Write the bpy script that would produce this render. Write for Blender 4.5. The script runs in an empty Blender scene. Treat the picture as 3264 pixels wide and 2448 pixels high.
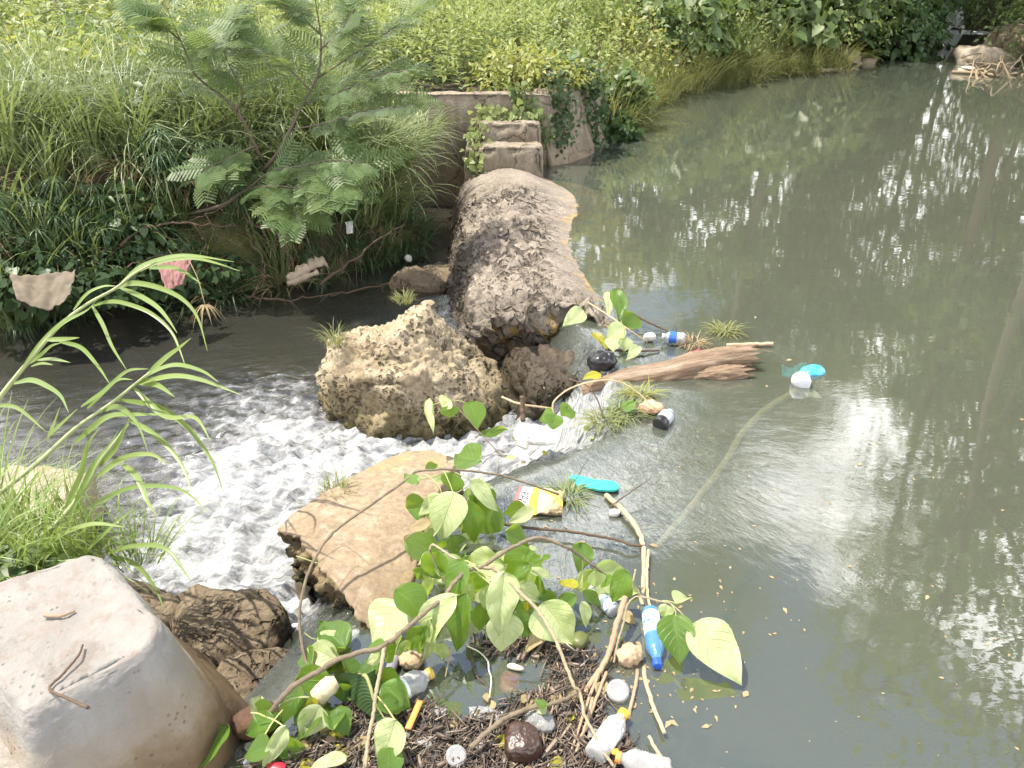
import bpy, bmesh, math, random
import numpy as np
from mathutils import Vector, Matrix
random.seed(7)
RNG = np.random.default_rng(11)
scene = bpy.context.scene
COL = scene.collection
R = math.radians

# ------------------------------------------------------------------ camera
CAM_H, PITCH, FPX = 1.95, R(28.3), 788.0
SP, CP = math.sin(PITCH), math.cos(PITCH)
cam = bpy.data.cameras.new("camera")
cam.sensor_width = 36.0
cam.lens = 36.0 * FPX / 1024.0
cam.clip_start, cam.clip_end = 0.02, 2000.0
cam_o = bpy.data.objects.new("camera", cam)
COL.objects.link(cam_o)
cam_o.location = (0, 0, CAM_H)
cam_o.rotation_euler = (math.pi / 2 - PITCH, 0, 0)
scene.camera = cam_o

def P(px, py, z=0.0):
    """point of the plane of height z seen at a pixel of the 1024 wide picture"""
    s, t = (px - 512) / FPX, (py - 384) / FPX
    d = (CAM_H - z) / (SP + t * CP)
    return np.array((s * d, d * (CP - t * SP), z))

def W(px, py, d):
    """point at a given depth along the view"""
    s, t = (px - 512) / FPX, (py - 384) / FPX
    return np.array((s * d, d * (CP - t * SP), CAM_H - d * (SP + t * CP)))

# frames of the enlargements measured from the photograph
def fr(ox, oy, k):
    return lambda x, y: (ox + x * k, oy + y * k)
F1, F2, F3 = fr(407.8, 470.6, .07801), fr(407.8, 596.1, .07801), fr(549.0, 533.3, .07801)
F4, F5 = fr(470.6, 638.7, .07801), fr(251.0, 638.7, .07801)
A1, A2, A4, A5, B5, B2 = fr(0, 0, .156), fr(345, 0, .156), fr(0, 258.8, .156), fr(313.7, 258.8, .156), fr(502, 282.4, .156), fr(0, 509.2, .156)

# ------------------------------------------------------------------ noise
_perm = RNG.permutation(256).astype(np.int64)
_perm = np.concatenate([_perm, _perm, _perm])
_grad = RNG.normal(size=(256, 3)); _grad /= np.linalg.norm(_grad, axis=1)[:, None]
def pn(p):
    p = np.asarray(p, float)
    i = np.floor(p).astype(np.int64); f = p - i
    u = f * f * f * (f * (f * 6 - 15) + 10)
    i &= 255
    out = 0
    for dx in (0, 1):
        for dy in (0, 1):
            for dz in (0, 1):
                h = _perm[_perm[_perm[(i[:, 0] + dx)] + i[:, 1] + dy] + i[:, 2] + dz] & 255
                g = _grad[h]
                dv = g[:, 0] * (f[:, 0] - dx) + g[:, 1] * (f[:, 1] - dy) + g[:, 2] * (f[:, 2] - dz)
                w = (u[:, 0] if dx else 1 - u[:, 0]) * (u[:, 1] if dy else 1 - u[:, 1]) * (u[:, 2] if dz else 1 - u[:, 2])
                out = out + w * dv
    return out * 1.6
def fbm(p, n=4, gain=.5, lac=2.03):
    a, s, q = 1.0, 0, np.asarray(p, float)
    for k in range(n):
        s = s + a * pn(q + 17.3 * k); a *= gain; q = q * lac
    return s
def ridged(p, n=4, gain=.5, lac=2.1):
    a, s, q = 1.0, 0, np.asarray(p, float)
    for k in range(n):
        s = s + a * (1 - 2 * np.abs(pn(q + 31.7 * k))); a *= gain; q = q * lac
    return s
def worley(p, ids=False):
    p = np.asarray(p, float); i = np.floor(p).astype(np.int64)
    f1 = np.full(len(p), 9.0); f2 = f1.copy(); cid = np.zeros(len(p))
    for dx in (-1, 0, 1):
        for dy in (-1, 0, 1):
            for dz in (-1, 0, 1):
                c = i + (dx, dy, dz); cm = c & 255
                h = _perm[_perm[_perm[cm[:, 0]] + cm[:, 1]] + cm[:, 2]] & 255
                q = c + .5 + .45 * _grad[h]
                d = np.linalg.norm(p - q, axis=1)
                n2 = np.where(d < f1, f1, np.minimum(f2, d)); cid = np.where(d < f1, h / 255.0, cid); f1 = np.minimum(f1, d); f2 = n2
    return (f1, f2, cid) if ids else (f1, f2)
def sstep(a, b, x):
    t = np.clip((x - a) / (b - a), 0, 1)
    return t * t * (3 - 2 * t)

# ------------------------------------------------------------------ mesh building
def make_mesh(name, V, Fs, attrs=None, uv=None, smooth=True):
    me = bpy.data.meshes.new(name)
    V = np.asarray(V, np.float32)
    tot = np.concatenate([np.full(len(f), f.shape[1], np.int32) for f in Fs]) if Fs else np.zeros(0, np.int32)
    idx = np.concatenate([f.reshape(-1) for f in Fs]).astype(np.int32) if Fs else np.zeros(0, np.int32)
    me.vertices.add(len(V)); me.vertices.foreach_set("co", V.reshape(-1))
    me.loops.add(len(idx)); me.loops.foreach_set("vertex_index", idx)
    me.polygons.add(len(tot))
    st = np.zeros(len(tot), np.int32); st[1:] = np.cumsum(tot)[:-1]
    me.polygons.foreach_set("loop_start", st); me.polygons.foreach_set("loop_total", tot)
    me.polygons.foreach_set("use_smooth", np.full(len(tot), smooth))
    me.update(calc_edges=True)
    for k, a in (attrs or {}).items():
        a = np.asarray(a, np.float32)
        if a.ndim == 1:
            at = me.attributes.new(k, 'FLOAT', 'POINT'); at.data.foreach_set("value", a)
        else:
            at = me.attributes.new(k, 'FLOAT_VECTOR', 'POINT'); at.data.foreach_set("vector", a.reshape(-1))
    return me

class MB:
    def __init__(s): s.v, s.f, s.r, s.uv, s.n = [], {3: [], 4: []}, [], [], 0
    def add(s, V, Fs, rnd=None, uv=None):
        V = np.asarray(V, float)
        if not isinstance(Fs, (list, tuple)): Fs = [Fs]
        for F in Fs:
            F = np.asarray(F, np.int64)
            if len(F): s.f[F.shape[1]].append(F + s.n)
        s.v.append(V); s.n += len(V)
        if rnd is None: rnd = random.random()
        s.r.append(np.broadcast_to(np.asarray(rnd, float), (len(V),)))
        s.uv.append(np.zeros((len(V), 3)) if uv is None else uv)
        return s
    def mesh(s, name, origin=(0, 0, 0), smooth=True):
        V = np.concatenate(s.v) - np.asarray(origin)
        Fs = [np.concatenate(s.f[k]) for k in (3, 4) if s.f[k]]
        return make_mesh(name, V, Fs, {"rnd": np.concatenate(s.r), "luv": np.concatenate(s.uv)}, None, smooth)
    def obj(s, name, mat, parent=None, origin=(0, 0, 0), smooth=True):
        return link(name, s.mesh(name, origin, smooth), mat, parent, origin)

def link(name, me, mat=None, parent=None, origin=(0, 0, 0)):
    o = bpy.data.objects.new(name, me); COL.objects.link(o)
    if mat is not None and me is not None and not len(me.materials): me.materials.append(mat)
    o.location = origin
    if parent is not None:
        o.parent = parent
        o.location = Vector(origin) - parent.location   # parents are never rotated before their parts are made
    return o
def tag(o, label=None, cat=None, group=None, kind=None):
    if label: o['label'] = label
    if cat: o['category'] = cat
    if group: o['group'] = group
    if kind: o['kind'] = kind
    return o
def thing(name, label, cat, loc=(0, 0, 0), group=None):
    o = bpy.data.objects.new(name, None); COL.objects.link(o)
    o.empty_display_size = .1
    o.location = tuple(float(c) for c in loc)
    return tag(o, label, cat, group)
def copy_tree(o, parent=None):
    c = o.copy(); COL.objects.link(c)
    if parent is not None:
        c.parent = parent
    for ch in o.children: copy_tree(ch, c)
    return c

def nrm(v):
    v = np.asarray(v, float); l = np.linalg.norm(v, axis=-1, keepdims=True)
    return v / np.maximum(l, 1e-9)
def spline(pts, n=24):
    """Catmull-Rom through the points, n samples"""
    p = np.asarray(pts, float)
    if len(p) == 2: return p[0] + (p[1] - p[0]) * np.linspace(0, 1, n)[:, None]
    q = np.vstack([2 * p[0] - p[1], p, 2 * p[-1] - p[-2]])
    L = np.concatenate([[0], np.cumsum(np.linalg.norm(np.diff(p, axis=0), axis=1))]); L /= L[-1]
    out = []
    for u in np.linspace(0, 1, n):
        k = min(np.searchsorted(L, u, side='right') - 1, len(p) - 2)
        t = (u - L[k]) / max(L[k + 1] - L[k], 1e-9)
        a, b, c, d = q[k], q[k + 1], q[k + 2], q[k + 3]
        out.append(.5 * (2 * b + (c - a) * t + (2 * a - 5 * b + 4 * c - d) * t * t + (3 * b - a - 3 * c + d) * t ** 3))
    return np.array(out)
def tube(path, rad, sides=7, wob=0.0, caps=True):
    path = np.asarray(path, float); n = len(path)
    rad = np.broadcast_to(np.asarray(rad, float), (n,))
    T = nrm(np.gradient(path, axis=0))
    ref = np.array((0, 0, 1.0)) if abs(T[0][2]) < .9 else np.array((1.0, 0, 0))
    N = nrm(np.cross(T[0], ref)); Ns = []
    for k in range(n):
        N = nrm(N - T[k] * np.dot(N, T[k])); Ns.append(N)
    Ns = np.array(Ns); Bs = np.cross(T, Ns)
    a = np.linspace(0, 2 * np.pi, sides, endpoint=False)
    rr = rad[:, None] * (1 + wob * RNG.normal(size=(n, sides)))
    V = path[:, None, :] + rr[..., None] * (np.cos(a)[None, :, None] * Ns[:, None, :] + np.sin(a)[None, :, None] * Bs[:, None, :])
    V = V.reshape(-1, 3)
    i = np.arange(n - 1)[:, None] * sides; j = np.arange(sides)[None, :]; j2 = (j + 1) % sides
    F = np.stack([i + j, i + j2, i + sides + j2, i + sides + j], -1).reshape(-1, 4)
    Fs = [F]
    if caps:
        V = np.vstack([V, path[0], path[-1]])
        jj = np.arange(sides); k2 = (jj + 1) % sides; e = (n - 1) * sides
        Fs.append(np.vstack([np.stack([k2, jj, np.full(sides, n * sides)], 1), np.stack([e + jj, e + k2, np.full(sides, n * sides + 1)], 1)]))
    return V, Fs
def blade(path, width, nor, fold=.25):
    """grass blade: three vertices per cross-section, creased along the middle"""
    path = np.asarray(path, float); n = len(path)
    T = nrm(np.gradient(path, axis=0)); S = nrm(np.cross(T, np.asarray(nor, float)))
    U = np.cross(S, T)
    w = np.broadcast_to(np.asarray(width, float), (n,))[:, None]
    V = np.stack([path - S * w + U * w * fold, path, path + S * w + U * w * fold], 1).reshape(-1, 3)
    i = np.arange(n - 1)[:, None] * 3 + np.arange(2)[None, :]
    F = np.stack([i, i + 1, i + 4, i + 3], -1).reshape(-1, 4)
    return V, F
def frames(d, nhint):
    """rotation matrices with y along d and z near nhint"""
    y = nrm(d); x = nrm(np.cross(y, nhint)); z = np.cross(x, y)
    return np.stack([x, y, z], -1)
def scatter(mb, tv, tf, pos, rot, scale, rnd=None):
    N, k = len(pos), len(tv)
    scale = np.asarray(scale, float)
    S = np.broadcast_to(scale.reshape(N, -1), (N, 3)) if scale.ndim else np.full((N, 3), scale)
    V = np.einsum('nij,nkj->nki', rot, tv[None] * S[:, None, :]) + pos[:, None, :]
    rnd = RNG.random(N) if rnd is None else rnd
    off = (np.arange(N) * k)[:, None, None]
    Fs = [(np.asarray(F)[None] + off).reshape(-1, np.asarray(F).shape[1]) for F in tf]
    mb.add(V.reshape(-1, 3), Fs, np.repeat(rnd, k))

# leaf templates, unit length along +y, normal +z
LANCE = (np.array([(0, 0, 0), (-.16, .3, .05), (.16, .3, .05), (0, .35, -.0), (-.11, .7, .0), (.11, .7, .0), (0, .7, -.06), (0, 1, -.16)]),
         [np.array([(0, 3, 1), (0, 2, 3), (4, 6, 7), (6, 5, 7)]), np.array([(1, 3, 6, 4), (3, 2, 5, 6)])])
HEART = (np.array([(0, 0, 0), (-.3, -.08, .03), (-.46, .18, .06), (-.34, .55, .02), (0, 1.0, -.14), (.34, .55, .02), (.46, .18, .06), (.3, -.08, .03), (0, .4, -.05)]),
         [np.array([(0, 8, 1), (1, 8, 2), (2, 8, 3), (3, 8, 4), (4, 8, 5), (5, 8, 6), (6, 8, 7), (7, 8, 0)])])
OVAL = (np.array([(0, 0, 0), (-.27, .35, .05), (0, .42, -.02), (.27, .35, .05), (0, 1, -.1)]), [np.array([(0, 2, 1), (0, 3, 2), (1, 2, 4), (2, 3, 4)])])

# ------------------------------------------------------------------ materials
class NT:
    def __init__(s, name):
        s.m = bpy.data.materials.new(name); s.m.use_nodes = True
        s.t = s.m.node_tree; s.t.nodes.clear()
        s.out = s.n('ShaderNodeOutputMaterial')
    def n(s, typ, _in=None, **kw):
        nd = s.t.nodes.new(typ)
        for k, v in kw.items(): setattr(nd, k, v)
        for k, v in (_in or {}).items(): s.set(nd.inputs[k], v)
        return nd
    def set(s, sock, v):
        if isinstance(v, bpy.types.NodeSocket): s.t.links.new(v, sock)
        elif isinstance(v, bpy.types.Node): s.t.links.new(v.outputs[0], sock)
        elif isinstance(v, (tuple, list)) and sock.type == 'RGBA' and len(v) == 3: sock.default_value = (*v, 1)
        else: sock.default_value = v
    def noise(s, scale, detail=4, rough=.55, vec=None, dist=0):
        i = {'Scale': scale, 'Detail': detail, 'Roughness': rough, 'Distortion': dist}
        if vec is not None: i['Vector'] = vec
        return s.n('ShaderNodeTexNoise', i).outputs[0]
    def mapping(s, vec, scale=(1, 1, 1), rot=(0, 0, 0)):
        return s.n('ShaderNodeMapping', {'Vector': vec, 'Scale': scale, 'Rotation': rot}).outputs[0]
    def ramp(s, fac, stops, interp='LINEAR'):
        r = s.n('ShaderNodeValToRGB', {'Fac': fac}); cr = r.color_ramp; cr.interpolation = interp
        while len(cr.elements) < len(stops): cr.elements.new(.5)
        for e, (p, c) in zip(cr.elements, stops):
            e.position = p; e.color = (c, c, c, 1) if not isinstance(c, tuple) else (*c, 1)
        return r.outputs[0]
    def math(s, op, a, b=0.0, clamp=False):
        return s.n('ShaderNodeMath', {0: a, 1: b}, operation=op, use_clamp=clamp).outputs[0]
    def mix(s, f, a, b, mode='MIX'):
        nd = s.n('ShaderNodeMix', data_type='RGBA', blend_type=mode)
        s.set(nd.inputs[0], f); s.set(nd.inputs[6], a); s.set(nd.inputs[7], b)
        return nd.outputs[2]
    def attr(s, name, out='Fac'):
        return s.n('ShaderNodeAttribute', attribute_name=name).outputs[out]
    def geo(s, out): return s.n('ShaderNodeNewGeometry').outputs[out]
    def coord(s, out='Object'): return s.n('ShaderNodeTexCoord').outputs[out]
    def bump(s, h, strength=.5, dist=.02, nor=None):
        i = {'Height': h, 'Strength': strength, 'Distance': dist}
        if nor is not None: i['Normal'] = nor
        return s.n('ShaderNodeBump', i).outputs[0]
    def bsdf(s, col, rough=.8, nor=None, **kw):
        i = {'Base Color': col, 'Roughness': rough}
        if nor is not None: i['Normal'] = nor
        i.update({k.replace('_', ' '): v for k, v in kw.items()})
        return s.n('ShaderNodeBsdfPrincipled', i).outputs[0]
    def done(s, sh):
        s.t.links.new(sh, s.out.inputs[0]); return s.m

def leaf_mat(name, ca, cb, trans=.35, tcol=None, rough=.45, under=None, spec=.4):
    m = NT(name)
    r = m.n('ShaderNodeMath', {0: m.attr('rnd'), 1: m.n('ShaderNodeObjectInfo').outputs['Random']}, operation='ADD').outputs[0]
    r = m.math('FRACT', r)
    c = m.mix(r, ca, cb)
    c = m.mix(m.math('MULTIPLY', m.noise(9, 3, .6, m.coord()), .5), c, tuple(x * .55 for x in ca))
    if under: c = m.mix(m.geo('Backfacing'), c, under)
    p = m.bsdf(c, rough, Specular_IOR_Level=spec)
    t = m.n('ShaderNodeBsdfTranslucent', {'Color': m.mix(.5, c, tcol or (.32, .45, .04))}).outputs[0]
    return m.done(m.n('ShaderNodeMixShader', {0: trans, 1: p, 2: t}).outputs[0])

def plain(name, col, rough=.6, var=.35, scale=12, bump=.0, bscale=60, **kw):
    m = NT(name)
    v = m.noise(scale, 5, .6, m.coord())
    c = m.mix(m.math('MULTIPLY', v, var * 1.6), col, tuple(x * .35 for x in col))
    nor = m.bump(m.noise(bscale, 4, .6, m.coord()), bump, .01) if bump else None
    return m.done(m.bsdf(c, rough, nor, **kw))
# ------------------------------------------------------------------ stone materials
def stone(name, c1, c2, c3, algae=None, aline=.1, aw=.15, wet=None, wline=-.3, scale=1.0, bump=.6, rough=.9, side=False, cracks=None, pits=0):
    m = NT(name)
    pos = m.geo('Position')
    a = m.noise(3.2 * scale, 8, .62, pos)
    b = m.noise(17 * scale, 8, .7, pos)
    c = m.mix(m.ramp(a, [(.38, 0.0), (.62, 1.0)]), c1, c2)
    c = m.mix(m.ramp(b, [(.52, 0.0), (.72, 1.0)]), c, c3)
    c = m.mix(m.ramp(m.noise(60 * scale, 4, .7, pos), [(.35, .55), (.6, 0.0)]), c, tuple(x * .45 for x in c1))
    z = m.n('ShaderNodeSeparateXYZ', {0: pos}).outputs[2]
    zj = m.math('ADD', z, m.math('MULTIPLY', m.math('SUBTRACT', m.noise(5, 5, .6, pos), .5), .45))
    if algae:
        f = m.n('ShaderNodeMapRange', {0: zj, 1: aline, 2: aline - aw, 3: 0.0, 4: .85}).outputs[0]
        if side: f = m.math('MULTIPLY', f, m.n('ShaderNodeMapRange', {0: m.n('ShaderNodeSeparateXYZ', {0: m.geo('Normal')}).outputs[0], 1: -.02, 2: .07, 3: 0.0, 4: 1.0}).outputs[0])
        c = m.mix(m.math('MULTIPLY', f, m.ramp(b, [(.3, .35), (.6, 1.0)])), c, algae)
    rg = rough
    if wet is not None:
        f = m.n('ShaderNodeMapRange', {0: zj, 1: wline + .06, 2: wline - .06, 3: 0.0, 4: 1.0}).outputs[0]
        c = m.mix(m.math('MULTIPLY', f, .75), c, m.mix(1.0, c, (.32, .3, .27), 'MULTIPLY'))
        rg = m.n('ShaderNodeMapRange', {0: f, 1: 0.0, 2: 1.0, 3: rough, 4: .28}).outputs[0]
    h = m.math('ADD', m.math('MULTIPLY', a, .6), m.math('ADD', m.math('MULTIPLY', b, .5), m.math('MULTIPLY', m.noise(95 * scale, 5, .7, pos), .25)))
    if cracks:      # open joints coloured darker than the stone
        warp = m.n('ShaderNodeVectorMath', {0: pos, 1: m.n('ShaderNodeVectorMath', {0: m.n('ShaderNodeTexNoise', {'Vector': pos, 'Scale': 7.0, 'Detail': 5}).outputs['Color'], 3: .16}, operation='SCALE').outputs[0]}, operation='ADD').outputs[0]
        cv = m.mapping(warp, cracks[0], (0, 0, cracks[1]))
        e = m.n('ShaderNodeTexVoronoi', {'Vector': cv, 'Scale': 1.0}, feature='DISTANCE_TO_EDGE').outputs['Distance']
        msk = m.ramp(m.noise(2.3, 5, .65, pos), [(.42, 0.0), (.56, 1.0)])
        yy = m.n('ShaderNodeSeparateXYZ', {0: pos}); fade = m.math('MULTIPLY', m.n('ShaderNodeMapRange', {0: yy.outputs[1], 1: 7.5, 2: 6.9, 3: 0.0, 4: 1.0}).outputs[0], m.n('ShaderNodeMapRange', {0: yy.outputs[0], 1: .42, 2: .2, 3: .15, 4: 1.0}).outputs[0])
        k = m.math('MULTIPLY', m.math('MULTIPLY', m.ramp(e, [(.0, 1.0), (.045, .9), (.11, 0.0)]), msk), fade)
        c = m.mix(m.math('MULTIPLY', k, .72), c, (.05, .04, .03))
        cell = m.n('ShaderNodeTexVoronoi', {'Vector': cv, 'Scale': 1.0}).outputs['Color']
        c = m.mix(m.math('MULTIPLY', fade, .5), c, m.mix(1.0, c, m.ramp(m.n('ShaderNodeSeparateColor', {0: cell}).outputs[0], [(0, .7), (1, 1.3)]), 'MULTIPLY'))
        h = m.math('ADD', h, m.math('MULTIPLY', k, -1.6))
    if pits:        # solution holes, coloured darker than the stone round them
        warp = m.n('ShaderNodeVectorMath', {0: pos, 1: m.n('ShaderNodeVectorMath', {0: m.n('ShaderNodeTexNoise', {'Vector': pos, 'Scale': 14.0, 'Detail': 4}).outputs['Color'], 3: .09}, operation='SCALE').outputs[0]}, operation='ADD').outputs[0]
        v1 = m.n('ShaderNodeTexVoronoi', {'Vector': warp, 'Scale': 13.0}).outputs['Distance']; v2 = m.n('ShaderNodeTexVoronoi', {'Vector': warp, 'Scale': 34.0}).outputs['Distance']
        msk = m.ramp(m.noise(4.2, 4, .6, pos), [(.44, 0.0), (.58, 1.0)])
        k = m.math('MULTIPLY', m.math('MAXIMUM', m.ramp(v1, [(.16, 1.0), (.34, 0.0)]), m.math('MULTIPLY', m.ramp(v2, [(.2, 1.0), (.42, 0.0)]), .8)), msk)
        c = m.mix(m.math('MULTIPLY', k, pits), c, (.055, .042, .022)); h = m.math('ADD', h, m.math('MULTIPLY', k, -1.5))
    return m.done(m.bsdf(c, rg, m.bump(h, bump, .03), Specular_IOR_Level=.3))

M_weir = stone("weir_stone", (.215, .182, .148), (.30, .257, .212), (.41, .355, .30), (.40, .25, .05), -.005, .05, 1, -.10, side=True, cracks=((5.5, 13.0, 6.0), R(-35)), bump=.9)
M_boulder = stone("limestone", (.33, .26, .165), (.42, .345, .24), (.50, .43, .325), (.11, .095, .018), -.17, .24, 1, -.37, bump=1.0, pits=.75)
M_wetrock = stone("wet_stone", (.12, .095, .07), (.165, .13, .095), (.22, .175, .13), (.07, .06, .03), -.1, .2, 1, -.02, bump=1.0, pits=.6)
M_slab = stone("orange_crust", (.235, .175, .116), (.29, .225, .153), (.37, .31, .235), (.33, .26, .10), .0, .12, 1, -.12, scale=.7, bump=.22)
M_core = stone("slab_core", (.20, .15, .085), (.28, .215, .12), (.36, .29, .18), (.10, .09, .03), -.02, .2, 1, -.09, bump=1.0, pits=.8)
M_brown = stone("brown_rock", (.18, .135, .09), (.23, .18, .12), (.28, .225, .165), None, 0, .1, 1, -.42, bump=1.0, pits=.5)
M_conc = stone("old_concrete", (.25, .21, .16), (.32, .275, .213), (.42, .375, .30), (.16, .125, .07), .25, .3, None, bump=.25, scale=.8)
def add_streaks(mat):
    nt_ = mat.node_tree; m = NT.__new__(NT); m.m, m.t = mat, nt_; b = [n for n in nt_.nodes if n.type == 'BSDF_PRINCIPLED'][0]; src = b.inputs['Base Color'].links[0].from_socket; pos = m.geo('Position')
    st = m.ramp(m.noise(1.0, 6, .65, m.mapping(pos, (9, 9, 1.1))), [(.46, 0.0), (.66, 1.0)]); bl = m.ramp(m.noise(3.5, 6, .7, pos), [(.48, 0.0), (.62, 1.0)])
    c = m.mix(m.math('MULTIPLY', st, .55), src, (.10, .08, .06)); c = m.mix(m.math('MULTIPLY', bl, .5), c, (.15, .11, .075))
    e = m.n('ShaderNodeTexVoronoi', {'Vector': m.n('ShaderNodeVectorMath', {0: pos, 1: m.n('ShaderNodeVectorMath', {0: m.n('ShaderNodeTexNoise', {'Vector': pos, 'Scale': 3.0, 'Detail': 5}).outputs['Color'], 3: .5}, operation='SCALE').outputs[0]}, operation='ADD').outputs[0], 'Scale': 1.7}, feature='DISTANCE_TO_EDGE').outputs['Distance']
    c = m.mix(m.ramp(e, [(.006, .8), (.016, 0.0)]), c, (.05, .04, .03)); nt_.links.new(c, b.inputs['Base Color'])
add_streaks(M_conc)
M_field = stone("field_stone", (.32, .26, .19), (.41, .35, .27), (.5, .44, .36), None, bump=.4)

def block_mat():
    m = NT("block_concrete"); pos = m.geo('Position'); nz = m.n('ShaderNodeSeparateXYZ', {0: m.geo('Normal')}).outputs[2]
    top = m.ramp(nz, [(.5, 0.0), (.75, 1.0)])
    n1 = m.noise(4.5, 8, .65, pos); n2 = m.noise(22, 7, .65, pos); n3 = m.noise(90, 4, .6, pos)
    c = m.mix(m.ramp(n1, [(.35, 0.0), (.68, 1.0)]), (.195, .184, .171), (.255, .243, .226))
    c = m.mix(m.math('MULTIPLY', m.ramp(n2, [(.5, 0.0), (.64, 1.0)]), .55), c, (.19, .145, .12))
    c = m.mix(m.math('MULTIPLY', m.ramp(m.noise(6.3, 6, .7, pos), [(.56, 0.0), (.63, 1.0)]), .55), c, (.15, .122, .102))
    # trowelled grey sides with brown soil stain towards the foot
    sx = m.mapping(pos, (9, 9, 1.5))
    s = m.mix(m.ramp(m.noise(1.4, 7, .65, sx), [(.3, 0.0), (.7, 1.0)]), (.20, .195, .187), (.285, .27, .25))
    z = m.n('ShaderNodeSeparateXYZ', {0: pos}).outputs[2]
    zj = m.math('ADD', z, m.math('MULTIPLY', m.math('SUBTRACT', m.noise(4.2, 6, .65, pos), .5), .5))
    s = m.mix(m.n('ShaderNodeMapRange', {0: zj, 1: .36, 2: .10, 3: 0.0, 4: .85}).outputs[0], s, (.235, .175, .108))
    s = m.mix(m.n('ShaderNodeMapRange', {0: zj, 1: .17, 2: .06, 3: 0.0, 4: .9}).outputs[0], s, (.13, .085, .045))
    c = m.mix(top, s, c)
    h = m.math('ADD', n2, m.math('MULTIPLY', n3, .4))
    pv = m.n('ShaderNodeTexVoronoi', {'Vector': pos, 'Scale': 42.0}).outputs['Distance']; pk = m.math('MULTIPLY', m.ramp(pv, [(.12, 1.0), (.24, 0.0)]), m.ramp(m.noise(7, 4, .6, pos), [(.5, 0.0), (.62, 1.0)])); c = m.mix(m.math('MULTIPLY', pk, .6), c, (.09, .075, .06)); h = m.math('ADD', h, m.math('MULTIPLY', pk, -1.0))
    return m.done(m.bsdf(c, .88, m.bump(h, .5, .014), Specular_IOR_Level=.25))
M_block = block_mat()

# ------------------------------------------------------------------ the river line
BLINE = np.array([(-.4, 11), (-.05, 7.86), (.1, 5.6), (.2, 4.4), (.40, 3.8), (.26, 3.2), (-.15, 2.92), (-.5, 2.62), (-.72, 2.0), (-1.0, 1.4), (-1.5, 0), (-1.5, -3)])
def bdist(x, y):
    """signed distance from the line of the weir, positive on the upstream side"""
    p = np.stack([x, y], -1); best = np.full(x.shape, 1e9); sg = np.ones(x.shape)
    for a, b in zip(BLINE[:-1], BLINE[1:]):
        e = b - a; t = np.clip(((p - a) @ e) / (e @ e), 0, 1)
        q = p - (a + t[..., None] * e); d = np.linalg.norm(q, axis=-1)
        s = np.sign(q[..., 0] * (-e[1]) + q[..., 1] * e[0]); m = d < best
        best = np.where(m, d, best); sg = np.where(m, np.where(s == 0, 1, s), sg)
    return best * sg
LOW = -.45
def level(x, y):
    s = bdist(x, y)
    return LOW * (1 - sstep(-.42, .26, s))

SHORE = np.array([(-30, 3.0), (-9, 3.4), (-3.72, 5.25), (-2.5, 5.95), (-1.6, 6.3), (-1.0, 6.9), (-1.0, 8.62), (.36, 8.62), (.62, 9.2), (1.0, 9.95), (1.25, 11), (2.1, 12.8), (2.8, 13.9), (4.7, 15.9), (7.3, 17.4), (8.1, 18.6), (9.0, 21), (11.2, 26.2), (12.6, 27), (15.3, 26.2), (13.6, 23.4), (11.2, 19), (9.6, 16.6), (9.5, 15.2), (8.9, 12.4), (7.0, 9), (5.3, 5.4), (4.4, 2), (3.6, -2), (2.0, -2), (1.3, .55), (.5, 1.02), (-.5, 1.12), (-1.1, 1.15), (-1.65, 1.7), (-1.75, 2.3), (-2.2, 2.75), (-3.2, 2.3), (-6, 1.2), (-12, .2), (-30, -1)])
def land(x, y):
    """signed distance to the shore, positive on land"""
    p = np.stack([x, y], -1); best = np.full(x.shape, 1e9); ins = np.zeros(x.shape, bool)
    n = len(SHORE)
    for k in range(n):
        a, b = SHORE[k], SHORE[(k + 1) % n]; e = b - a
        t = np.clip(((p - a) @ e) / (e @ e), 0, 1)
        best = np.minimum(best, np.linalg.norm(p - (a + t[..., None] * e), axis=-1))
        cond = ((a[1] > y) != (b[1] > y))
        xi = a[0] + (y - a[1]) / (b[1] - a[1] if abs(b[1] - a[1]) > 1e-9 else 1e-9) * e[0]
        ins ^= cond & (x < xi)
    return np.where(ins, -best, best)
def ground_z(x, y):
    x = np.asarray(x, float); y = np.asarray(y, float)
    d = land(x, y); wl = level(x, y)
    nz = fbm(np.stack([x * .9, y * .9, x * 0], -1).reshape(-1, 3), 4).reshape(x.shape)
    near = sstep(2.6, 1.4, y)                       # the low bank the photograph was taken from
    top = .66 * (1 - near) + .25 * near
    # a steep cut bank below the weir, a gentle one above
    run = np.where(wl < -.2, .75, 1.5)
    z = wl - .06 + (top - wl + .06) * sstep(0, run, d) + .1 * nz * sstep(.2, 1.2, d)
    z = z + np.clip(d - 5, 0, 60) * .022 * (1 - near) + sstep(10, 40, d) * 1.2
    bed = wl - .06 - .55 * sstep(0, -1.2, d) - .12 * nz
    return np.where(d > 0, z, bed)

def axis_ticks(*seg):
    out = []
    for a, b, h in seg: out.append(np.arange(a, b, h))
    return np.unique(np.round(np.concatenate(out + [[seg[-1][1]]]), 4))
def grid_mesh(name, xs, ys, zf, attrs=None):
    X, Y = np.meshgrid(xs, ys); Z = zf(X, Y); V = np.stack([X, Y, Z], -1).reshape(-1, 3)
    nx, ny = len(xs), len(ys)
    i = np.arange(ny - 1)[:, None] * nx + np.arange(nx - 1)[None]
    F = np.stack([i, i + 1, i + nx + 1, i + nx], -1).reshape(-1, 4)
    return make_mesh(name, V, [F], {k: f(X, Y).reshape(*((-1,) if f(X[:1], Y[:1]).ndim == 2 else (-1, 3))) for k, f in (attrs or {}).items()})

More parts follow.
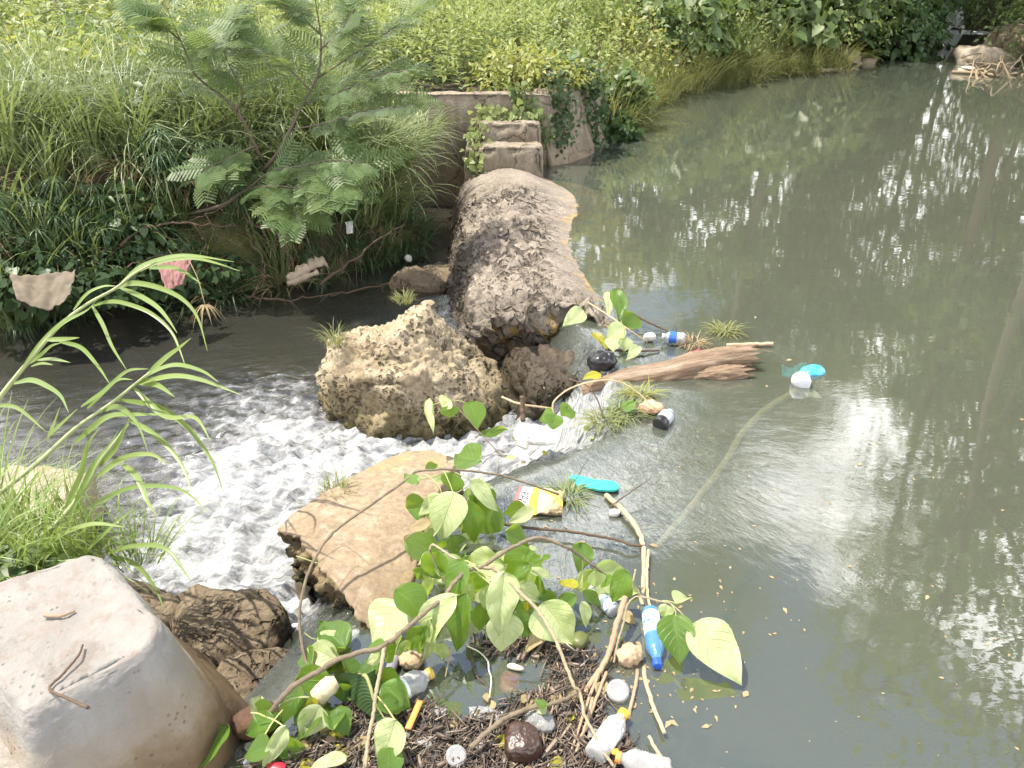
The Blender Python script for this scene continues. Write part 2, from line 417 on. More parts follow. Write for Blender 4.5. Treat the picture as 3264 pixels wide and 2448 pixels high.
def ground_mat():
    m = NT("soil"); pos = m.geo('Position')
    n = m.noise(1.3, 8, .65, pos); n2 = m.noise(14, 8, .7, pos)
    c = m.mix(m.ramp(n, [(.35, 0.0), (.65, 1.0)]), (.03, .022, .015), (.065, .05, .03))
    c = m.mix(m.ramp(n2, [(.5, 0.0), (.75, .8)]), c, (.03, .04, .014))
    z = m.n('ShaderNodeSeparateXYZ', {0: pos}).outputs[2]
    c = m.mix(m.n('ShaderNodeMapRange', {0: z, 1: -.4, 2: -.52, 3: 0.0, 4: .8}).outputs[0], c, (.10, .06, .035))
    return m.done(m.bsdf(c, .95, m.bump(m.math('ADD', n, n2), .8, .05)))
xs = axis_ticks((-140, -30, 8), (-30, -9, .8), (-9, 5, .11), (5, 16, .28), (16, 40, 1.5), (40, 140, 8))
ys = axis_ticks((-60, -6, 4), (-6, 0, .5), (0, 11, .11), (11, 30, .28), (30, 60, 2), (60, 180, 8))
tag(link("ground", grid_mesh("ground", xs, ys, ground_z), ground_mat()), kind='structure')

# ------------------------------------------------------------------ water
FOAM = [(600, 385, .12, 1.0), (590, 405, .14, 1.3), (565, 415, .18, 1.5), (535, 425, .2, 1.5), (505, 430, .2, 1.5), (475, 440, .22, 1.5), (440, 448, .22, 1.3), (560, 440, .16, 1.3), (520, 450, .16, 1.3), (480, 462, .14, 1.2), (405, 445, .22, 1.0), (375, 462, .24, 1.3), (340, 478, .26, 1.5),
        (300, 480, .26, 1.3), (310, 500, .2, 1.0), (270, 450, .24, 1.0), (255, 415, .22, .8), (280, 385, .18, .8), (330, 420, .22, .7), (235, 470, .24, .7), (200, 510, .22, .45), (240, 520, .22, .6), (190, 560, .22, .8), (160, 520, .25, .35),
        (230, 575, .22, 1.3), (270, 590, .17, 1.6), (290, 610, .12, 1.3), (250, 550, .2, .7), (150, 470, .25, .4), (120, 420, .3, .28), (165, 585, .2, .9), (200, 395, .25, .35), (310, 640, .1, .5), (575, 388, .08, .8), (520, 385, .1, 1.2), (610, 440, .10, .5)]
_fp = np.array([P(a, b, LOW if a < 440 else LOW * (.8 - .8 * (a - 440) / 170))[:2] for a, b, r, w in FOAM])
def foam(x, y):
    s = 0
    for (a, b, r, w), c in zip(FOAM, _fp):
        s = s + .62 * w * np.exp(-((x - c[0]) ** 2 + (y - c[1]) ** 2) / (2 * (r * 1.1) ** 2))
    d = bdist(x, y)
    return np.clip(s, 0, 1.35) * sstep(.30, .12, d)
SINK = np.array([(.12, 3.35), (-.72, 2.05)])
def flow(x, y):
    r = np.hypot(x - SINK[0, 0], y - SINK[0, 1]); a = np.arctan2(y - SINK[0, 1], x - SINK[0, 0])
    up = sstep(-.1, .2, bdist(x, y))
    u = np.log(r + .25) * 3.2 + .5 * np.sin(a * 2 + r); v = a * 5.0
    # below the weir the streaks run with the current, to the left and towards the viewer
    u2 = (x * .95 + y * .3) * 2.6; v2 = (-x * .3 + y * .95) * 7.0
    return np.stack([u * up + u2 * (1 - up), v * up + v2 * (1 - up), up], -1)
def ripple(x, y):
    r = np.hypot(x - SINK[0, 0], y - SINK[0, 1]); d = bdist(x, y)
    up = np.exp(-(r / 1.05) ** 2) * .36 + .001
    calm = sstep(.35, .0, d)
    return up * (1 - calm) + calm * (.28 + .7 * np.exp(-(r / 2.6) ** 2))
def water_z(x, y):
    z = level(x, y); f = foam(x, y); r = ripple(x, y); sh = x.shape
    q = np.stack([x, y, 0 * x], -1).reshape(-1, 3); fl = flow(x, y).reshape(-1, 3)
    t = fbm(q * (9, 13, 1), 4, .6).reshape(sh)
    t2 = ridged(q * (16, 24, 1) + 5, 3, .55).reshape(sh)
    z = z + f * (.040 * t + .006 * t2) 
    z = z + r * (.006 * fbm(fl * (1.6, 1.3, 1), 3).reshape(sh)) * sstep(16, 7, np.hypot(x, y))
    d = bdist(x, y)
    z = z + .012 * fbm(q * (5, 5, 1), 3).reshape(sh) * sstep(.3, .05, d) * sstep(-.9, -.3, d)
    return z
def water_mat():
    m = NT("river_water"); pos = m.geo('Position'); fo = m.attr('foam'); rp = m.attr('ripple'); fl = m.attr('flow', 'Vector')
    b1 = m.noise(1.0, 5, .6, m.mapping(fl, (2.2, 2.6, 1)), .6)
    b2 = m.noise(1.0, 4, .6, m.mapping(fl, (7, 9, 1)), .8)
    lake = m.math('ADD', m.noise(1.0, 3, .55, m.mapping(pos, (1.6, 4.5, 1), (0, 0, .12))), m.math('MULTIPLY', m.noise(1.0, 3, .5, m.mapping(pos, (9, 22, 1))), .16))
    h = m.math('ADD', m.math('MULTIPLY', m.math('ADD', b1, m.math('MULTIPLY', b2, .45)), rp), m.math('MULTIPLY', lake, .0))
    nor = m.bump(h, 1.0, .012)
    nor = m.bump(lake, 1.0, .0009, nor)
    z = m.n('ShaderNodeSeparateXYZ', {0: pos}).outputs[2]
    murk = m.n('ShaderNodeMapRange', {0: z, 1: -.05, 2: -.4, 3: 0.0, 4: 1.0}).outputs[0]
    body = m.mix(murk, (.124, .148, .112), (.044, .042, .038))
    body = m.mix(m.math('MULTIPLY', m.noise(.35, 4, .6, pos), .5), body, (.105, .112, .09))
    dif = m.n('ShaderNodeBsdfDiffuse', {'Color': body, 'Normal': nor}).outputs[0]
    tr = m.n('ShaderNodeBsdfTransparent', {'Color': (.80, .82, .70)}).outputs[0]
    under = m.n('ShaderNodeMixShader', {0: .44, 1: tr, 2: dif}).outputs[0]
    gl = m.n('ShaderNodeBsdfGlossy', {'Color': (1, 1, 1), 'Roughness': .015, 'Normal': nor}).outputs[0]
    fz = m.n('ShaderNodeFresnel', {'IOR': 2.25, 'Normal': nor}).outputs[0]
    sh = m.n('ShaderNodeMixShader', {0: fz, 1: under, 2: gl}).outputs[0]
    # foam: bubbles broken up by stretched noise
    fv = m.noise(1.0, 9, .68, m.mapping(fl, (1.5, 1.9, 1)), 1.1)
    ff = m.noise(26, 6, .7, pos)
    k = m.math('ADD', m.math('MULTIPLY', fo, .54), m.math('ADD', m.math('MULTIPLY', m.math('SUBTRACT', fv, .5), 2.1), m.math('MULTIPLY', m.math('SUBTRACT', ff, .5), .8)))
    fm = m.n('ShaderNodeMapRange', {0: k, 1: .22, 2: 1.04, 3: 0.0, 4: 1.0}, interpolation_type='SMOOTHSTEP').outputs[0]
    fm = m.math('MULTIPLY', fm, m.n('ShaderNodeMapRange', {0: fo, 1: .03, 2: .3, 3: 0.0, 4: .93}).outputs[0])
    fb = m.bump(m.math('ADD', ff, m.math('MULTIPLY', fv, 2.5)), .65, .05)
    fd = m.bsdf((.55, .565, .58), .65, fb, Specular_IOR_Level=.3)
    return m.done(m.n('ShaderNodeMixShader', {0: fm, 1: sh, 2: fd}).outputs[0])
xs = axis_ticks((-30, -6, 1.5), (-6, -3.4, .12), (-3.4, 2.6, .024), (2.6, 6, .1), (6, 17, .5))
ys = axis_ticks((-3, .8, .3), (.8, 7.2, .024), (7.2, 12, .1), (12, 28, .5))
_wa = {'foam': foam, 'ripple': ripple, 'flow': flow}
tag(link("water", grid_mesh("water", xs, ys, water_z, _wa), water_mat()), kind='structure')

# ------------------------------------------------------------------ rocks
def displace(me, fn):
    n = len(me.vertices); co = np.empty(n * 3, np.float32); no = np.empty(n * 3, np.float32)
    me.vertices.foreach_get("co", co); me.vertices.foreach_get("normal", no)
    co = co.reshape(-1, 3); no = no.reshape(-1, 3)
    new = fn(co.astype(float), no.astype(float))
    me.vertices.foreach_set("co", np.asarray(new, np.float32).reshape(-1)); me.update()
    return me
def ico(sub):
    bm = bmesh.new(); bmesh.ops.create_icosphere(bm, subdivisions=sub, radius=1)
    V = np.array([v.co[:] for v in bm.verts]); F = np.array([[v.index for v in f.verts] for f in bm.faces]); bm.free()
    return V, F
_ICO = {}
def rock(name, mat, loc, size, planes=None, sub=4, amp=(.08, .03, .012), pit=0.0, seed=0, p=9, parent=None, fs=1.0):
    if sub not in _ICO: _ICO[sub] = ico(sub)
    D, F = _ICO[sub]; size = np.asarray(size, float)
    if planes is None:
        g = np.random.default_rng(seed + 100); ns = np.vstack([nrm(g.normal(size=(9, 3))), np.eye(3), -np.eye(3)]); hs = g.uniform(.8, 1.0, 15)
    else:
        ns = nrm(np.array([q[:3] for q in planes], float)); hs = np.array([q[3] for q in planes])
    s = np.maximum(D @ ns.T, 0) / hs
    V = D * ((s ** p).sum(1) ** (-1 / p))[:, None] * size
    me = make_mesh(name, V, [F])
    def fn(co, no):
        q = co * fs + seed * 7.1 + np.asarray(loc)
        d = amp[0] * fbm(q * 2.2, 4) + amp[1] * ridged(q * 5.5, 4, .55) + amp[2] * fbm(q * 22, 4, .6)
        if pit:
            wq = q + .10 * np.stack([fbm(q * 5, 3), fbm(q * 5 + 9, 3), fbm(q * 5 + 19, 3)], -1)
            m = sstep(.0, .35, fbm(q * 2.1 + 40, 3)); f1, f2, ci = worley(wq * 5.5, True); g1, g2 = worley(wq * 19)
            cr = 1 - np.abs(fbm(wq * 3.1 + 60, 4))
            d = d - pit * .9 * (ci - .5) * sstep(.0, .15, f2 - f1) - pit * m * sstep(.35, .1, f1) - pit * .35 * m * sstep(.45, .1, g1) - pit * .55 * m * sstep(.90, .99, cr)
        return co + no * d[:, None]
    displace(me, fn)
    return link(name, me, mat, parent, tuple(loc))

bl = rock("boulder", M_boulder, (-.58, 4.16, -.175), (.82, .86, .94), [(-1, -.15, .15, .54), (.75, .0, .7, .31), (-.36, .12, 1, .31), (-.45, -.75, .5, .36), (.25, -1, .05, .38), (0, 1, .1, .3), (1, -.3, .1, .60), (0, 0, -1, .4), (-.75, -.7, 0, .48), (.55, -.7, .45, .40), (.1, -.5, .9, .36)],
          sub=6, amp=(.075, .016, .016), pit=.055, seed=3, p=22)
tag(bl, "big tan pitted limestone boulder lying in white water below the gap in the weir", "boulder")
w = rock("wet_rock", M_wetrock, (.235, 4.07, -.36), (.74, .8, 1), [(0, 0, 1, .235), (-1, -.3, .25, .25), (-.3, -1, .2, .25), (.7, -.8, .1, .27), (1, .3, 0, .4), (0, 1, 0, .4), (0, 0, -1, .3)], sub=5, amp=(.06, .022, .014), pit=.02, seed=8, fs=1.5)
tag(w, "dark wet rock with water pouring round it in the weir gap right of the boulder", "rock")
w = rock("brown_rock", M_brown, (-1.10, 2.12, -.40), (.27, .25, .27), sub=5, amp=(.05, .007, .009), pit=0, seed=12, fs=1.8)
tag(w, "rounded brown rock between the concrete block and the white rapids", "rock")
w = rock("brown_rock", M_brown, (-.92, 1.85, -.38), (.24, .22, .22), sub=5, amp=(.05, .007, .009), pit=0, seed=21, fs=1.8)
tag(w, "low wet brown rock at the foot of the concrete block beside clear running water", "rock")
w = rock("brown_rock", M_brown, (-1.42, 2.25, -.42), (.22, .2, .2), sub=4, amp=(.05, .022, .008), seed=23, fs=1.8)
tag(w, "small brown rock half hidden behind the concrete block's back corner", "rock")
w = rock("tan_rock", M_field, (-2.3, 2.95, -.42), (.36, .26, .26), sub=4, amp=(.07, .03, .01), seed=31)
tag(w, "pale tan rock under the reeds at the left edge", "rock")
w = rock("mossy_rock", stone("mossy_stone", (.11, .09, .05), (.15, .125, .065), (.18, .15, .08), (.08, .085, .02), .2, .4), P(208, 282, LOW) + (0, .1, .12), (.46, .3, .42), sub=4, amp=(.08, .04, .015), seed=35)
tag(w, "dark mossy rock at the foot of the overgrown left bank", "rock")
w = rock("submerged_stone", M_brown, P(430, 283, LOW) + (0, 0, -.05), (.3, .26, .16), sub=4, amp=(.05, .03, .015), seed=39)
tag(w, "low brown stone in the shadow at the foot of the weir", "rock")

# ---- swept crest of the weir
def sweep_solid(rings, capk=6):
    m, n = rings.shape[:2]; V = [rings.reshape(-1, 3)]; Fs = []
    i = np.arange(m - 1)[:, None] * n; j = np.arange(n)[None]; j2 = (j + 1) % n
    Fs.append(np.stack([i + j, i + j2, i + n + j2, i + n + j], -1).reshape(-1, 4)); base = m * n; tri = []
    for end, ring in ((0, rings[0]), (m - 1, rings[-1])):
        c = ring.mean(0); prev = end * n + np.arange(n)
        for k in range(1, capk):
            f = 1 - k / capk
            V.append(c + (ring - c) * f); cur = base + np.arange(n); base += n
            a, b = prev, np.roll(prev, -1); d, e = cur, np.roll(cur, -1)
            Fs.append(np.stack([a, d, e, b] if end == 0 else [a, b, e, d], 1)); prev = cur
        V.append(c[None]); 
        a, b = prev, np.roll(prev, -1); cc = np.full(n, base); base += 1
        tri.append(np.stack([a, cc, b] if end == 0 else [a, b, cc], 1))
    return np.concatenate(V), Fs + [np.concatenate(tri)]
PROFILE = np.array([(-.60, -1.0), (-.585, -.62), (-.53, -.38), (-.46, -.16), (-.34, .005), (-.2, .085), (-.05, .12), (.1, .118), (.25, .075), (.4, .015), (.55, -.018), (.74, -.05), (.92, -.11), (1.02, -.22), (1.06, -1.0)])
prof = spline(np.c_[PROFILE, 0 * PROFILE[:, 0]], 150)[:, :2]
prof = np.vstack([prof, np.c_[np.linspace(1.04, -.58, 14), np.full(14, -1.0)]])
mrow = 290
ya = np.linspace(0, 1, mrow)
axis = spline([(-.10, 8.0, 0), (-.02, 7.2, 0), (.08, 5.8, 0), (.13, 4.9, 0), (.17, 4.42, 0)], mrow)
rings = np.zeros((mrow, len(prof), 3))
wob = .03 * np.sin(ya * 9)[:, None]
lat = prof[None, :, 0] * (1 + .05 * np.sin(ya * 5)[:, None]) + wob
rings[..., 0] = axis[:, None, 0] + lat
rings[..., 1] = axis[:, None, 1] + (-.12 * lat) * ya[:, None] + ya[:, None] ** 3 * .12 * np.sin(lat * 9)
rings[..., 2] = prof[None, :, 1] + .02 * np.sin(ya * 7)[:, None]
V, Fs = sweep_solid(rings, 14)
me = make_mesh("weir", V, Fs)
def weir_disp(co, no):
    x, y, z = co.T
    q = co.copy()
    # slabs of laid stone showing through the worn skin, running slantwise
    a = R(32); u = (x * math.cos(a) + y * math.sin(a)); v = (-x * math.sin(a) + y * math.cos(a))
    k = np.stack([u * 5.0, v * 10.0, z * 5], -1)
    f1, f2, ci = worley(k + .5 * np.stack([pn(q * 5), pn(q * 5 + 7), pn(q * 5 + 13)], -1), True)
    worn = sstep(-.35, .15, fbm(q * 1.5 + 3, 3) + .55 * sstep(.42, -.1, x) - .9 * sstep(6.9, 7.5, y) - .05)
    d = .02 * fbm(q * 3, 4) + worn * (.016 * ridged(q * (6, 5, 6), 4, .6) - .050 * sstep(.14, .0, f2 - f1) + .02 * np.clip(f1 - .3, -.3, .3) )
    d = d + .007 * fbm(q * 28, 4, .6)
    end = sstep(4.85, 4.45, y)
    g1, g2 = worley(q * 6.5)
    d = d + end * (.05 * ridged(q * 4.2, 4, .6) - .08 * sstep(.5, .1, g1))
    d = d * (1 - .86 * sstep(.16, .34, x - .04 * (5.6 - y)) * sstep(4.6, 4.9, y))
    return co + no * d[:, None]
displace(me, weir_disp)
tag(link("weir", me, M_weir), "long rounded stone weir, worn and cracked, reaching from the steps to the gap", "weir")

# ---- broken length of crest lying near the viewer
OUT = [(275, 525), (298, 508), (332, 486), (370, 461), (402, 442), (430, 437), (458, 446), (446, 474), (430, 505), (422, 545), (414, 575), (400, 604), (376, 633), (362, 626), (345, 604), (331, 586), (316, 571), (304, 549), (290, 543)]
ov = np.array([P(a, b, .02)[:2] for a, b in OUT]); N_ = 420
seg = np.linalg.norm(np.roll(ov, -1, 0) - ov, axis=1); cum = np.r_[0, np.cumsum(seg)]
tt = np.linspace(0, cum[-1], N_, endpoint=False); cl = np.vstack([ov, ov[:1]])
pt = np.stack([np.interp(tt, cum, cl[:, k]) for k in (0, 1)], 1)
for _ in range(5): pt = (np.roll(pt, 1, 0) + 2 * pt + np.roll(pt, -1, 0)) / 4
broken = np.maximum(sstep(cum[11], cum[12] + .02, tt), sstep(.09, .02, tt))
tg = nrm(np.roll(pt, -2, 0) - np.roll(pt, 2, 0)); on = np.stack([-tg[:, 1], tg[:, 0]], 1)
if ((pt - pt.mean(0)) * on).sum() < 0: on = -on
q3 = np.c_[pt * 9, 0 * tt]; pt = pt + on * (broken * (.022 * fbm(q3 * 1.3, 4) + .008 * pn(q3 * 6)) + .004 * fbm(q3, 3))[:, None]
ax = nrm(np.array((.26, .95))); lt = np.array((ax[1], -ax[0])); C_ = pt.mean(0)
def slab_top(xy):
    l = (xy - C_) @ lt; a = (xy - C_) @ ax
    return .062 - .62 * (np.abs(l + .05)) ** 2.2 - .16 * np.clip(a + .15, 0, 2) ** 1.5 + .012 * fbm(np.c_[xy * 3, 0 * l], 3) + .003 * fbm(np.c_[xy * 16, 0 * l], 3)
rg = []
for f_ in list(np.linspace(.06, .9, 22)) + [.95, .985, 1.0]:
    xy = C_ + (pt - C_) * f_; rg.append(np.c_[xy, slab_top(xy) - .006 * (f_ == 1.0)])
ztop = slab_top(pt)
for k in range(1, 30):
    h = k / 29; z = ztop - .012 - .50 * h ** 1.2
    rgh = np.c_[pt * 11, z * 14]; f1, f2, ci = worley(rgh * .9 + .5 * np.stack([pn(rgh), pn(rgh + 9), pn(rgh + 19)], 1), True)
    ins = .05 * sstep(.0, .5, h) * broken + .10 * h * (1 - broken) * -.6 + broken * sstep(0, .1, h) * (.10 * (ci - .3) + .045 * fbm(rgh * 1.2, 4) + .02 * sstep(.12, 0, f2 - f1))
    rg.append(np.c_[pt - on * ins[:, None], z + broken * .01 * pn(rgh * 2)])
V, Fs = sweep_solid(np.array(rg), 2); me = make_mesh("crest_slab", V, Fs)
if sum(p.normal.z for p in me.polygons if p.index < 2000) < 0: me.flip_normals()
me.materials.append(M_slab); me.materials.append(M_core)
nring = 25 * N_
mi = np.zeros(len(me.polygons), np.int32); bq = np.tile(broken > .5, len(rg) - 1); mi[:len(bq)] = ((np.arange(len(bq)) >= 24.5 * N_) & bq).astype(np.int32)
me.polygons.foreach_set("material_index", mi); me.update()
tag(link("crest_slab", me), "broken orange brown slab of the weir crest with a crumbling edge, beside the leafy branches", "stone slab")

# ------------------------------------------------------------------ concrete
def tapered_block(name, corners, levels, mat, parent, amp=.006, seed=0):
    """corners: (x, y, radius) anticlockwise; levels: (outset, z) from the top down"""
    pts, nor = [], []; n = len(corners)
    for k in range(n):
        c = np.array(corners[k][:2]); a = np.array(corners[k - 1][:2]); b = np.array(corners[(k + 1) % n][:2]); r = corners[k][2]
        da, db = nrm(a - c), nrm(b - c); ang = math.acos(np.clip(da @ db, -1, 1)); tl = r / math.tan(ang / 2)
        p0, p1 = c + da * tl, c + db * tl; ctr = c + nrm(da + db) * r / math.sin(ang / 2)
        a0 = math.atan2(*(p0 - ctr)[::-1]); a1 = math.atan2(*(p1 - ctr)[::-1])
        if a1 < a0: a1 += 2 * math.pi
        for t in np.linspace(a0, a1, 10): pts.append(ctr + r * np.array((math.cos(t), math.sin(t))))
        nxt = np.array(corners[(k + 1) % n][:2]); r2 = corners[(k + 1) % n][2]
        d2 = nrm(np.array(corners[(k + 2) % n][:2]) - nxt); ang2 = math.acos(np.clip(nrm(c - nxt) @ d2, -1, 1))
        q1 = nxt + nrm(c - nxt) * r2 / math.tan(ang2 / 2)
        for t in np.linspace(0, 1, 20)[1:-1]: pts.append(p1 + (q1 - p1) * t)
    pts = np.array(pts); tg = np.roll(pts, -1, 0) - np.roll(pts, 1, 0); nor = nrm(np.stack([tg[:, 1], -tg[:, 0]], 1))
    rings = []; c = pts.mean(0)
    for f in (.12, .3, .5, .66, .78, .87): rings.append(np.c_[c + (pts - c) * f, np.full(len(pts), levels[0][1])])
    lv = np.array(levels); tt = np.sort(np.concatenate([np.linspace(0, len(lv) - 1, 60), np.arange(len(lv))])); out = np.c_[np.interp(tt, np.arange(len(lv)), lv[:, 0]), np.interp(tt, np.arange(len(lv)), lv[:, 1]), tt]
    for o, z, _ in out: rings.append(np.c_[pts + nor * o, np.full(len(pts), z)])
    Rr = np.array(rings)[::-1]
    V, Fs = sweep_solid(Rr, 2); me = make_mesh(name, V, Fs)
    displace(me, lambda co, no: co + no * (amp * fbm(co * 6 + seed, 4) + amp * .35 * fbm(co * 40 + seed, 3))[:, None])
    return link(name, me, mat, parent)
pier = thing("concrete_block", "pale concrete block with flat dusty top and flared stained sides, lower left corner", "concrete block", (-1.17, 1.5, -.3))
def T2(px, py, z=.4): return tuple(P(px, py, z)[:2])
def rel(c): return c
t = [(*T2(27, 713), .025), (*T2(172, 636), .10), (*T2(95, 550), .07), (*T2(-55, 600), .05)]
o = tapered_block("body", t, [(-.016, .40), (-.010, .3992), (-.004, .397), (.0, .393), (.004, .387), (.009, .376), (.018, .35), (.042, .26), (.07, .17), (.105, .07), (.155, -.06), (.22, -.2), (.29, -.38), (.38, -.6)], M_block, pier, .008)
o.location = -pier.location
t = [(*T2(-80, 860, .22), .03), (*T2(30, 860, .22), .03), (*T2(33, 735, .22), .03), (*T2(-80, 655, .22), .03)]
o = tapered_block("side_wall", t, [(-.02, .22), (-.012, .219), (-.004, .216), (.0, .21), (.006, .2), (.02, .1), (.05, -.05), (.08, -.3), (.12, -.6)], stone("grimy_concrete", (.2, .18, .155), (.27, .245, .21), (.34, .31, .27), (.08, .07, .05), .15, .3, bump=.3), pier, seed=4)
o.location = -pier.location

def rough_box(name, lo, hi, mat, parent, cuts=18, amp=.012, seed=0, chip=.0):
    bm = bmesh.new(); bmesh.ops.create_cube(bm, size=1)
    bmesh.ops.bevel(bm, geom=bm.edges[:], offset=.02, segments=2, affect='EDGES')
    bmesh.ops.subdivide_edges(bm, edges=bm.edges[:], cuts=1, use_grid_fill=True)
    me = bpy.data.meshes.new(name); bm.free()
    # a gridded box
    lo, hi = np.array(lo, float), np.array(hi, float); n = cuts; mb = MB(); g = np.linspace(0, 1, n + 1)
    for ax_ in range(3):
        for side in (0, 1):
            U, Vv = np.meshgrid(g, g); p = np.zeros((n + 1, n + 1, 3)); b, c = [(1, 2), (2, 0), (0, 1)][ax_]
            p[..., ax_] = side; p[..., b] = U; p[..., c] = Vv
            i = np.arange(n)[:, None] * (n + 1) + np.arange(n)[None]
            F = np.stack([i, i + 1, i + n + 2, i + n + 1], -1).reshape(-1, 4)
            if not side: F = F[:, ::-1]
            mb.add(p.reshape(-1, 3), F)
    V = np.concatenate(mb.v); F = np.concatenate(mb.f[4])
    key = np.round(V * 1000).astype(int); _, first, inv = np.unique(key, axis=0, return_index=True, return_inverse=True)
    V = V[first]; F = inv.reshape(-1)[F]
    C0 = V - .5; r = .5; sz = hi - lo
    V = lo + V * sz
    # soften the edges: pull corners in
    e = np.sort(np.abs(C0), axis=1); cor = sstep(.44, .5, e[:, 1]) * .012
    V = V - np.sign(C0) * (np.abs(C0) > .49) * cor[:, None]
    me2 = make_mesh(name, V, [F])
    def fn(co, no):
        d = amp * fbm(co * 4 + seed, 4) + amp * .5 * fbm(co * 18 + seed, 4)
        if chip: d = d - chip * sstep(.42, .5, e[:, 1]) * np.clip(.3 + fbm(co * 7 + seed, 3), 0, 1)
        return co + no * d[:, None]
    displace(me2, fn)
    return link(name, me2, mat, parent)
ab = thing("abutment", "weathered concrete abutment wall with two worn steps and a curved end, draped in creepers", "abutment", (-.3, 8.6, -.4))
wall = rough_box("wall", (-1.25, 8.62, -.9), (.42, 8.86, .72), M_conc, ab, 40, .014, 1, .02)
s1 = rough_box("step", (-.33, 7.93, -.6), (.31, 8.225, .32), M_conc, ab, 22, .02, 2, .12)
s2 = rough_box("step", (-.34, 8.23, -.6), (.29, 8.61, .49), M_conc, ab, 22, .02, 3, .12)
sk = rough_box("side_skirt", (-.47, 7.98, -.9), (-.335, 8.61, .30), M_conc, ab, 16, .03, 5, .1)
for o in (wall, s1, s2, sk): o.location = -ab.location
# curved end wall
path = spline([(.30, 8.74, 0), (.52, 8.9, 0), (.74, 9.3, 0), (.90, 9.75, 0), (1.0, 10.25, 0)], 60)
zs = np.linspace(-.9, .74, 40); mb_r = []
Tn = nrm(np.gradient(path, axis=0)); Nn = np.stack([Tn[:, 1], -Tn[:, 0], 0 * Tn[:, 0]], 1)
for k in range(60):
    ring = []
    for z in zs: ring.append(path[k] + Nn[k] * (.10 + .16 * sstep(.35, -.2, z)) + (0, 0, z + .05 * sstep(40, 59, k)))
    for z in np.linspace(zs[-1], zs[0], 30): ring.append(path[k] - Nn[k] * .14 + (0, 0, z + .05 * sstep(40, 59, k)))
    mb_r.append(ring)
V, Fs = sweep_solid(np.array(mb_r), 3); me = make_mesh("curved_end", V, Fs)
displace(me, lambda co, no: co + no * (.014 * fbm(co * 4, 4) + .006 * fbm(co * 20, 3))[:, None])
o = link("curved_end", me, M_conc, ab); o.location = -ab.location
# ------------------------------------------------------------------ vegetation
G_weed = leaf_mat("weed_leaf", (.20, .265, .09), (.33, .375, .14), .38, (.50, .56, .13))
G_grass = leaf_mat("grass_blade", (.13, .18, .075), (.28, .325, .14), .30, (.36, .45, .09), .4)
G_fine = leaf_mat("fine_grass", (.17, .21, .07), (.30, .29, .12), .32, (.45, .45, .12), .55)
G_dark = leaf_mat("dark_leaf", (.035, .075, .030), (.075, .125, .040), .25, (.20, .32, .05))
G_shade = leaf_mat("shaded_creeper_leaf", (.022, .045, .02), (.05, .085, .03), .22, (.14, .22, .05), .75, None, .15)  # creeper green with the shade of the bank darkened into the colour
G_heart = leaf_mat("heart_leaf", (.075, .125, .045), (.165, .215, .08), .3, (.33, .45, .06))
G_yellow = leaf_mat("yellow_leaf", (.28, .31, .09), (.38, .39, .14), .42, (.55, .55, .08))
G_mim = leaf_mat("feather_leaf", (.09, .155, .055), (.175, .24, .085), .38, (.36, .47, .09))
G_sedge = leaf_mat("sedge_leaf", (.06, .12, .055), (.11, .16, .07), .25, (.25, .38, .08))
G_tree = leaf_mat("tree_leaf", (.07, .12, .04), (.13, .175, .06), .34, (.34, .44, .09))
G_dry = leaf_mat("dry_leaf", (.30, .22, .12), (.42, .33, .19), .2, (.4, .3, .12), .7)
M_bark = plain("bark", (.16, .125, .09), .9, .5, 20, .6, 50)
M_stem = plain("green_stem", (.13, .15, .06), .6, .4)
M_twig = plain("twig_bark", (.24, .185, .125), .85, .45, 14, .4)
M_root = plain("root_bark", (.12, .08, .052), .9, .5, 16, .4)

def rdir(n): return nrm(RNG.normal(size=(n, 3)))
def mk_weed(seed, h=.85, stems=4, leaf=.13, tmpl=LANCE):
    g = np.random.default_rng(seed); mb = MB()
    for s in range(stems):
        a = g.uniform(0, 6.28); lean = g.uniform(.05, .28); hh = h * g.uniform(.7, 1.1)
        b = np.array((math.cos(a), math.sin(a), 0)) * g.uniform(0, .12)
        top = b + np.array((math.cos(a) * lean, math.sin(a) * lean, hh)); mid = (b + top) / 2 + np.array((0, 0, .03))
        path = spline([b, mid, top], 8); mb.add(*tube(path, np.linspace(.006, .002, 8), 4, caps=False), .3)
        n = 26; u = np.linspace(.16, 1, n); pos = np.array([np.interp(u, np.linspace(0, 1, 8), path[:, k]) for k in range(3)]).T
        az = np.repeat(np.arange(n // 2) * 1.62, 2) + np.tile([0, np.pi], n // 2) + g.uniform(0, 6) + g.normal(size=n) * .25
        el = .15 + .75 * u ** 3 + g.normal(size=n) * .18
        d = np.stack([np.cos(az) * np.cos(el), np.sin(az) * np.cos(el), np.sin(el)], 1)
        hint = np.tile((0, 0, 1.0), (n, 1)) + g.normal(size=(n, 3)) * .25 - d * .2
        sz = leaf * (1.05 - .5 * u ** 2) * g.uniform(.75, 1.2, n)
        scatter(mb, *tmpl, pos, frames(d, hint), sz, g.random(n))
    return mb
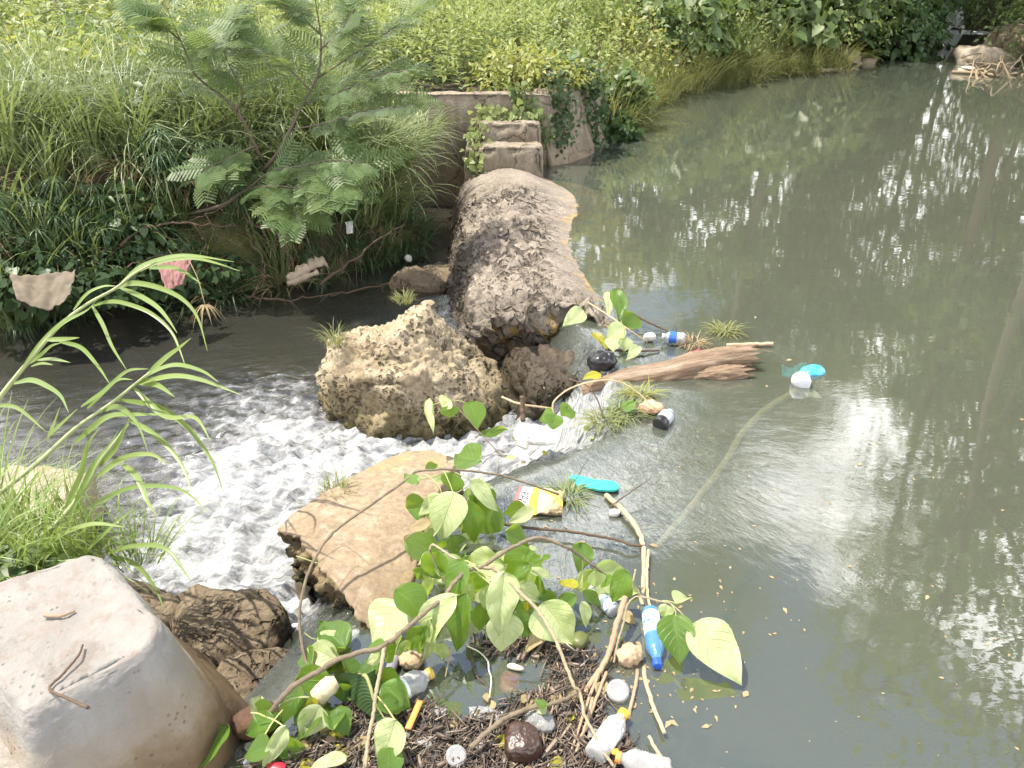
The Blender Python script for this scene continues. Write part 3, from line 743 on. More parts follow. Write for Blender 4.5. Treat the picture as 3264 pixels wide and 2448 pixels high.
def mk_tussock(seed, n=75, L=.8, spread=.10, w=.008, droop=1.0, up=1.0):
    g = np.random.default_rng(seed); mb = MB()
    for k in range(n):
        a = g.uniform(0, 6.28); r = spread * math.sqrt(g.random()); b = np.array((math.cos(a) * r, math.sin(a) * r, 0))
        a2 = a + g.normal() * .8; l = L * g.uniform(.5, 1.15); t0 = g.uniform(.05, .55); curve = droop * g.uniform(.7, 2.1)
        p = [b]; th = t0; q = b.copy(); seg = 7
        for i in range(seg):
            q = q + l / seg * np.array((math.cos(a2) * math.sin(th), math.sin(a2) * math.sin(th), math.cos(th) * up)); p.append(q.copy()); th += curve / seg * (.5 + i / seg)
        u = np.linspace(0, 1, seg + 1)
        mb.add(*blade(np.array(p), w * g.uniform(.7, 1.3) * np.clip(1.1 - u ** 2.2, .03, 1), (-math.sin(a2) * .1, math.cos(a2) * .1, 1), .3), g.random())
    return mb
def mk_dome(seed, n=420, rad=(.7, .7, .6), leaf=.12, tmpl=HEART, droop=.55, lump=.35, stems=7):
    g = np.random.default_rng(seed); mb = MB(); ft = MB()
    d = nrm(g.normal(size=(n, 3))); d[:, 2] = np.abs(d[:, 2]) * 1.0 - .12; d = nrm(d)
    rr = (1 + lump * fbm(d * 2.2 + seed * 3.1, 3)) * g.uniform(.55, 1.03, n) ** .6
    pos = d * rr[:, None] * np.asarray(rad); pos[:, 2] = np.maximum(pos[:, 2], -.1)
    out = nrm(d + g.normal(size=(n, 3)) * .45); dirn = nrm(out * .6 + np.array((0, 0, -droop)) + g.normal(size=(n, 3)) * .4)
    hint = nrm(out + np.array((0, 0, .7)) + g.normal(size=(n, 3)) * .3)
    scatter(mb, *tmpl, pos, frames(dirn, hint), leaf * g.uniform(.55, 1.25, n), g.random(n))
    for k in range(stems):
        e = pos[g.integers(n)] * .9
        ft.add(*tube(spline([(0, 0, -.1), e * .5 + (0, 0, .1 * rad[2]), e], 8), np.linspace(.012, .004, 8), 5, caps=False), .4)
    return mb, ft
def mk_sedge(seed, stems=14, h=.8, ray=.22):
    g = np.random.default_rng(seed); mb = MB()
    for s in range(stems):
        a = g.uniform(0, 6.28); lean = g.uniform(.02, .38); hh = h * g.uniform(.6, 1.1)
        path = spline([(math.cos(a) * .04, math.sin(a) * .04, 0), (math.cos(a) * lean * .4, math.sin(a) * lean * .4, hh * .6), (math.cos(a) * lean, math.sin(a) * lean, hh)], 7)
        mb.add(*tube(path, np.linspace(.006, .004, 7), 4, caps=False), .5)
        c = path[-1]; m = 15
        for k in range(m):
            b = k / m * 6.28 + g.normal() * .1; l = ray * g.uniform(.7, 1.1); dz = g.uniform(-.1, .5)
            pts = np.array([c + np.array((math.cos(b) * l * u, math.sin(b) * l * u, l * (dz * u - .9 * u * u))) for u in np.linspace(0, 1, 5)])
            mb.add(*blade(pts, .0055 * np.array((.6, 1, 1, .7, .1)), (0, 0, 1), .3), g.random())
    return mb
def frond_template():
    """a twice-divided feathery leaf, unit length along +y"""
    mb = MB(); mb.add(*tube(np.array([(0, 0, 0), (0, .5, .02), (0, 1, -.08)]), .006, 3, caps=False), .5)
    for k in range(9):
        v = .12 + k * .10; z = .02 - .1 * max(v - .5, 0) ** 2 * 2
        for s in (-1, 1):
            l = .42 * (1 - abs(v - .5) * .7); d = nrm(np.array((s * .85, .45, -.12))); n = 11
            for i in range(n):
                c = np.array((0, v, z)) + d * l * (i + .6) / n - np.array((0, 0, .10 * ((i + .5) / n) ** 2 * l))
                for q in (-1, 1):
                    e = nrm(np.array((q * -s * .45, q * .9, 0)) + d * .45) * .042 * (1 - .45 * abs(i / n - .4)); f = d * .013
                    mb.add(np.array([c - f, c + e * .5 - f * 1.0, c + e, c + e * .5 + f * 1.0, c + f]), [np.array([(0, 1, 3, 4)]), np.array([(1, 2, 3)])])
    V = np.concatenate(mb.v); return V, [np.concatenate(mb.f[k]) for k in (3, 4) if mb.f[k]]
FROND = frond_template()

def gz(x, y): return float(ground_z(np.array([[x]]), np.array([[y]]))[0, 0])
def put(protos, pts, group, label, cat, name, smin=.8, smax=1.2, dz=-.03, tilt=.08):
    out = []
    for k, (x, y) in enumerate(pts):
        me, mat = protos[k % len(protos)]
        o = link(name, me, mat, None, (x, y, gz(x, y) + dz))
        o.rotation_euler = (random.gauss(0, tilt), random.gauss(0, tilt), random.uniform(0, 6.28))
        s = random.uniform(smin, smax); o.scale = (s, s, s * random.uniform(.9, 1.1))
        tag(o, label, cat, group); out.append(o)
    return out
def poisson(fn, x0, x1, y0, y1, n, r, tries=60000):
    pts = []; cell = {}
    for _ in range(tries):
        if len(pts) >= n: break
        x, y = random.uniform(x0, x1), random.uniform(y0, y1)
        if not fn(x, y): continue
        i, j = int(x // r), int(y // r)
        if any((x - a) ** 2 + (y - b) ** 2 < r * r for di in (-1, 0, 1) for dj in (-1, 0, 1) for a, b in cell.get((i + di, j + dj), ())): continue
        cell.setdefault((i, j), []).append((x, y)); pts.append((x, y))
    return pts
_LX, _LY = np.meshgrid(np.arange(-22, 22, .1), np.arange(0, 33, .1)); _LD = land(_LX, _LY)
def ld(x, y): return float(_LD[min(max(int(round(y / .1)), 0), 329), min(max(int(round((x + 22) / .1)), 0), 439)])
def seen(x, y, m=.6): return abs(x) < .66 * (y * .88 + .7) + m

# weeds behind the wall
weeds = [(mk_weed(s, .92, 4, .15).mesh("tall_weed"), G_weed) for s in range(5)]
pts = poisson(lambda x, y: seen(x, y) and ld(x, y) > .35 and x > -3.6 and y > 8.9 and not (x > 1.2 and y < 12.5 and ld(x, y) < .9), -3.6, 3.2, 8.9, 15.5, 210, .27)
put(weeds, pts, "tall leafy weeds in the field behind the wall", "tall pale green weed with paired pointed leaves standing in the field behind the concrete wall", "weed", "tall_weed", .75, 1.15)
# farther field: nobody could count it
mb = MB()
far_w = [mk_weed(40 + s, 1.0, 3, .2) for s in range(3)]
pts = poisson(lambda x, y: seen(x, y, 2) and ld(x, y) > .6 and (y > 13.5 or x < -3.4) and y > 8.5, -19, 8, 8.5, 30, 520, .42)
for k, (x, y) in enumerate(pts):
    w_ = far_w[k % 3]; a = random.uniform(0, 6.28); s = random.uniform(.7, 1.25); ca, sa = math.cos(a) * s, math.sin(a) * s
    V = np.concatenate(w_.v); V = np.stack([V[:, 0] * ca - V[:, 1] * sa, V[:, 0] * sa + V[:, 1] * ca, V[:, 2] * s], 1) + (x, y, gz(x, y))
    mb.add(V, [np.concatenate(w_.f[q]) for q in (3, 4) if w_.f[q]], (np.concatenate(w_.r) + random.random() * .6) % 1)
tag(mb.obj("field_growth", G_weed), "pale green leafy growth filling the far field", kind='stuff')
# ground cover on every bank
mb = MB(); n = 26000
X = RNG.uniform(-13, 11, n); Y = RNG.uniform(3, 24, n)
L_ = land(X[:, None], Y[:, None])[:, 0]; ok = (L_ > -.04) & (np.abs(X) < .66 * (Y * .88 + .7) + .6) & (RNG.random(n) < np.clip(9 / Y, .25, 1))
X, Y, L_ = X[ok], Y[ok], L_[ok]; Z = ground_z(X[:, None], Y[:, None])[:, 0]; n = len(X)
d = nrm(np.c_[RNG.normal(size=(n, 2)), RNG.normal(size=n) * .3 - .25]); hint = nrm(np.c_[RNG.normal(size=(n, 2)) * .5 + (0, -.4), np.ones(n)])
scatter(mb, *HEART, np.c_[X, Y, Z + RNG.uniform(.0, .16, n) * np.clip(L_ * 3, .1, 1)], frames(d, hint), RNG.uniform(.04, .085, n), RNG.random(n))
tag(mb.obj("ground_creeper", G_shade), "low creeping leaves covering the banks, shade darkened into their green", kind='stuff')

# grass tussocks of the left bank
tus = [(mk_tussock(60 + s, 85, .85, .11, .0075, 1.0).mesh("grass_tussock"), G_grass) for s in range(5)]
def left_bank(x, y): return seen(x, y, .3) and .12 < ld(x, y) < 2.6 and x < -.9 and y < 9.6 and not (x > -1.75 and y > 7.2)
pts = poisson(left_bank, -6.5, -.9, 4.6, 9.6, 95, .27)
put(tus, pts, "grass tussocks on the left bank", "arching green grass tussock growing on the left bank below the weir", "grass tussock", "grass_tussock", .7, 1.15, -.04, .15)
# long grass hanging beside the wall
hang = [(mk_tussock(70 + s, 90, 1.0, .14, .009, 1.5).mesh("long_grass"), G_grass) for s in range(3)]
spots = [W(*q)[:2] for q in [(405, 150, 7.6), (385, 165, 7.3), (425, 140, 7.9), (350, 175, 7.1), (395, 190, 7.2), (365, 200, 6.9)]]
for k, (x, y) in enumerate(spots):
    o = link("long_grass", hang[k % 3][0], G_grass, None, (x, y, [.25, .1, .3, .05, -.15, -.12][k])); o.rotation_euler = (0.05, .1, k * 1.3); s = [.72, .8, .6, .85, .8, .8][k]; o.scale = (s, s, s)
    tag(o, "long arching grass clump hanging against the left end of the concrete wall", "grass clump", "long grass clumps against the wall")
drp = [(mk_tussock(75 + s, 95, 1.05, .16, .0065, 1.7).mesh("drooping_grass"), G_grass) for s in range(4)]
for k in range(44):
    px = random.uniform(0, 385) if k < 30 else random.uniform(230, 395); py = random.uniform(128, 178) + (8 if px > 300 else 0) + (35 if k >= 34 else 0); p = W(px, py, 6.3 + (px / 430) * .9 + random.uniform(-.2, .3)); o = link("drooping_grass", *drp[k % 4], None, tuple(p)); o.rotation_euler = (.35, random.gauss(0, .15), random.uniform(-.6, .6)); s = random.uniform(.65, 1.0); o.scale = (s, s, s)
    tag(o, "long grass drooping from the edge of the left bank over its shaded face", "grass clump", "drooping grass along the edge of the left bank")
# umbrella sedges
sed = [(mk_sedge(80 + s).mesh("umbrella_sedge"), G_sedge) for s in range(3)]
for k, (px, py, dd, s) in enumerate([(30, 270, 5.9, .75), (70, 255, 6.0, .7), (10, 245, 6.2, .8), (190, 225, 6.5, .95), (172, 215, 6.7, .9), (205, 205, 6.8, .95), (160, 160, 7.4, 1.0), (215, 150, 7.4, 1.0), (60, 150, 7.4, .9), (250, 235, 6.5, .7), (110, 260, 6.1, .6)]):
    p = W(px, py, dd); o = link("umbrella_sedge", *sed[k % 3], None, tuple(p)); o.scale = (s, s, s); o.rotation_euler = (.12, 0, k * 2.1)
    tag(o, "umbrella sedge with spoke leaves on thin stems on the dark left bank", "sedge", "umbrella sedges on the left bank")
# dark creepers on the cut face
for k, (px, py, dd, rad, lf) in enumerate([(45, 225, 6.0, (.55, .3, .35), .10), (110, 225, 6.1, (.5, .3, .32), .10), (20, 275, 5.7, (.4, .25, .25), .09), (90, 265, 5.9, (.4, .25, .22), .085), (150, 250, 6.2, (.35, .25, .22), .075), (15, 200, 6.3, (.5, .4, .4), .09)]):
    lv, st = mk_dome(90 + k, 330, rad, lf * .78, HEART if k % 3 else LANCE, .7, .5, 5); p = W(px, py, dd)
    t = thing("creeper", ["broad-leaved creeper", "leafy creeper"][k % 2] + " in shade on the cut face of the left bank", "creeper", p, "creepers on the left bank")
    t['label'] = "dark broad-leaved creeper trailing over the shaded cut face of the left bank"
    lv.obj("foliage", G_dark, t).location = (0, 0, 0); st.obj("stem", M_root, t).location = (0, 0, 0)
# mixed shrubs of the left field
shr = []
for s in range(4):
    lv, st = mk_dome(110 + s, 420, (.75, .7, .65), .085, OVAL, .3, .4); shr.append(lv.mesh("shrub"))
pts = poisson(lambda x, y: seen(x, y, 1) and 1.0 < ld(x, y) and x < -3.0 and y > 7.2, -12, -3.0, 7.2, 14, 46, .75)
put([(m, G_yellow if k % 2 else G_weed) for k, m in enumerate(shr[:2])] , pts[::2], "sunlit shrubs of the left field", "sunlit yellow green small-leaved shrub in the field at the upper left", "shrub", "shrub", .8, 1.3, 0, .1)
put([(m.copy(), G_heart) for m in shr[2:]], pts[1::2], "green shrubs of the left field", "mid green small-leaved shrub among the grass at the upper left", "shrub", "shrub", .8, 1.2, 0, .1)

# the feathery bush in front of the field
def px_path(l, n=18): return spline([W(*q) for q in l], n)
bushes = [("tall feathery-leaved sapling leaning over the left bank, its leaves sunlit", [
    [(262, 172, 6.2), (281, 148, 6.0), (302, 105, 5.85), (318, 75, 5.8), (321, 40, 5.75), (316, 5, 5.7), (312, -20, 5.65)],
    [(318, 78, 5.8), (345, 60, 5.7), (376, 40, 5.65), (420, 9, 5.55)], [(320, 34, 5.75), (300, 16, 5.7), (274, -2, 5.6)], [(302, 105, 5.85), (340, 92, 5.7), (375, 76, 5.6), (410, 70, 5.5)],
    [(290, 130, 5.95), (330, 122, 5.8), (370, 110, 5.65), (415, 105, 5.5)], [(310, 90, 5.8), (290, 70, 5.7), (262, 50, 5.6), (240, 40, 5.5)], [(320, 50, 5.75), (345, 25, 5.65), (360, -5, 5.6)]]),
    ("slender feathery-leaved sapling with thin dark stems at the upper left", [
    [(262, 160, 6.3), (236, 110, 6.0), (205, 84, 5.9), (193, 72, 5.85), (185, 50, 5.8), (176, 31, 5.75), (162, -4, 5.7)],
    [(236, 112, 6.0), (242, 92, 5.9), (226, 58, 5.8), (222, 30, 5.75)], [(190, 62, 5.85), (215, 45, 5.7), (236, 20, 5.6)], [(180, 40, 5.8), (165, 28, 5.7), (145, 18, 5.6)]]),
    ("low spreading feathery-leaved branch sagging towards the dark water", [
    [(190, 214, 6.3), (225, 204, 6.1), (246, 190, 6.0), (275, 186, 5.85), (310, 190, 5.7), (345, 196, 5.6)],
    [(246, 190, 6.0), (270, 172, 5.9), (300, 166, 5.8), (335, 160, 5.7), (370, 165, 5.6)], [(257, 145, 6.1), (235, 155, 6.0), (200, 172, 5.8)], [(275, 186, 5.85), (285, 205, 5.8), (300, 218, 5.7)], [(300, 166, 5.8), (325, 180, 5.7), (350, 184, 5.6)]])]
for bi, (lab, brs) in enumerate(bushes):
    base = W(*brs[0][0]); t = thing("feathery_bush", lab, "bush", base)
    wood, lv = MB(), MB()
    for k, b in enumerate(brs):
        p = px_path(b); r0 = .016 if k == 0 else .008
        wood.add(*tube(p, np.linspace(r0, .003, len(p)), 6), .5)
        i0 = 7 if k == 0 else 4
        n = (len(p) - i0) * 2
        idx = np.repeat(np.arange(i0, len(p)), 2); pos = p[idx]; T = nrm(np.gradient(p, axis=0))[idx]
        side = nrm(np.cross(T, np.tile((0, -.25, 1.0), (n, 1)))) * np.where(np.arange(n) % 2, 1, -1)[:, None]
        dr = nrm(side * 1.0 + T * .7 + RNG.normal(size=(n, 3)) * .25 + (0, -.12, -.05)); hint = nrm(np.tile((0, -.55, 1.0), (n, 1)) + RNG.normal(size=(n, 3)) * .25)
        scatter(lv, *FROND, pos, frames(dr, hint), RNG.uniform(.17, .29, n))
    wood.obj("branch", M_bark, t, tuple(base)).location = (0, 0, 0); lv.obj("foliage", G_mim, t, tuple(base)).location = (0, 0, 0)

# roots, dead stalks and the bare branch of the left bank
rts = [[(150, 232, 6.2), (180, 224, 6.1), (222, 208, 6.0), (248, 186, 6.0)], [(100, 262, 5.9), (130, 240, 6.0), (165, 222, 6.2), (200, 215, 6.3)], [(245, 215, 6.3), (250, 240, 6.2), (262, 258, 6.15), (264, 290, 6.1)],
       [(120, 246, 5.9), (150, 226, 6.0), (190, 224, 6.0), (240, 226, 6.1)], [(320, 285, 6.3), (350, 262, 6.4), (385, 235, 6.6), (405, 225, 6.7)], [(60, 300, 5.6), (100, 280, 5.7), (140, 262, 5.9), (190, 250, 6.1)], [(330, 296, 6.3), (370, 288, 6.4), (410, 275, 6.6), (440, 262, 6.8)],
       [(200, 228, 6.2), (205, 250, 6.1), (195, 262, 6.1)], [(245, 296, 6.2), (280, 300, 6.15), (320, 296, 6.2), (345, 292, 6.3)], [(360, 215, 6.8), (372, 232, 6.7), (376, 248, 6.6)], [(255, 225, 6.3), (275, 232, 6.25), (285, 250, 6.2), (292, 262, 6.2)]]
for k, r_ in enumerate(rts):
    p = px_path(r_, 22); p[1:-1] += RNG.normal(size=(20, 3)) * .008; mb = MB(); mb.add(*tube(p, np.linspace(.011, .004, 22) * random.uniform(.5, 1.2), 6, .1))
    for j in range(3):
        q = p[random.randrange(5, 20)]; e = q + np.array((random.gauss(0, .12), -.05, -random.uniform(.05, .25))); mb.add(*tube(spline([q, (q + e) / 2 + RNG.normal(size=3) * .02, e], 8), np.linspace(.005, .002, 8), 4))
    tag(mb.obj("exposed_root", M_root, None, tuple(p[0])), "bare brown root or dead branch tangled along the foot of the left bank", "root", "roots and dead branches of the left bank")
foot = [(mk_tussock(400 + s, 70, .5, .12, .005, 1.9).mesh("bank_straw"), G_dry if s == 2 else G_sedge) for s in range(3)]
pts = poisson(lambda x, y: seen(x, y, .2) and -.04 < ld(x, y) < .5 and x < -.95 and y < 8, -6, -.95, 4.4, 8, 60, .16)
put(foot, pts, "straggling grass at the foot of the left bank", "straggling half dry grass clump hanging over the water at the shaded foot of the left bank", "grass clump", "straggling_grass", .7, 1.2, -.0, .35)
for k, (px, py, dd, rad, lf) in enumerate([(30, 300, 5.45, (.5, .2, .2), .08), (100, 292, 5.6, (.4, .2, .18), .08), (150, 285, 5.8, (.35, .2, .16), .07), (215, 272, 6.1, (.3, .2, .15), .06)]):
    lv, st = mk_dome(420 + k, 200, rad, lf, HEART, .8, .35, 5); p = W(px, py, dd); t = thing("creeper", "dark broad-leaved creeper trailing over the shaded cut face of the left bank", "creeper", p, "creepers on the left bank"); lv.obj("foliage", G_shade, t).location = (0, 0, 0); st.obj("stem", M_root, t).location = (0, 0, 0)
for k, (bx, by, tx, ty, dd, s) in enumerate([(185, 210, 191, 182, 6.2, .13), (150, 235, 143, 204, 6.2, .14), (190, 262, 205, 305, 5.0, .13)]):
    a, b = W(bx, by, dd), W(tx, ty, dd - .1); mb = MB(); mb.add(*tube(spline([a, (a + b) / 2 + (.01, 0, .02), b], 8), .003, 4))
    for j in range(11):
        c = j / 11 * 6.28; l = s * random.uniform(.6, 1.1); dn = -1.2 if k else -.5
        q = np.array([b + np.array((math.cos(c) * l * u, math.sin(c) * l * u * .6, l * (.1 * u + dn * u * u * (.5 if k < 2 else 1)))) for u in np.linspace(0, 1, 5)]); mb.add(*blade(q, .006 * np.array((.6, 1, 1, .7, .1)), (0, 0, 1), .3))
    tag(mb.obj("dead_sedge", G_dry, None, tuple(a)), ["dry straw-coloured sedge head like a star, highest on the left bank", "drooping dry sedge head in front of the creepers", "dry sedge head hanging over the dark water behind the tall reed"][k], "dead sedge")
# rags and driftwood caught on the bank
def sheet(name, corners, mat, amp=.02, n=26, seed=0, thick=.004, parent=None, hangz=.0):
    a, b, c, d = [np.asarray(q, float) for q in corners]; u = np.linspace(0, 1, n); U, Vv = np.meshgrid(u, u)
    p = (a[None, None] * ((1 - U) * (1 - Vv))[..., None] + b * (U * (1 - Vv))[..., None] + c * (U * Vv)[..., None] + d * ((1 - U) * Vv)[..., None])
    p[..., 2] -= hangz * np.sin(U * np.pi) * Vv
    q = p.reshape(-1, 3); nr = nrm(np.cross(b - a, d - a)); f = np.stack([U.reshape(-1) * 3.2, Vv.reshape(-1) * 1.1, 0 * q[:, 0] + seed], 1)
    q = q + nr * (amp * (fbm(f * 1.6, 4) + .5 * ridged(f * 2.3, 3)))[:, None]
    e = (np.abs(U - .5).reshape(-1) * 2) ** 6; q = q + (np.array(c - b) * .06)[None] * (e * pn(f * 5))[:, None]
    i = np.arange(n - 1)[:, None] * n + np.arange(n - 1)[None]; F = np.stack([i, i + 1, i + n + 1, i + n], -1).reshape(-1, 4)
    o = link(name, make_mesh(name, q - q.mean(0), [F]), mat, parent, tuple(q.mean(0)))
    m = o.modifiers.new("solid", 'SOLIDIFY'); m.thickness = thick; return o
M_rag = plain("rag_cloth", (.20, .165, .12), .95, .55, 7)
M_pink = plain("pink_rag", (.30, .15, .14), .95, .5, 9)
o = sheet("torn_sack", [W(10, 276, 5.25), W(76, 270, 5.3), W(70, 294, 5.15), W(16, 298, 5.1)], M_rag, .022, seed=2, hangz=.09); tag(o, "grey brown torn sack draped low on the left bank over the dark water", "sack")
o = sheet("pink_rag", [W(156, 262, 5.5), W(192, 258, 5.55), W(182, 284, 5.45), W(166, 290, 5.4)], M_pink, .02, seed=5); tag(o, "dull pink rag caught on the left bank behind the reed", "rag")
o = sheet("white_rag", [W(345, 222, 6.6), W(352, 221, 6.6), W(353, 233, 6.6), W(347, 234, 6.6)], plain("white_rag", (.6, .6, .58), .9), .01, seed=6); tag(o, "tiny white rag snagged under the feathery branch", "rag")
mb = MB(); p = px_path([(290, 281, 6.0), (303, 272, 6.05), (324, 260, 6.1)], 14); mb.add(*tube(p, .03 + .025 * RNG.random(14), 8, .25)); p = px_path([(288, 284, 6.0), (300, 280, 6.0), (318, 272, 6.05)], 10); mb.add(*tube(p, .022, 7, .3))
tag(mb.obj("driftwood", plain("pale_wood", (.42, .34, .25), .9, .6, 18, .5), None, tuple(p[0])), "pale split driftwood stranded at the foot of the left bank", "driftwood")
o = rock("white_pebble", plain("white_stone", (.62, .6, .55), .8), W(408, 258, 6.9), (.035, .03, .03), sub=3, amp=(.01, .004, 0), seed=51); tag(o, "small white pebble at the dark foot of the bank near the weir", "pebble")

# creepers on the abutment
def creeper_on(name, label, pts, n, leaf, mat, seed, spread=.06):
    g = np.random.default_rng(seed); P_ = np.array(pts, float); t = thing(name, label, "creeper", P_[0]); lv, st = MB(), MB()
    path = spline(P_, 40); st.add(*tube(path, .006, 5), .4)
    pos = path[g.integers(0, 40, n)] + g.normal(size=(n, 3)) * spread * (1, .25, 1); d = nrm(g.normal(size=(n, 3)) * .5 + (0, -.3, -.5)); h = nrm(g.normal(size=(n, 3)) * .35 + (0, -.9, .6))
    scatter(lv, *HEART, pos, frames(d, h), leaf * g.uniform(.6, 1.2, n), g.random(n))
    lv.obj("foliage", mat, t, tuple(P_[0])).location = (0, 0, 0); st.obj("stem", M_root, t, tuple(P_[0])).location = (0, 0, 0)
creeper_on("wall_creeper", "leafy creeper hanging down the abutment wall right of the steps", [(.12, 8.58, .78), (.2, 8.56, .6), (.30, 8.56, .40), (.36, 8.57, .28)], 150, .055, G_heart, 1, .07)
creeper_on("wall_creeper", "thin creeper trailing across the middle of the abutment wall top", [(.02, 8.56, .80), (.06, 8.57, .66), (.05, 8.57, .5)], 46, .05, G_heart, 2, .035)
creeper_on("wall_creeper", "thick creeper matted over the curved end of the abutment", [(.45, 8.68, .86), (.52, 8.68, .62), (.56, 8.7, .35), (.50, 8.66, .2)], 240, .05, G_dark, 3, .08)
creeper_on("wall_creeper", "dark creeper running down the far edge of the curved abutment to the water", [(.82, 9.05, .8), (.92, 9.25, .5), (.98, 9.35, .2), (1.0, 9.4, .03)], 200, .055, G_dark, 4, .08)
creeper_on("step_creeper", "green weeds sprouting along the top tread of the concrete steps", [(-.3, 8.5, .53), (-.1, 8.48, .54), (.2, 8.5, .53)], 110, .07, G_weed, 5, .05)
creeper_on("step_creeper", "small ferny creeper growing down the left side of the steps", [(-.36, 8.3, .52), (-.37, 8.1, .36), (-.38, 7.95, .2), (-.33, 7.9, .1)], 110, .06, G_weed, 6, .05)
for k, (x, y, z, r_, m_, lab) in enumerate([(.30, 9.0, .8, (.5, .3, .3), G_yellow, "yellow green bush spilling over the abutment wall above the steps"), (.0, 9.15, .75, (.45, .3, .42), G_yellow, "yellow ferny bush standing behind the wall above the steps"), (.62, 9.3, .75, (.4, .4, .3), G_heart, "green bush on the curved end of the abutment"),
        (1.28, 10.15, .05, (.28, .32, .2), G_dark, "dark leafy plant at the water's edge beside the curved abutment"), (1.45, 10.8, .3, (.34, .34, .42), G_heart, "small green bush standing just behind the curved abutment")]):
    lv, st = mk_dome(130 + k, 520, r_, .075 if k < 3 else .1, OVAL if k < 2 else HEART, .35, .4); t = thing("bush", lab, "bush", (x, y, z)); lv.obj("foliage", m_, t).location = (0, 0, 0); st.obj("stem", M_root, t).location = (0, 0, 0)

# the far bank: fine grass, bushes, creepers
fine = [(mk_tussock(150 + s, 150, .75, .22, .0045, 1.3).mesh("fine_grass"), G_fine) for s in range(4)]
pts = poisson(lambda x, y: -.12 < ld(x, y) < 1.5 and 1.15 < x < 6.5 and y > 10.2 and not (x > 4.6 and ld(x, y) > .5), 1.1, 6.5, 10.2, 17, 95, .27)
put(fine, pts, "fine grass clumps sloping to the upper pool", "pale fine-bladed grass clump on the slope running down to the upper pool", "grass clump", "fine_grass", .8, 1.35, -.02, .2)
fb = []
for s in range(3):
    lv, st = mk_dome(170 + s, 560, (.8, .75, .9), .17, HEART, .75, .4); fb.append((lv.mesh("foliage"), G_heart, st.mesh("stem")))
for s in range(3):
    lv, st = mk_dome(180 + s, 750, (.8, .8, .85), .085, OVAL, .35, .45); fb.append((lv.mesh("foliage"), [G_weed, G_heart, G_yellow][s], st.mesh("stem")))
far_b = [(1.7, 12.9, .5, 5, 1.0), (2.2, 13.9, .6, 4, 1.2), (2.9, 15.1, .7, 0, 1.3), (2.1, 15, .9, 3, 1.3), (3.7, 15.9, .5, 3, 1.2), (3.4, 16.8, .9, 1, 1.5), (4.5, 17.0, .7, 4, 1.3), (4.9, 16.7, .3, 5, .8), (5.4, 17.4, .7, 2, 1.4), (6.1, 17.8, .6, 3, 1.3), (6.6, 18.3, .8, 0, 1.4), (6.0, 17.2, .2, 4, .7), (7.3, 18.4, .5, 4, 1.0),
         (5.0, 18.6, 1.2, 1, 1.7), (6.2, 19.4, 1.3, 2, 1.7), (7.4, 19.4, .9, 1, 1.5), (3.9, 18.2, 1.2, 5, 1.5), (2.4, 17, 1.1, 4, 1.5), (1.0, 15, .9, 3, 1.2), (.8, 13.2, .8, 4, 1.0), (1.2, 11.6, .5, 3, .8), (7.9, 20.1, .7, 2, 1.3), (8.3, 21.2, .9, 0, 1.5), (4.0, 16.2, .2, 3, .8), (6.9, 17.9, .25, 5, .55)]
lab5 = ["broad heart-leaved bush on the far bank of the upper pool", "tall heart-leaved bush on the far bank", "leafy heart-leaved bush on the far bank", "pale green small-leaved bush on the far bank of the upper pool", "mid green small-leaved bush on the far bank of the upper pool", "yellow green small-leaved bush on the far bank of the upper pool"]
def far_bush(x, y, z, k, s, lab, grp, mat=None):
    t = thing("bank_bush", lab, "bush", (x, y, z), grp)
    o = link("foliage", fb[k][0] if mat is None else fb[k][0].copy(), None, t); 
    if mat is not None: o.data.materials.clear(); o.data.materials.append(mat)
    elif not len(o.data.materials): o.data.materials.append(fb[k][1])
    o.location = (0, 0, 0); o2 = link("stem", fb[k][2], M_bark, t); o2.location = (0, 0, 0)
    t.scale = (s, s, s); t.rotation_euler = (0, 0, random.uniform(0, 6.28)); return t
for x, y, z, k, s in far_b:
    kk = 0 if k < 3 else k
    far_bush(x, y, z, k, s, lab5[kk], ["heart-leaved bushes of the far bank", "", "", "pale green bushes of the far bank", "mid green bushes of the far bank", "yellow green bushes of the far bank"][kk])
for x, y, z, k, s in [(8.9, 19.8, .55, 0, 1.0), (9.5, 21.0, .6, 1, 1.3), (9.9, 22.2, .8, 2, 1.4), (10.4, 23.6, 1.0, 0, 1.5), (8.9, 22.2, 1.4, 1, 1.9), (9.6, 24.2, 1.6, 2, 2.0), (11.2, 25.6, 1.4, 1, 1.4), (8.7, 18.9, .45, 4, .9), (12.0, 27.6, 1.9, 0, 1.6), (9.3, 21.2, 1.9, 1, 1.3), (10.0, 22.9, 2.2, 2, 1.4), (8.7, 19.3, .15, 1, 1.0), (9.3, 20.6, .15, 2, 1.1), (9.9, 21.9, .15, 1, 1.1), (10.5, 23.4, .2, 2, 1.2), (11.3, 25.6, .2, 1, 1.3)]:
    far_bush(x, y, z, k, s, "overhanging bush, deep shade put into its leaf colour, above the far end of the pool", "dark bushes overhanging the far water", G_dark)  # same bush shapes recoloured dark to paint the shade of the overhang
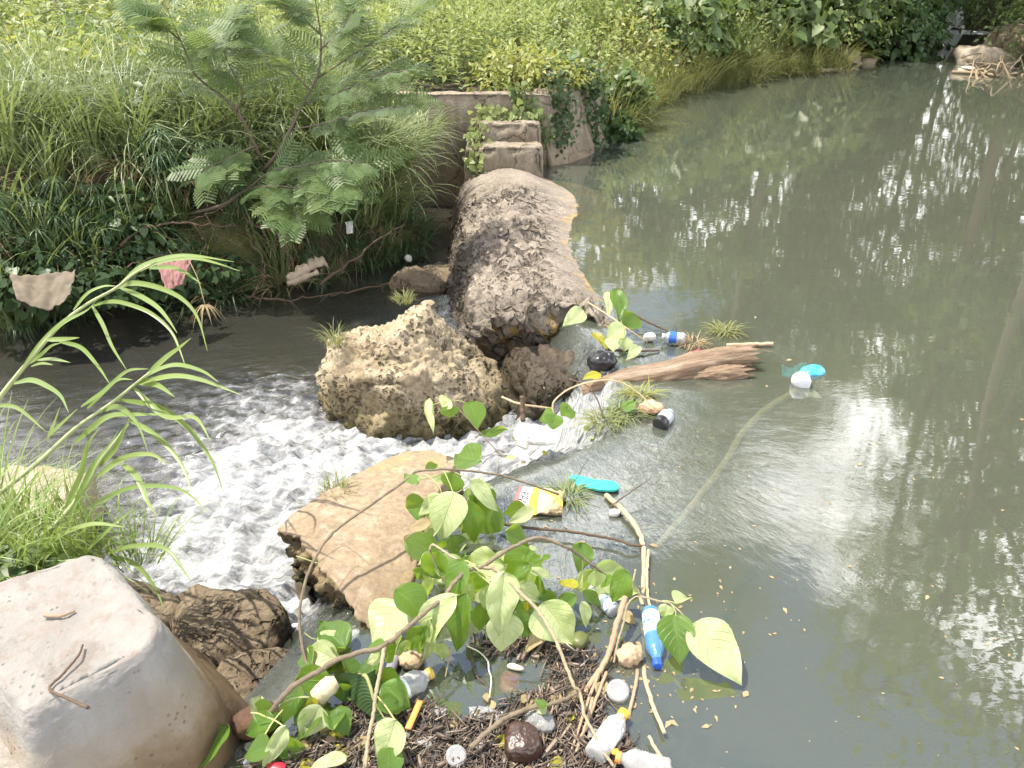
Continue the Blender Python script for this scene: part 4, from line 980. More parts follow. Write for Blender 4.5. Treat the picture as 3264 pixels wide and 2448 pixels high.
for x, y, z, k, s in [(13.0, 21.9, .6, 3, 2.0), (14.3, 23.8, .8, 4, 2.2), (15.2, 25.2, 1.0, 3, 2.4), (14.9, 26.4, .9, 4, 1.4), (14.2, 29.2, 1.2, 3, 3.0), (11.3, 18.1, .5, 4, 1.5), (10.7, 17.2, .2, 3, .9), (11.6, 18.9, .2, 3, 1.1), (12.6, 20.4, .2, 4, 1.2), (13.5, 21.9, .2, 3, 1.3), (14.4, 23.6, .3, 4, 1.4), (13.4, 20.6, .7, 3, 2.0), (14.2, 23.2, .8, 4, 2.4), (13.6, 19.6, .6, 3, 2.0), (15.8, 22.6, .8, 4, 2.6), (17.8, 25.5, 1.0, 3, 3.2), (12.3, 17.6, .5, 4, 1.5), (14.6, 24.2, .9, 3, 1.3), (15.4, 25.6, 1.2, 4, 1.6), (13.9, 22.8, .5, 3, .9), (14.3, 21.2, .6, 4, 1.0), (16.5, 27, 1.8, 3, 1.8)]:
    far_bush(x, y, z, k, s, "dull green bush on the steep right bank beside the little waterfall", "bushes beside the waterfall", G_tree)  # several of these are added to block sky from the mirrored water
for k, (px, py, dd, n, s) in enumerate([(805, 8, 16.2, 60, .3), (715, 12, 15.2, 50, .26), (760, 14, 16, 46, .24)]):
    creeper_on("hanging_vine", ["pale large-leaved vine hanging in front of the dark bushes of the far bank", "dark large-leaved vine hanging left of the far bank's brightest bush", "mid green vine hanging between two bushes of the far bank"][k], [W(px, py - 22, dd), W(px + 3, py, dd - .1), W(px + 6, py + 22, dd - .2)], n, s, [G_weed, G_dark, G_heart][k], 20 + k, .3)
# broad yellow-green leaves of a young banana-like plant, and a dark strap-leaved plant by the rocks
def strap_plant(label, loc, n, L, w, mat, seed, up=.9):
    g = np.random.default_rng(seed); mb = MB()
    for k in range(n):
        a = k * 2.4 + g.normal() * .2; l = L * g.uniform(.7, 1.1); th = g.uniform(.2, .8) * up; p = []; q = np.zeros(3)
        for i in range(8):
            p.append(q.copy()); q = q + l / 7 * np.array((math.cos(a) * math.sin(th), math.sin(a) * math.sin(th), math.cos(th))); th += .22
        u = np.linspace(0, 1, 8); mb.add(*blade(np.array(p), w * np.sin(np.pi * np.clip(u * .92 + .06, 0, 1)) ** .8, (0, 0, 1), .25), g.random())
    o = mb.obj("strap_leaved_plant", mat, None, (0, 0, 0)); o.location = tuple(loc); return tag(o, label, "plant")
strap_plant("bright yellow green broad-leaved plant on the far bank", W(680, 62, 13.6), 9, .75, .12, G_yellow, 1)
strap_plant("dark strap-leaved plant hanging over the far water beside the bushes", W(848, 45, 16.4), 13, .8, .09, G_dark, 2, 1.4)
strap_plant("pale leafy plant growing among the rocks at the far waterline", W(868, 60, 16.8), 14, .45, .05, G_weed, 3, 1.4)
for k, (px, py, dd) in enumerate([(728, 58, 14.4), (742, 70, 14.6), (775, 55, 15.2), (700, 75, 13.8)]):
    o = link("reed_tuft", tus[k][0], G_grass, None, tuple(W(px, py, dd))); o.scale = (1.2, 1.2, 1.2); tag(o, "loose grass tuft between the bushes of the far bank", "grass tuft", "grass tufts of the far bank")

# rocks, logs and the waterfall at the far end of the pool
for k, (px, py, rr, lab) in enumerate([(822, 58, .17, "upright pale round stone on the far bank"), (843, 60, .30, "large tan rock at the far waterline, biggest of the group"), (855, 66, .17, "low pale stone at the far waterline touching the water"), (834, 68, .1, "small brown stone left of the large tan rock"), (868, 62, .14, "pale stone under the leafy plant at the far waterline"), (812, 62, .2, "dull brown stone left of the upright pale stone")]):
    d0 = 16.9; p = W(px, py, d0); o = rock("bank_rock", M_field if k not in (3, 5) else M_brown, p, (rr, rr * .9, rr * .85), sub=3, amp=(.08 * rr / .3, .03 * rr / .3, .01), seed=60 + k); tag(o, lab, "rock")
for k, (a, b, r0, lab) in enumerate([((772, 48, 16.6), (842, 72, 15.6), .085, "thick pale log sloping from the far bank into the water"), ((762, 60, 16.0), (782, 72, 15.4), .06, "short pale log stub beside the sloping log"), ((790, 76, 15.3), (838, 70, 15.5), .05, "grey driftwood pole lying at the far waterline"), ((737, 82, 14.6), (775, 76, 15.0), .04, "thin dark branch along the far waterline"), ((690, 52, 13.6), (700, 60, 13.5), .03, "short dead stick in the grass of the far slope")]):
    p = spline([W(*a), (W(*a) + W(*b)) / 2 + (0, 0, .03), W(*b)], 14); mb = MB(); mb.add(*tube(p, np.linspace(r0, r0 * .8, 14), 9, .08)); tag(mb.obj("bank_log", plain("grey_log", (.40, .33, .25), .9, .6, 6, .4, 25) if k != 3 else M_root, None, tuple(p[0])), lab, "log")
def waterfall():
    c = P(953, 32, 0) + (.3, 1.2, 0); n = 60; m = 40; u = np.linspace(0, 1, n); v = np.linspace(0, 1, m); U, Vv = np.meshgrid(u, v)
    w = .42 + .1 * Vv; X = c[0] - .25 + (U - .5) * 2 * w + .35 * (Vv - .5) * .4; Z = 1.08 * (1 - Vv ** 1.6); Y = c[1] - .55 * Vv ** .7 + .12 * np.sin(U * 14 + 2 * np.sin(Vv * 5)) * .5 
    V = np.stack([X, Y, Z], -1).reshape(-1, 3); i = np.arange(m - 1)[:, None] * n + np.arange(n - 1)[None]; F = np.stack([i, i + 1, i + n + 1, i + n], -1).reshape(-1, 4)
    mt = NT("falling_water"); st = mt.noise(1.0, 6, .6, mt.mapping(mt.geo('Position'), (9, 3, 1.2)))
    d = mt.bsdf((.85, .87, .9), .5, mt.bump(st, .8, .05)); tr = mt.n('ShaderNodeBsdfTransparent').outputs[0]
    sh = mt.n('ShaderNodeMixShader', {0: mt.ramp(st, [(.32, .55), (.55, 1.0)]), 1: tr, 2: d}).outputs[0]
    o = link("waterfall", make_mesh("waterfall", V - c, [F]), mt.done(sh), None, tuple(c)); o.modifiers.new("solid", 'SOLIDIFY').thickness = .03
    tag(o, "small white waterfall between dark banks at the far end of the pool", "waterfall")
    for k, (dx, dy, dz, s, lab) in enumerate([(-1.1, .3, .3, (.8, .7, .8), "dark wet rock ledge left of the waterfall"), (1.0, .2, .45, (.8, .7, .9), "dark wet rock ledge right of the waterfall"), (-.1, .75, .25, (.9, .5, .78), "dark wet rock behind the falling water")]):
        o = rock("ledge_rock", stone("ledge_stone%d" % k, (.09, .08, .065), (.13, .115, .09), (.17, .15, .12)), c + (dx, dy, dz), s, sub=4, amp=(.15, .06, .02), seed=80 + k, fs=.8); tag(o, lab, "rock")
    # broken white water running from the fall
    mb = MB()
    for k in range(70):
        t = random.random(); q = c + (random.gauss(.1, .4), -.6 - 1.3 * t, .02) ; L = random.uniform(.08, .25)
        x = np.linspace(-L, L, 6); pth = np.stack([q[0] + x, q[1] + .04 * np.sin(x * 20 + k), np.full(6, .0)], 1); mb.add(*tube(pth, .022 * np.sin(np.linspace(.1, 3.04, 6)), 5, .2))
    tag(mb.obj("white_water", plain("white_water", (.62, .65, .7), .5, .1), None, tuple(c)), "broken white water running below the far waterfall", kind='stuff')
waterfall()
# right-hand rocks with a heap of washed-up branches
o = rock("shore_rock", M_brown, P(1012, 62, 0) + (.5, .3, .15), (1.1, .8, .62), sub=4, amp=(.14, .06, .02), seed=71, fs=.8); tag(o, "large brown rock at the right edge behind the heap of driftwood", "rock")
o = rock("shore_rock", M_field, P(990, 66, 0) + (.0, .3, .05), (.5, .4, .3), sub=4, amp=(.08, .03, .01), seed=72); tag(o, "pale tan rock half buried in the driftwood heap", "rock")
for k in range(22):
    c = P(random.uniform(966, 1024), random.uniform(66, 80), 0); a = random.uniform(0, 3.14); L = random.uniform(.15, .6); el = random.uniform(0, .5)
    dv = np.array((math.cos(a) * math.cos(el), math.sin(a) * math.cos(el) * .5, math.sin(el))) * L; p = spline([c - dv * .6 + (0, 0, .05), c - dv * .2 + RNG.normal(size=3) * .07 + (0, 0, .09), c + dv * .4 + RNG.normal(size=3) * .09 + (0, 0, .08), c + dv + (0, 0, .06)], 14)
    mb = MB(); mb.add(*tube(p, np.linspace(.022, .007, 14) * random.uniform(.5, 1.5), 7, .15)); tag(mb.obj("driftwood_branch", plain("tan_wood", (.33, .255, .16), .9, .5) if k == 0 else bpy.data.materials["tan_wood"], None, tuple(c)), "tan branch in the washed-up heap at the right edge of the far water", "branch", "branches of the driftwood heap")
o = rock("foam_lump", plain("dirty_foam", (.66, .6, .52), .9), P(967, 71, 0), (.2, .13, .09), sub=3, amp=(.03, .01, 0), seed=75); tag(o, "white lump of foam floating at the left end of the driftwood heap", "foam lump")
p = spline([P(952, 72, .02), P(975, 73, .03), P(1000, 76, .03)], 10); mb = MB(); mb.add(*tube(p, .03, 7)); tag(mb.obj("driftwood_pole", bpy.data.materials["tan_wood"], None, tuple(p[0])), "long pale pole floating in front of the driftwood heap", "pole")

# tall trees round the pool: they stand above the picture, and the water mirrors them
def tree(x, y, H, crown0, rad, seed, label, group=None, fork=0, nl=5200, leaf=.2, density=1.0):
    g = np.random.default_rng(seed); z0 = gz(x, y); t = thing("tree", label, "tree", (x, y, z0), group); tr, cr = MB(), MB()
    top = np.array((g.normal() * .5, g.normal() * .5, H * .93))
    trunk = spline([(0, 0, -.2), (g.normal() * .2, g.normal() * .2, H * .35), top * .7 + g.normal(size=3) * .2, top], 20); tr.add(*tube(trunk, np.linspace(.11, .02, 20) * H / 12, 9, .05))
    ends = []
    for k in range(15):
        f = crown0 / H + (1 - crown0 / H) * (k + .5) / 15; q = np.array([np.interp(f, np.linspace(0, 1, 20), trunk[:, c]) for c in range(3)])
        a = k * 2.4 + g.normal() * .3; l = rad * (1.05 - .55 * f) * g.uniform(.75, 1.2); e = q + np.array((math.cos(a) * l, math.sin(a) * l, l * g.uniform(.25, .8)))
        tr.add(*tube(spline([q, (q + e) / 2 + (0, 0, -.1 * l), e], 9), np.linspace(.06, .012, 9) * H / 11, 6)); ends += [e, (q + e) / 2 + g.normal(size=3) * .3, q + (e - q) * .8 + g.normal(size=3) * .5]
    ends = np.array(ends); c = ends[g.integers(0, len(ends), nl)]; off = g.normal(size=(nl, 3)) * rad * .17 * (1, 1, .7); pos = c + off
    d = nrm(g.normal(size=(nl, 3)) + (0, 0, -.4)); h = nrm(g.normal(size=(nl, 3)) * .6 + (0, 0, 1)); scatter(cr, *OVAL, pos, frames(d, h), leaf * g.uniform(.6, 1.3, nl), g.random(nl))
    tr.obj("trunk", M_bark, t).location = (0, 0, 0); cr.obj("crown", G_tree, t).location = (0, 0, 0); return t
TREES = [(8.6, 12.2, 13.5, 6.2, 2.6, 950), (11.5, 14.6, 10.0, 3.0, 2.8, 2600), (12.5, 17.5, 11.5, 2.5, 3.2, 4600), (9.6, 9.4, 12.5, 5.0, 2.6, 900), (3.0, 20.5, 5.0, 1.0, 2.4, 4200), (6.9, 21.5, 12.2, 1.2, 2.3, 5600), (8.5, 24.0, 13.5, 1.5, 3.2, 6800), (11.3, 18.9, 18.5, 12.0, 2.8, 1600), (6.4, 19.7, 17.0, 9.5, 2.6, 1900), (11.5, 28.5, 13.0, 1.5, 3.6, 6500), (16.5, 24.5, 12.0, 2.0, 3.6, 5600), (15.0, 30, 14, 1.0, 4.0, 6500), (.6, 22.5, 5.0, 1.0, 2.6, 4200), (13.2, 21.0, 10.0, 3.0, 2.8, 4600), (20, 31, 16, 1.0, 4.4, 5600), (17.5, 34, 16, .8, 4.6, 6000), (10.4, 14.4, 12.5, 6.5, 2.4, 900)]
for k, (x, y, H, c0, rad, nl) in enumerate(TREES):
    tree(x, y, H, c0, rad, 200 + k, "tall green tree standing above the pool and mirrored in its water", "trees mirrored in the pool", nl=int(nl * 1.15), leaf=.27)
# ------------------------------------------------------------------ foreground: branches with large leaves
CAMP = np.array((0, 0, CAM_H))
def big_leaf_mat(name, top, bot, tr, tcol, rough=.42):
    m = NT(name); uv = m.attr('luv', 'Vector'); s = m.n('ShaderNodeSeparateXYZ', {0: uv}); u, v = s.outputs[0], s.outputs[1]
    au = m.math('ABSOLUTE', u)
    lat = m.math('ABSOLUTE', m.math('SUBTRACT', m.math('FRACT', m.math('ADD', m.math('MULTIPLY', v, 7.0), m.math('MULTIPLY', au, -2.2))), .5))
    vein = m.math('MAXIMUM', m.ramp(au, [(.0, 1.0), (.06, 0.0)]), m.math('MULTIPLY', m.ramp(lat, [(.40, 0.0), (.5, 1.0)]), .7))
    r = m.attr('rnd'); n = m.noise(30, 5, .65, m.coord())
    ct = m.mix(r, top, tuple(x * .62 for x in top)); ct = m.mix(m.math('MULTIPLY', vein, .5), ct, tuple(min(1, x * 1.9 + .05) for x in top))
    cb = m.mix(r, bot, tuple(x * .75 for x in bot)); cb = m.mix(m.math('MULTIPLY', vein, .35), cb, tuple(x * .8 for x in bot))
    c = m.mix(m.geo('Backfacing'), ct, cb); c = m.mix(m.math('MULTIPLY', m.ramp(n, [(.45, 0.0), (.75, 1.0)]), .35), c, tuple(x * .6 for x in top))
    blot = m.ramp(m.noise(11, 4, .7, m.coord()), [(.66, 0.0), (.70, 1.0)]); c = m.mix(m.math('MULTIPLY', blot, .45), c, (.20, .15, .05))
    h = m.math('ADD', vein, m.math('MULTIPLY', n, .6))
    p = m.bsdf(c, rough, m.bump(h, .5, .004), Specular_IOR_Level=.4)
    t = m.n('ShaderNodeBsdfTranslucent', {'Color': m.mix(m.math('MULTIPLY', vein, .4), tcol, tuple(x * .5 for x in tcol))}).outputs[0]
    return m.done(m.n('ShaderNodeMixShader', {0: tr, 1: p, 2: t}).outputs[0])
L_G = big_leaf_mat("branch_leaf", (.10, .19, .035), (.50, .55, .30), .36, (.42, .60, .04))
L_Y = big_leaf_mat("yellowing_leaf", (.34, .32, .03), (.42, .42, .14), .34, (.6, .52, .03))
L_DRY = big_leaf_mat("dry_brown_leaf", (.32, .25, .13), (.42, .34, .2), .15, (.4, .3, .1), .7)
LEAFN = [0]
def leaf_mesh(B, T, w, roll=0, fold=.18, curl=.12, flip=False, wav=.04, serr=.05, round_=.62):
    k = LEAFN[0]; LEAFN[0] += 1; nv, nu = 30, 9
    a = T - B; L = np.linalg.norm(a); y = a / L; mid = (B + T) / 2; n0 = nrm(CAMP - mid); n0 = nrm(nrm(n0) * .65 + np.array((0, 0, .5)))
    x = nrm(np.cross(y, n0)); z = np.cross(x, y); r = R(roll); x, z = x * math.cos(r) + z * math.sin(r), z * math.cos(r) - x * math.sin(r)
    v = np.linspace(0, 1, nv); u = np.linspace(-1, 1, nu)
    pr = v ** (round_ * .9) * (1 - v) ** 1.12; pr = pr / pr.max(); pr = pr * (1 + serr * np.abs(((v * 13) % 1) - .5)) 
    pr[-4:] = np.maximum(pr[-4:], [.10, .06, .03, .0])
    U, Vv = np.meshgrid(u, v); Wd = pr[:, None] * U * w / 2
    q = np.stack([U * 1.2, Vv * 2.2, np.full(U.shape, k * 3.7)], -1).reshape(-1, 3)
    zz = fold * np.abs(Wd) * 1.2 - curl * L * (Vv - .35) ** 2 + wav * L * pn(q * 1.3).reshape(U.shape) * (.35 + np.abs(U)) + curl * .9 * (0.35 ** 2) * L
    sw = .04 * L * np.sin(Vv * 3 + k) * np.sin(Vv * np.pi)
    V = B + (Wd + sw)[..., None] * x + (Vv * L)[..., None] * y + zz[..., None] * z
    i = np.arange(nv - 1)[:, None] * nu + np.arange(nu - 1)[None]; F = np.stack([i, i + 1, i + nu + 1, i + nu], -1).reshape(-1, 4)
    if flip: F = F[:, ::-1]
    mb = MB(); mb.add(V.reshape(-1, 3), F, random.random() * .9, np.stack([U, Vv, 0 * U], -1).reshape(-1, 3)); return mb
def leaf3(fr_, bx, by, tx, ty, w, kind, z0, z1, **kw):
    b, t = fr_(bx, by), fr_(tx, ty); B, T = P(*b, z0), P(*t, z1); T = T + (T - B) * .08; B = B - (T - B) * .05; sc = fr_(1, 0)[0] - fr_(0, 0)[0]
    dep = np.dot((B + T) / 2 - CAMP, (0, CP, -SP)); wm = w * sc * dep / FPX * 1.36
    kw.setdefault('fold', random.uniform(.08, .42)); kw.setdefault('curl', random.uniform(.04, .28)); kw.setdefault('wav', random.uniform(.03, .09)); roll = kw.pop('roll', random.uniform(-22, 22)); flip = kind == 'P'
    if kind == 'D': roll += random.choice((-22, 22))
    return leaf_mesh(B, T, wm / max(math.cos(R(roll)), .5), roll, flip=flip, **kw), B, {'P': L_G, 'G': L_G, 'D': L_G, 'Y': L_Y, 'B': L_DRY}[kind]
def leaf_part(parent, *a, **kw):
    mb, B, mat = leaf3(*a, **kw); o = mb.obj("leaf", mat, parent, tuple(B)); return o
def loose_leaf(label, *a, name="fallen_leaf", group=None, **kw):
    mb, B, mat = leaf3(*a, **kw); o = mb.obj(name, mat, None, tuple(B)); return tag(o, label, "leaf", group)
M_wood = plain("branch_bark", (.25, .195, .13), .85, .7, 40, .6, 140)
M_pale = plain("pale_branch", (.40, .33, .21), .8, .6, 40, .5, 140)
M_gstem = plain("leaf_stalk", (.34, .36, .14), .6, .25)
def branch(label, paths, name="leafy_branch"):
    """paths: (points (px, py, z), radius at start, radius at end, material)"""
    base = P(*paths[0][0][0]); t = thing(name, label, "branch", base)
    for k, (pts, r0, r1, m) in enumerate(paths):
        p = spline([P(*q) for q in pts], max(16, len(pts) * 6)); n = len(p)
        rad = .74 * np.linspace(r0, r1, n) * (1 + .16 * np.exp(-(((np.arange(n) % 11) - 5) / .8) ** 2)); p[1:-1] += RNG.normal(size=(n - 2, 3)) * r0 * .1
        mb = MB(); mb.add(*tube(p, rad, 8, .04)); mb.obj("main_stem" if k == 0 else "side_stem", m, t, tuple(p[0]))
    return t
def f(fr_, l): return [(*fr_(x, y), z) for x, y, z in l]
# the big branch: from the lower left up to the fork, then down to the lower right
br1 = branch("longest leafy branch lying over the debris, forking above the open water", [
    (f(F5, [(120, 1330, .03), (160, 1120, .05), (230, 980, .08), (360, 800, .12), (570, 590, .15), (850, 430, .17), (1050, 300, .18), (1400, 170, .19), (1700, 90, .20)]) + f(F2, [(230, 205, .21), (450, 20, .22)]) + f(F1, [(700, 1330, .24), (960, 1235, .25)]), .011, .0085, M_wood),
    (f(F1, [(960, 1235, .25), (1110, 1260, .25), (1220, 1350, .245), (1480, 1600, .22)]) + f(F2, [(1650, 160, .2), (1840, 450, .18), (1990, 800, .14), (2130, 1150, .11)]) + f(F4, [(1400, 700, .09), (1470, 1000, .07), (1590, 1230, .06), (1700, 1460, .05), (1850, 1650, .03)]), .009, .006, M_pale),
    (f(F5, [(1710, 85, .20), (1690, 250, .19), (1640, 500, .17), (1600, 740, .15), (1560, 1000, .12), (1500, 1300, .09), (1470, 1650, .06)]), .008, .006, M_pale),
    (f(F1, [(670, 1150, .26), (780, 1170, .27), (900, 1270, .26), (1060, 1360, .25)]), .004, .003, M_gstem), (f(F1, [(280, 1020, .24), (320, 950, .26), (430, 1010, .26), (560, 1100, .26), (670, 1160, .26)]), .0055, .005, M_pale), (f(F1, [(280, 1000, .24), (340, 1180, .2), (410, 1320, .17), (500, 1430, .15)]), .004, .003, M_wood),
    (f(F1, [(780, 1230, .25), (900, 1320, .24), (1070, 1460, .23)]), .003, .003, M_gstem)])
for a in [(F1, 1240, 1330, 1190, 2089, 300, 'P', .26, .10), (F2, 600, 30, 190, 760, 300, 'P', .24, .06), (F2, 760, 0, 620, 670, 270, 'D', .2, .04), (F2, 1220, 240, 1205, 700, 340, 'P', .14, .03), (F1, 700, 1160, 540, 1660, 240, 'G', .27, .16), (F2, 300, 310, 180, 700, 100, 'P', .19, .07), (F2, 220, 400, 20, 690, 190, 'G', .17, .06), (F2, 430, 200, 290, 260, 110, 'G', .18, .15),
          (F2, 450, 600, 440, 800, 180, 'P', .1, .02), (F1, 400, 1050, 300, 1380, 280, 'D', .2, .08), (F1, 180, 1250, 130, 1400, 140, 'D', .12, .05), (F1, 860, 1310, 830, 1600, 220, 'D', .2, .1), (F1, 720, 1440, 850, 1650, 120, 'P', .22, .15), (F1, 1430, 1470, 1700, 1650, 190, 'P', .16, .08), (F1, 1010, 1480, 1040, 1660, 170, 'P', .17, .08),
          (F5, 1700, 60, 1500, 95, 90, 'G', .2, .16), (F5, 1720, 90, 1820, 150, 110, 'G', .2, .15), (F5, 1860, 120, 1700, 280, 150, 'G', .18, .1), (F5, 1670, 230, 1470, 320, 110, 'P', .17, .1), (F5, 2030, 30, 1890, 220, 80, 'P', .17, .1), (F5, 2080, 20, 2180, 160, 160, 'G', .17, .1), (F5, 1930, -20, 1860, 110, 150, 'P', .18, .1),
          (F5, 1850, 1060, 1640, 1580, 330, 'P', .12, .03), (F5, 430, 1140, 150, 1660, 160, 'P', .12, .03), (F5, 640, 640, 400, 1090, 200, 'G', .1, .03), (F5, 740, 820, 560, 1080, 230, 'D', .08, .03), (F5, 800, 760, 770, 970, 110, 'Y', .1, .06), (F5, 880, 960, 600, 1290, 210, 'D', .06, .02)]:
    leaf_part(br1, *a)
for a in [(F5, 420, 800, 750, 750), (F5, 0, 950, 200, 1010), (F5, 210, 1010, 440, 1140), (F5, 180, 1230, 410, 910), (F5, 1620, 740, 1850, 1050)]:
    b, c = P(*a[0](a[1], a[2]), .11), P(*a[0](a[3], a[4]), .11); mb = MB(); mb.add(*tube(spline([b, (b + c) / 2 + (0, 0, .006), c], 10), .0026, 6)); mb.obj("leaf_stalk", M_gstem, br1, tuple(b))
# the arch
br2 = branch("bare arched branch rising out of the fork and curving down to the right", [
    (f(F1, [(960, 1235, .25), (1270, 1020, .30), (1500, 910, .32), (1660, 860, .33), (1790, 880, .32), (2030, 980, .29)]) + f(F3, [(400, 290, .22), (560, 410, .18), (720, 530, .13)]), .0085, .006, M_wood),
    (f(F3, [(430, 350, .2), (430, 500, .17), (420, 700, .13), (400, 800, .1)]), .0026, .002, M_gstem), (f(F3, [(420, 690, .13), (220, 770, .11), (60, 840, .1)]), .002, .0015, M_gstem), (f(F3, [(430, 560, .15), (360, 760, .11), (250, 830, .1)]), .002, .0015, M_gstem),
    (f(F1, [(1750, 930, .3), (1720, 1040, .27), (1700, 1110, .25)]), .002, .0015, M_gstem)])
for a in [(F3, 590, 490, 600, 680, 180, 'P', .16, .10), (F3, 980, 485, 820, 865, 210, 'G', .16, .06), (F3, 800, 560, 660, 690, 100, 'G', .13, .08), (F3, 410, 500, 480, 720, 240, 'P', .12, .04), (F3, 350, 700, 140, 620, 110, 'Y', .13, .08), (F3, 340, 810, 0, 1050, 150, 'G', .12, .04), (F3, 450, 750, 670, 940, 120, 'G', .1, .03), (F3, 420, 890, 480, 1200, 115, 'P', .11, .03), (F3, 1000, 690, 1040, 830, 80, 'G', .1, .05),
          (F1, 1700, 1100, 1530, 1210, 90, 'G', .25, .2), (F1, 1810, 1100, 1690, 1190, 70, 'G', .25, .2), (F1, 1570, 1210, 1310, 1380, 130, 'G', .22, .15), (F1, 1590, 1220, 1440, 1460, 110, 'P', .22, .13), (F1, 1570, 1300, 1865, 1370, 120, 'P', .18, .12), (F1, 1520, 1320, 1600, 1490, 160, 'P', .15, .08), (F1, 1700, 1380, 1640, 1600, 210, 'D', .12, .05), (F1, 1290, 1000, 1400, 1280, 180, 'P', .1, .04), (F1, 1200, 1040, 1230, 1330, 150, 'P', .1, .04), (F1, 1560, 985, 1670, 1020, 50, 'P', .27, .25),
          (F2, 2150, 10, 1780, 245, 140, 'G', .12, .05), (F2, 1720, -40, 1900, 170, 150, 'G', .1, .04), (F2, 1490, 100, 1590, 215, 70, 'Y', .12, .06)]:
    leaf_part(br2, *a)
# the long thin curved branch across the slab
Z3 = fr(219.6, 509.2, .156)
br3 = branch("long thin branch bowed across the orange slab, its leafy end beside the snack bag", [
    (f(Z3, [(575, 1050, .02), (540, 920, .03), (510, 700, .09), (545, 480, .16), (600, 340, .20), (700, 180, .23), (830, 70, .25)]) + f(A5, [(590, 1420, .26), (660, 1365, .27), (850, 1350, .26), (1000, 1360, .24), (1210, 1390, .2), (1400, 1450, .15), (1570, 1510, .09)]), .0065, .006, M_wood),
    (f(F1, [(90, 110, .25), (280, 90, .25), (450, 40, .24)]), .004, .003, M_gstem), (f(F1, [(220, 40, .26), (400, 200, .24), (450, 410, .2)]), .0028, .002, M_gstem), (f(F1, [(470, 20, .26), (530, 150, .24), (590, 310, .22)]), .0028, .002, M_gstem), (f(F1, [(560, 0, .25), (740, 90, .23), (820, 150, .21)]), .003, .0025, M_gstem), (f(F1, [(280, 350, .2), (600, 290, .2), (800, 180, .2), (970, 50, .2)]), .0028, .002, M_gstem),
    (f(Z3, [(490, 300, .18), (640, 350, .17)]), .002, .002, M_gstem), (f(Z3, [(620, 350, .18), (780, 240, .15), (860, 270, .13), (960, 355, .1)]), .0016, .001, M_wood), (f(Z3, [(540, 790, .05), (600, 830, .05), (700, 830, .04)]), .002, .0015, M_gstem)])
for a in [(F1, 590, 300, 430, 890, 340, 'P', .24, .10), (F1, 420, 330, 140, 570, 140, 'P', .22, .14), (F1, 410, 430, 330, 715, 190, 'P', .18, .08), (F1, 430, 590, 210, 940, 165, 'P', .16, .06), (F1, 800, 420, 850, 910, 215, 'G', .2, .06), (F1, 810, 150, 1150, 500, 175, 'P', .24, .12), (F1, 600, 50, 560, 265, 240, 'G', .24, .17), (F1, 780, 340, 890, 425, 90, 'G', .18, .14), (F1, 1060, 240, 1110, 430, 80, 'G', .14, .08), (F1, 1510, 480, 1240, 545, 160, 'D', .1, .06), (F1, 1610, 500, 1310, 660, 140, 'P', .1, .05), (F1, 230, 420, -10, 480, 210, 'D', .15, .1), (F1, 240, 560, 60, 560, 130, 'D', .1, .07),
          (F1, 600, 830, 600, 1085, 200, 'D', .1, .04), (F1, 720, 890, 630, 1065, 90, 'P', .08, .04), (F1, 290, 1060, 115, 1205, 75, 'P', .17, .12), (F1, 440, 890, 430, 1010, 90, 'G', .14, .09), (F1, 940, 240, 1090, 180, 100, 'P', .16, .12), (F1, 350, 140, 480, 90, 90, 'P', .2, .17), (F1, 730, 270, 830, 380, 110, 'P', .18, .12), (F1, 1000, 560, 1150, 620, 100, 'G', .05, .02),
          (A5, 660, 1440, 585, 1375, 60, 'G', .27, .26), (A5, 1065, 1290, 915, 1250, 150, 'G', .22, .16), (A5, 720, 1345, 795, 1320, 40, 'G', .24, .22), (Z3, 800, 880, 640, 720, 150, 'G', .04, .03), (Z3, 740, 960, 560, 890, 110, 'P', .05, .03), (Z3, 640, 870, 820, 800, 120, 'P', .04, .03), (Z3, 590, 1000, 560, 880, 80, 'D', .03, .02)]:
    leaf_part(br3, *a)
# further leaves crowding the middle of the tangle, nearer the water
for k in range(30):
    px, py = random.gauss(485, 62), random.gauss(592, 44)
    if not (395 < px < 610 and 500 < py < 668) or (455 < px < 545 and py > 640): continue
    a = random.gauss(1.5, .75); l = random.uniform(20, 50); zb = random.uniform(.07, .19); leaf_part([br1, br2, br3][k % 3], fr(0, 0, 1), px, py - l * .5, px + math.cos(a) * l, py - l * .5 + math.sin(a) * l, l * random.uniform(.5, .75), random.choice('PPPGDD'), zb, max(zb - .09, .015), roll=random.uniform(-45, 45), fold=random.uniform(.1, .4), curl=random.uniform(.05, .35), wav=.07)
for k in range(26):
    px, py = random.uniform(255, 420), random.uniform(640, 750); 
    if py < 700 - (px - 255) * .33: continue
    a = random.uniform(0, 6.28); l = random.uniform(20, 36); leaf_part(br1, fr(0, 0, 1), px, py, px + math.cos(a) * l, py + math.sin(a) * l, l * .6, random.choice('PGDDG'), random.uniform(.03, .09), .025, roll=random.uniform(-40, 40), fold=.3, curl=.2)
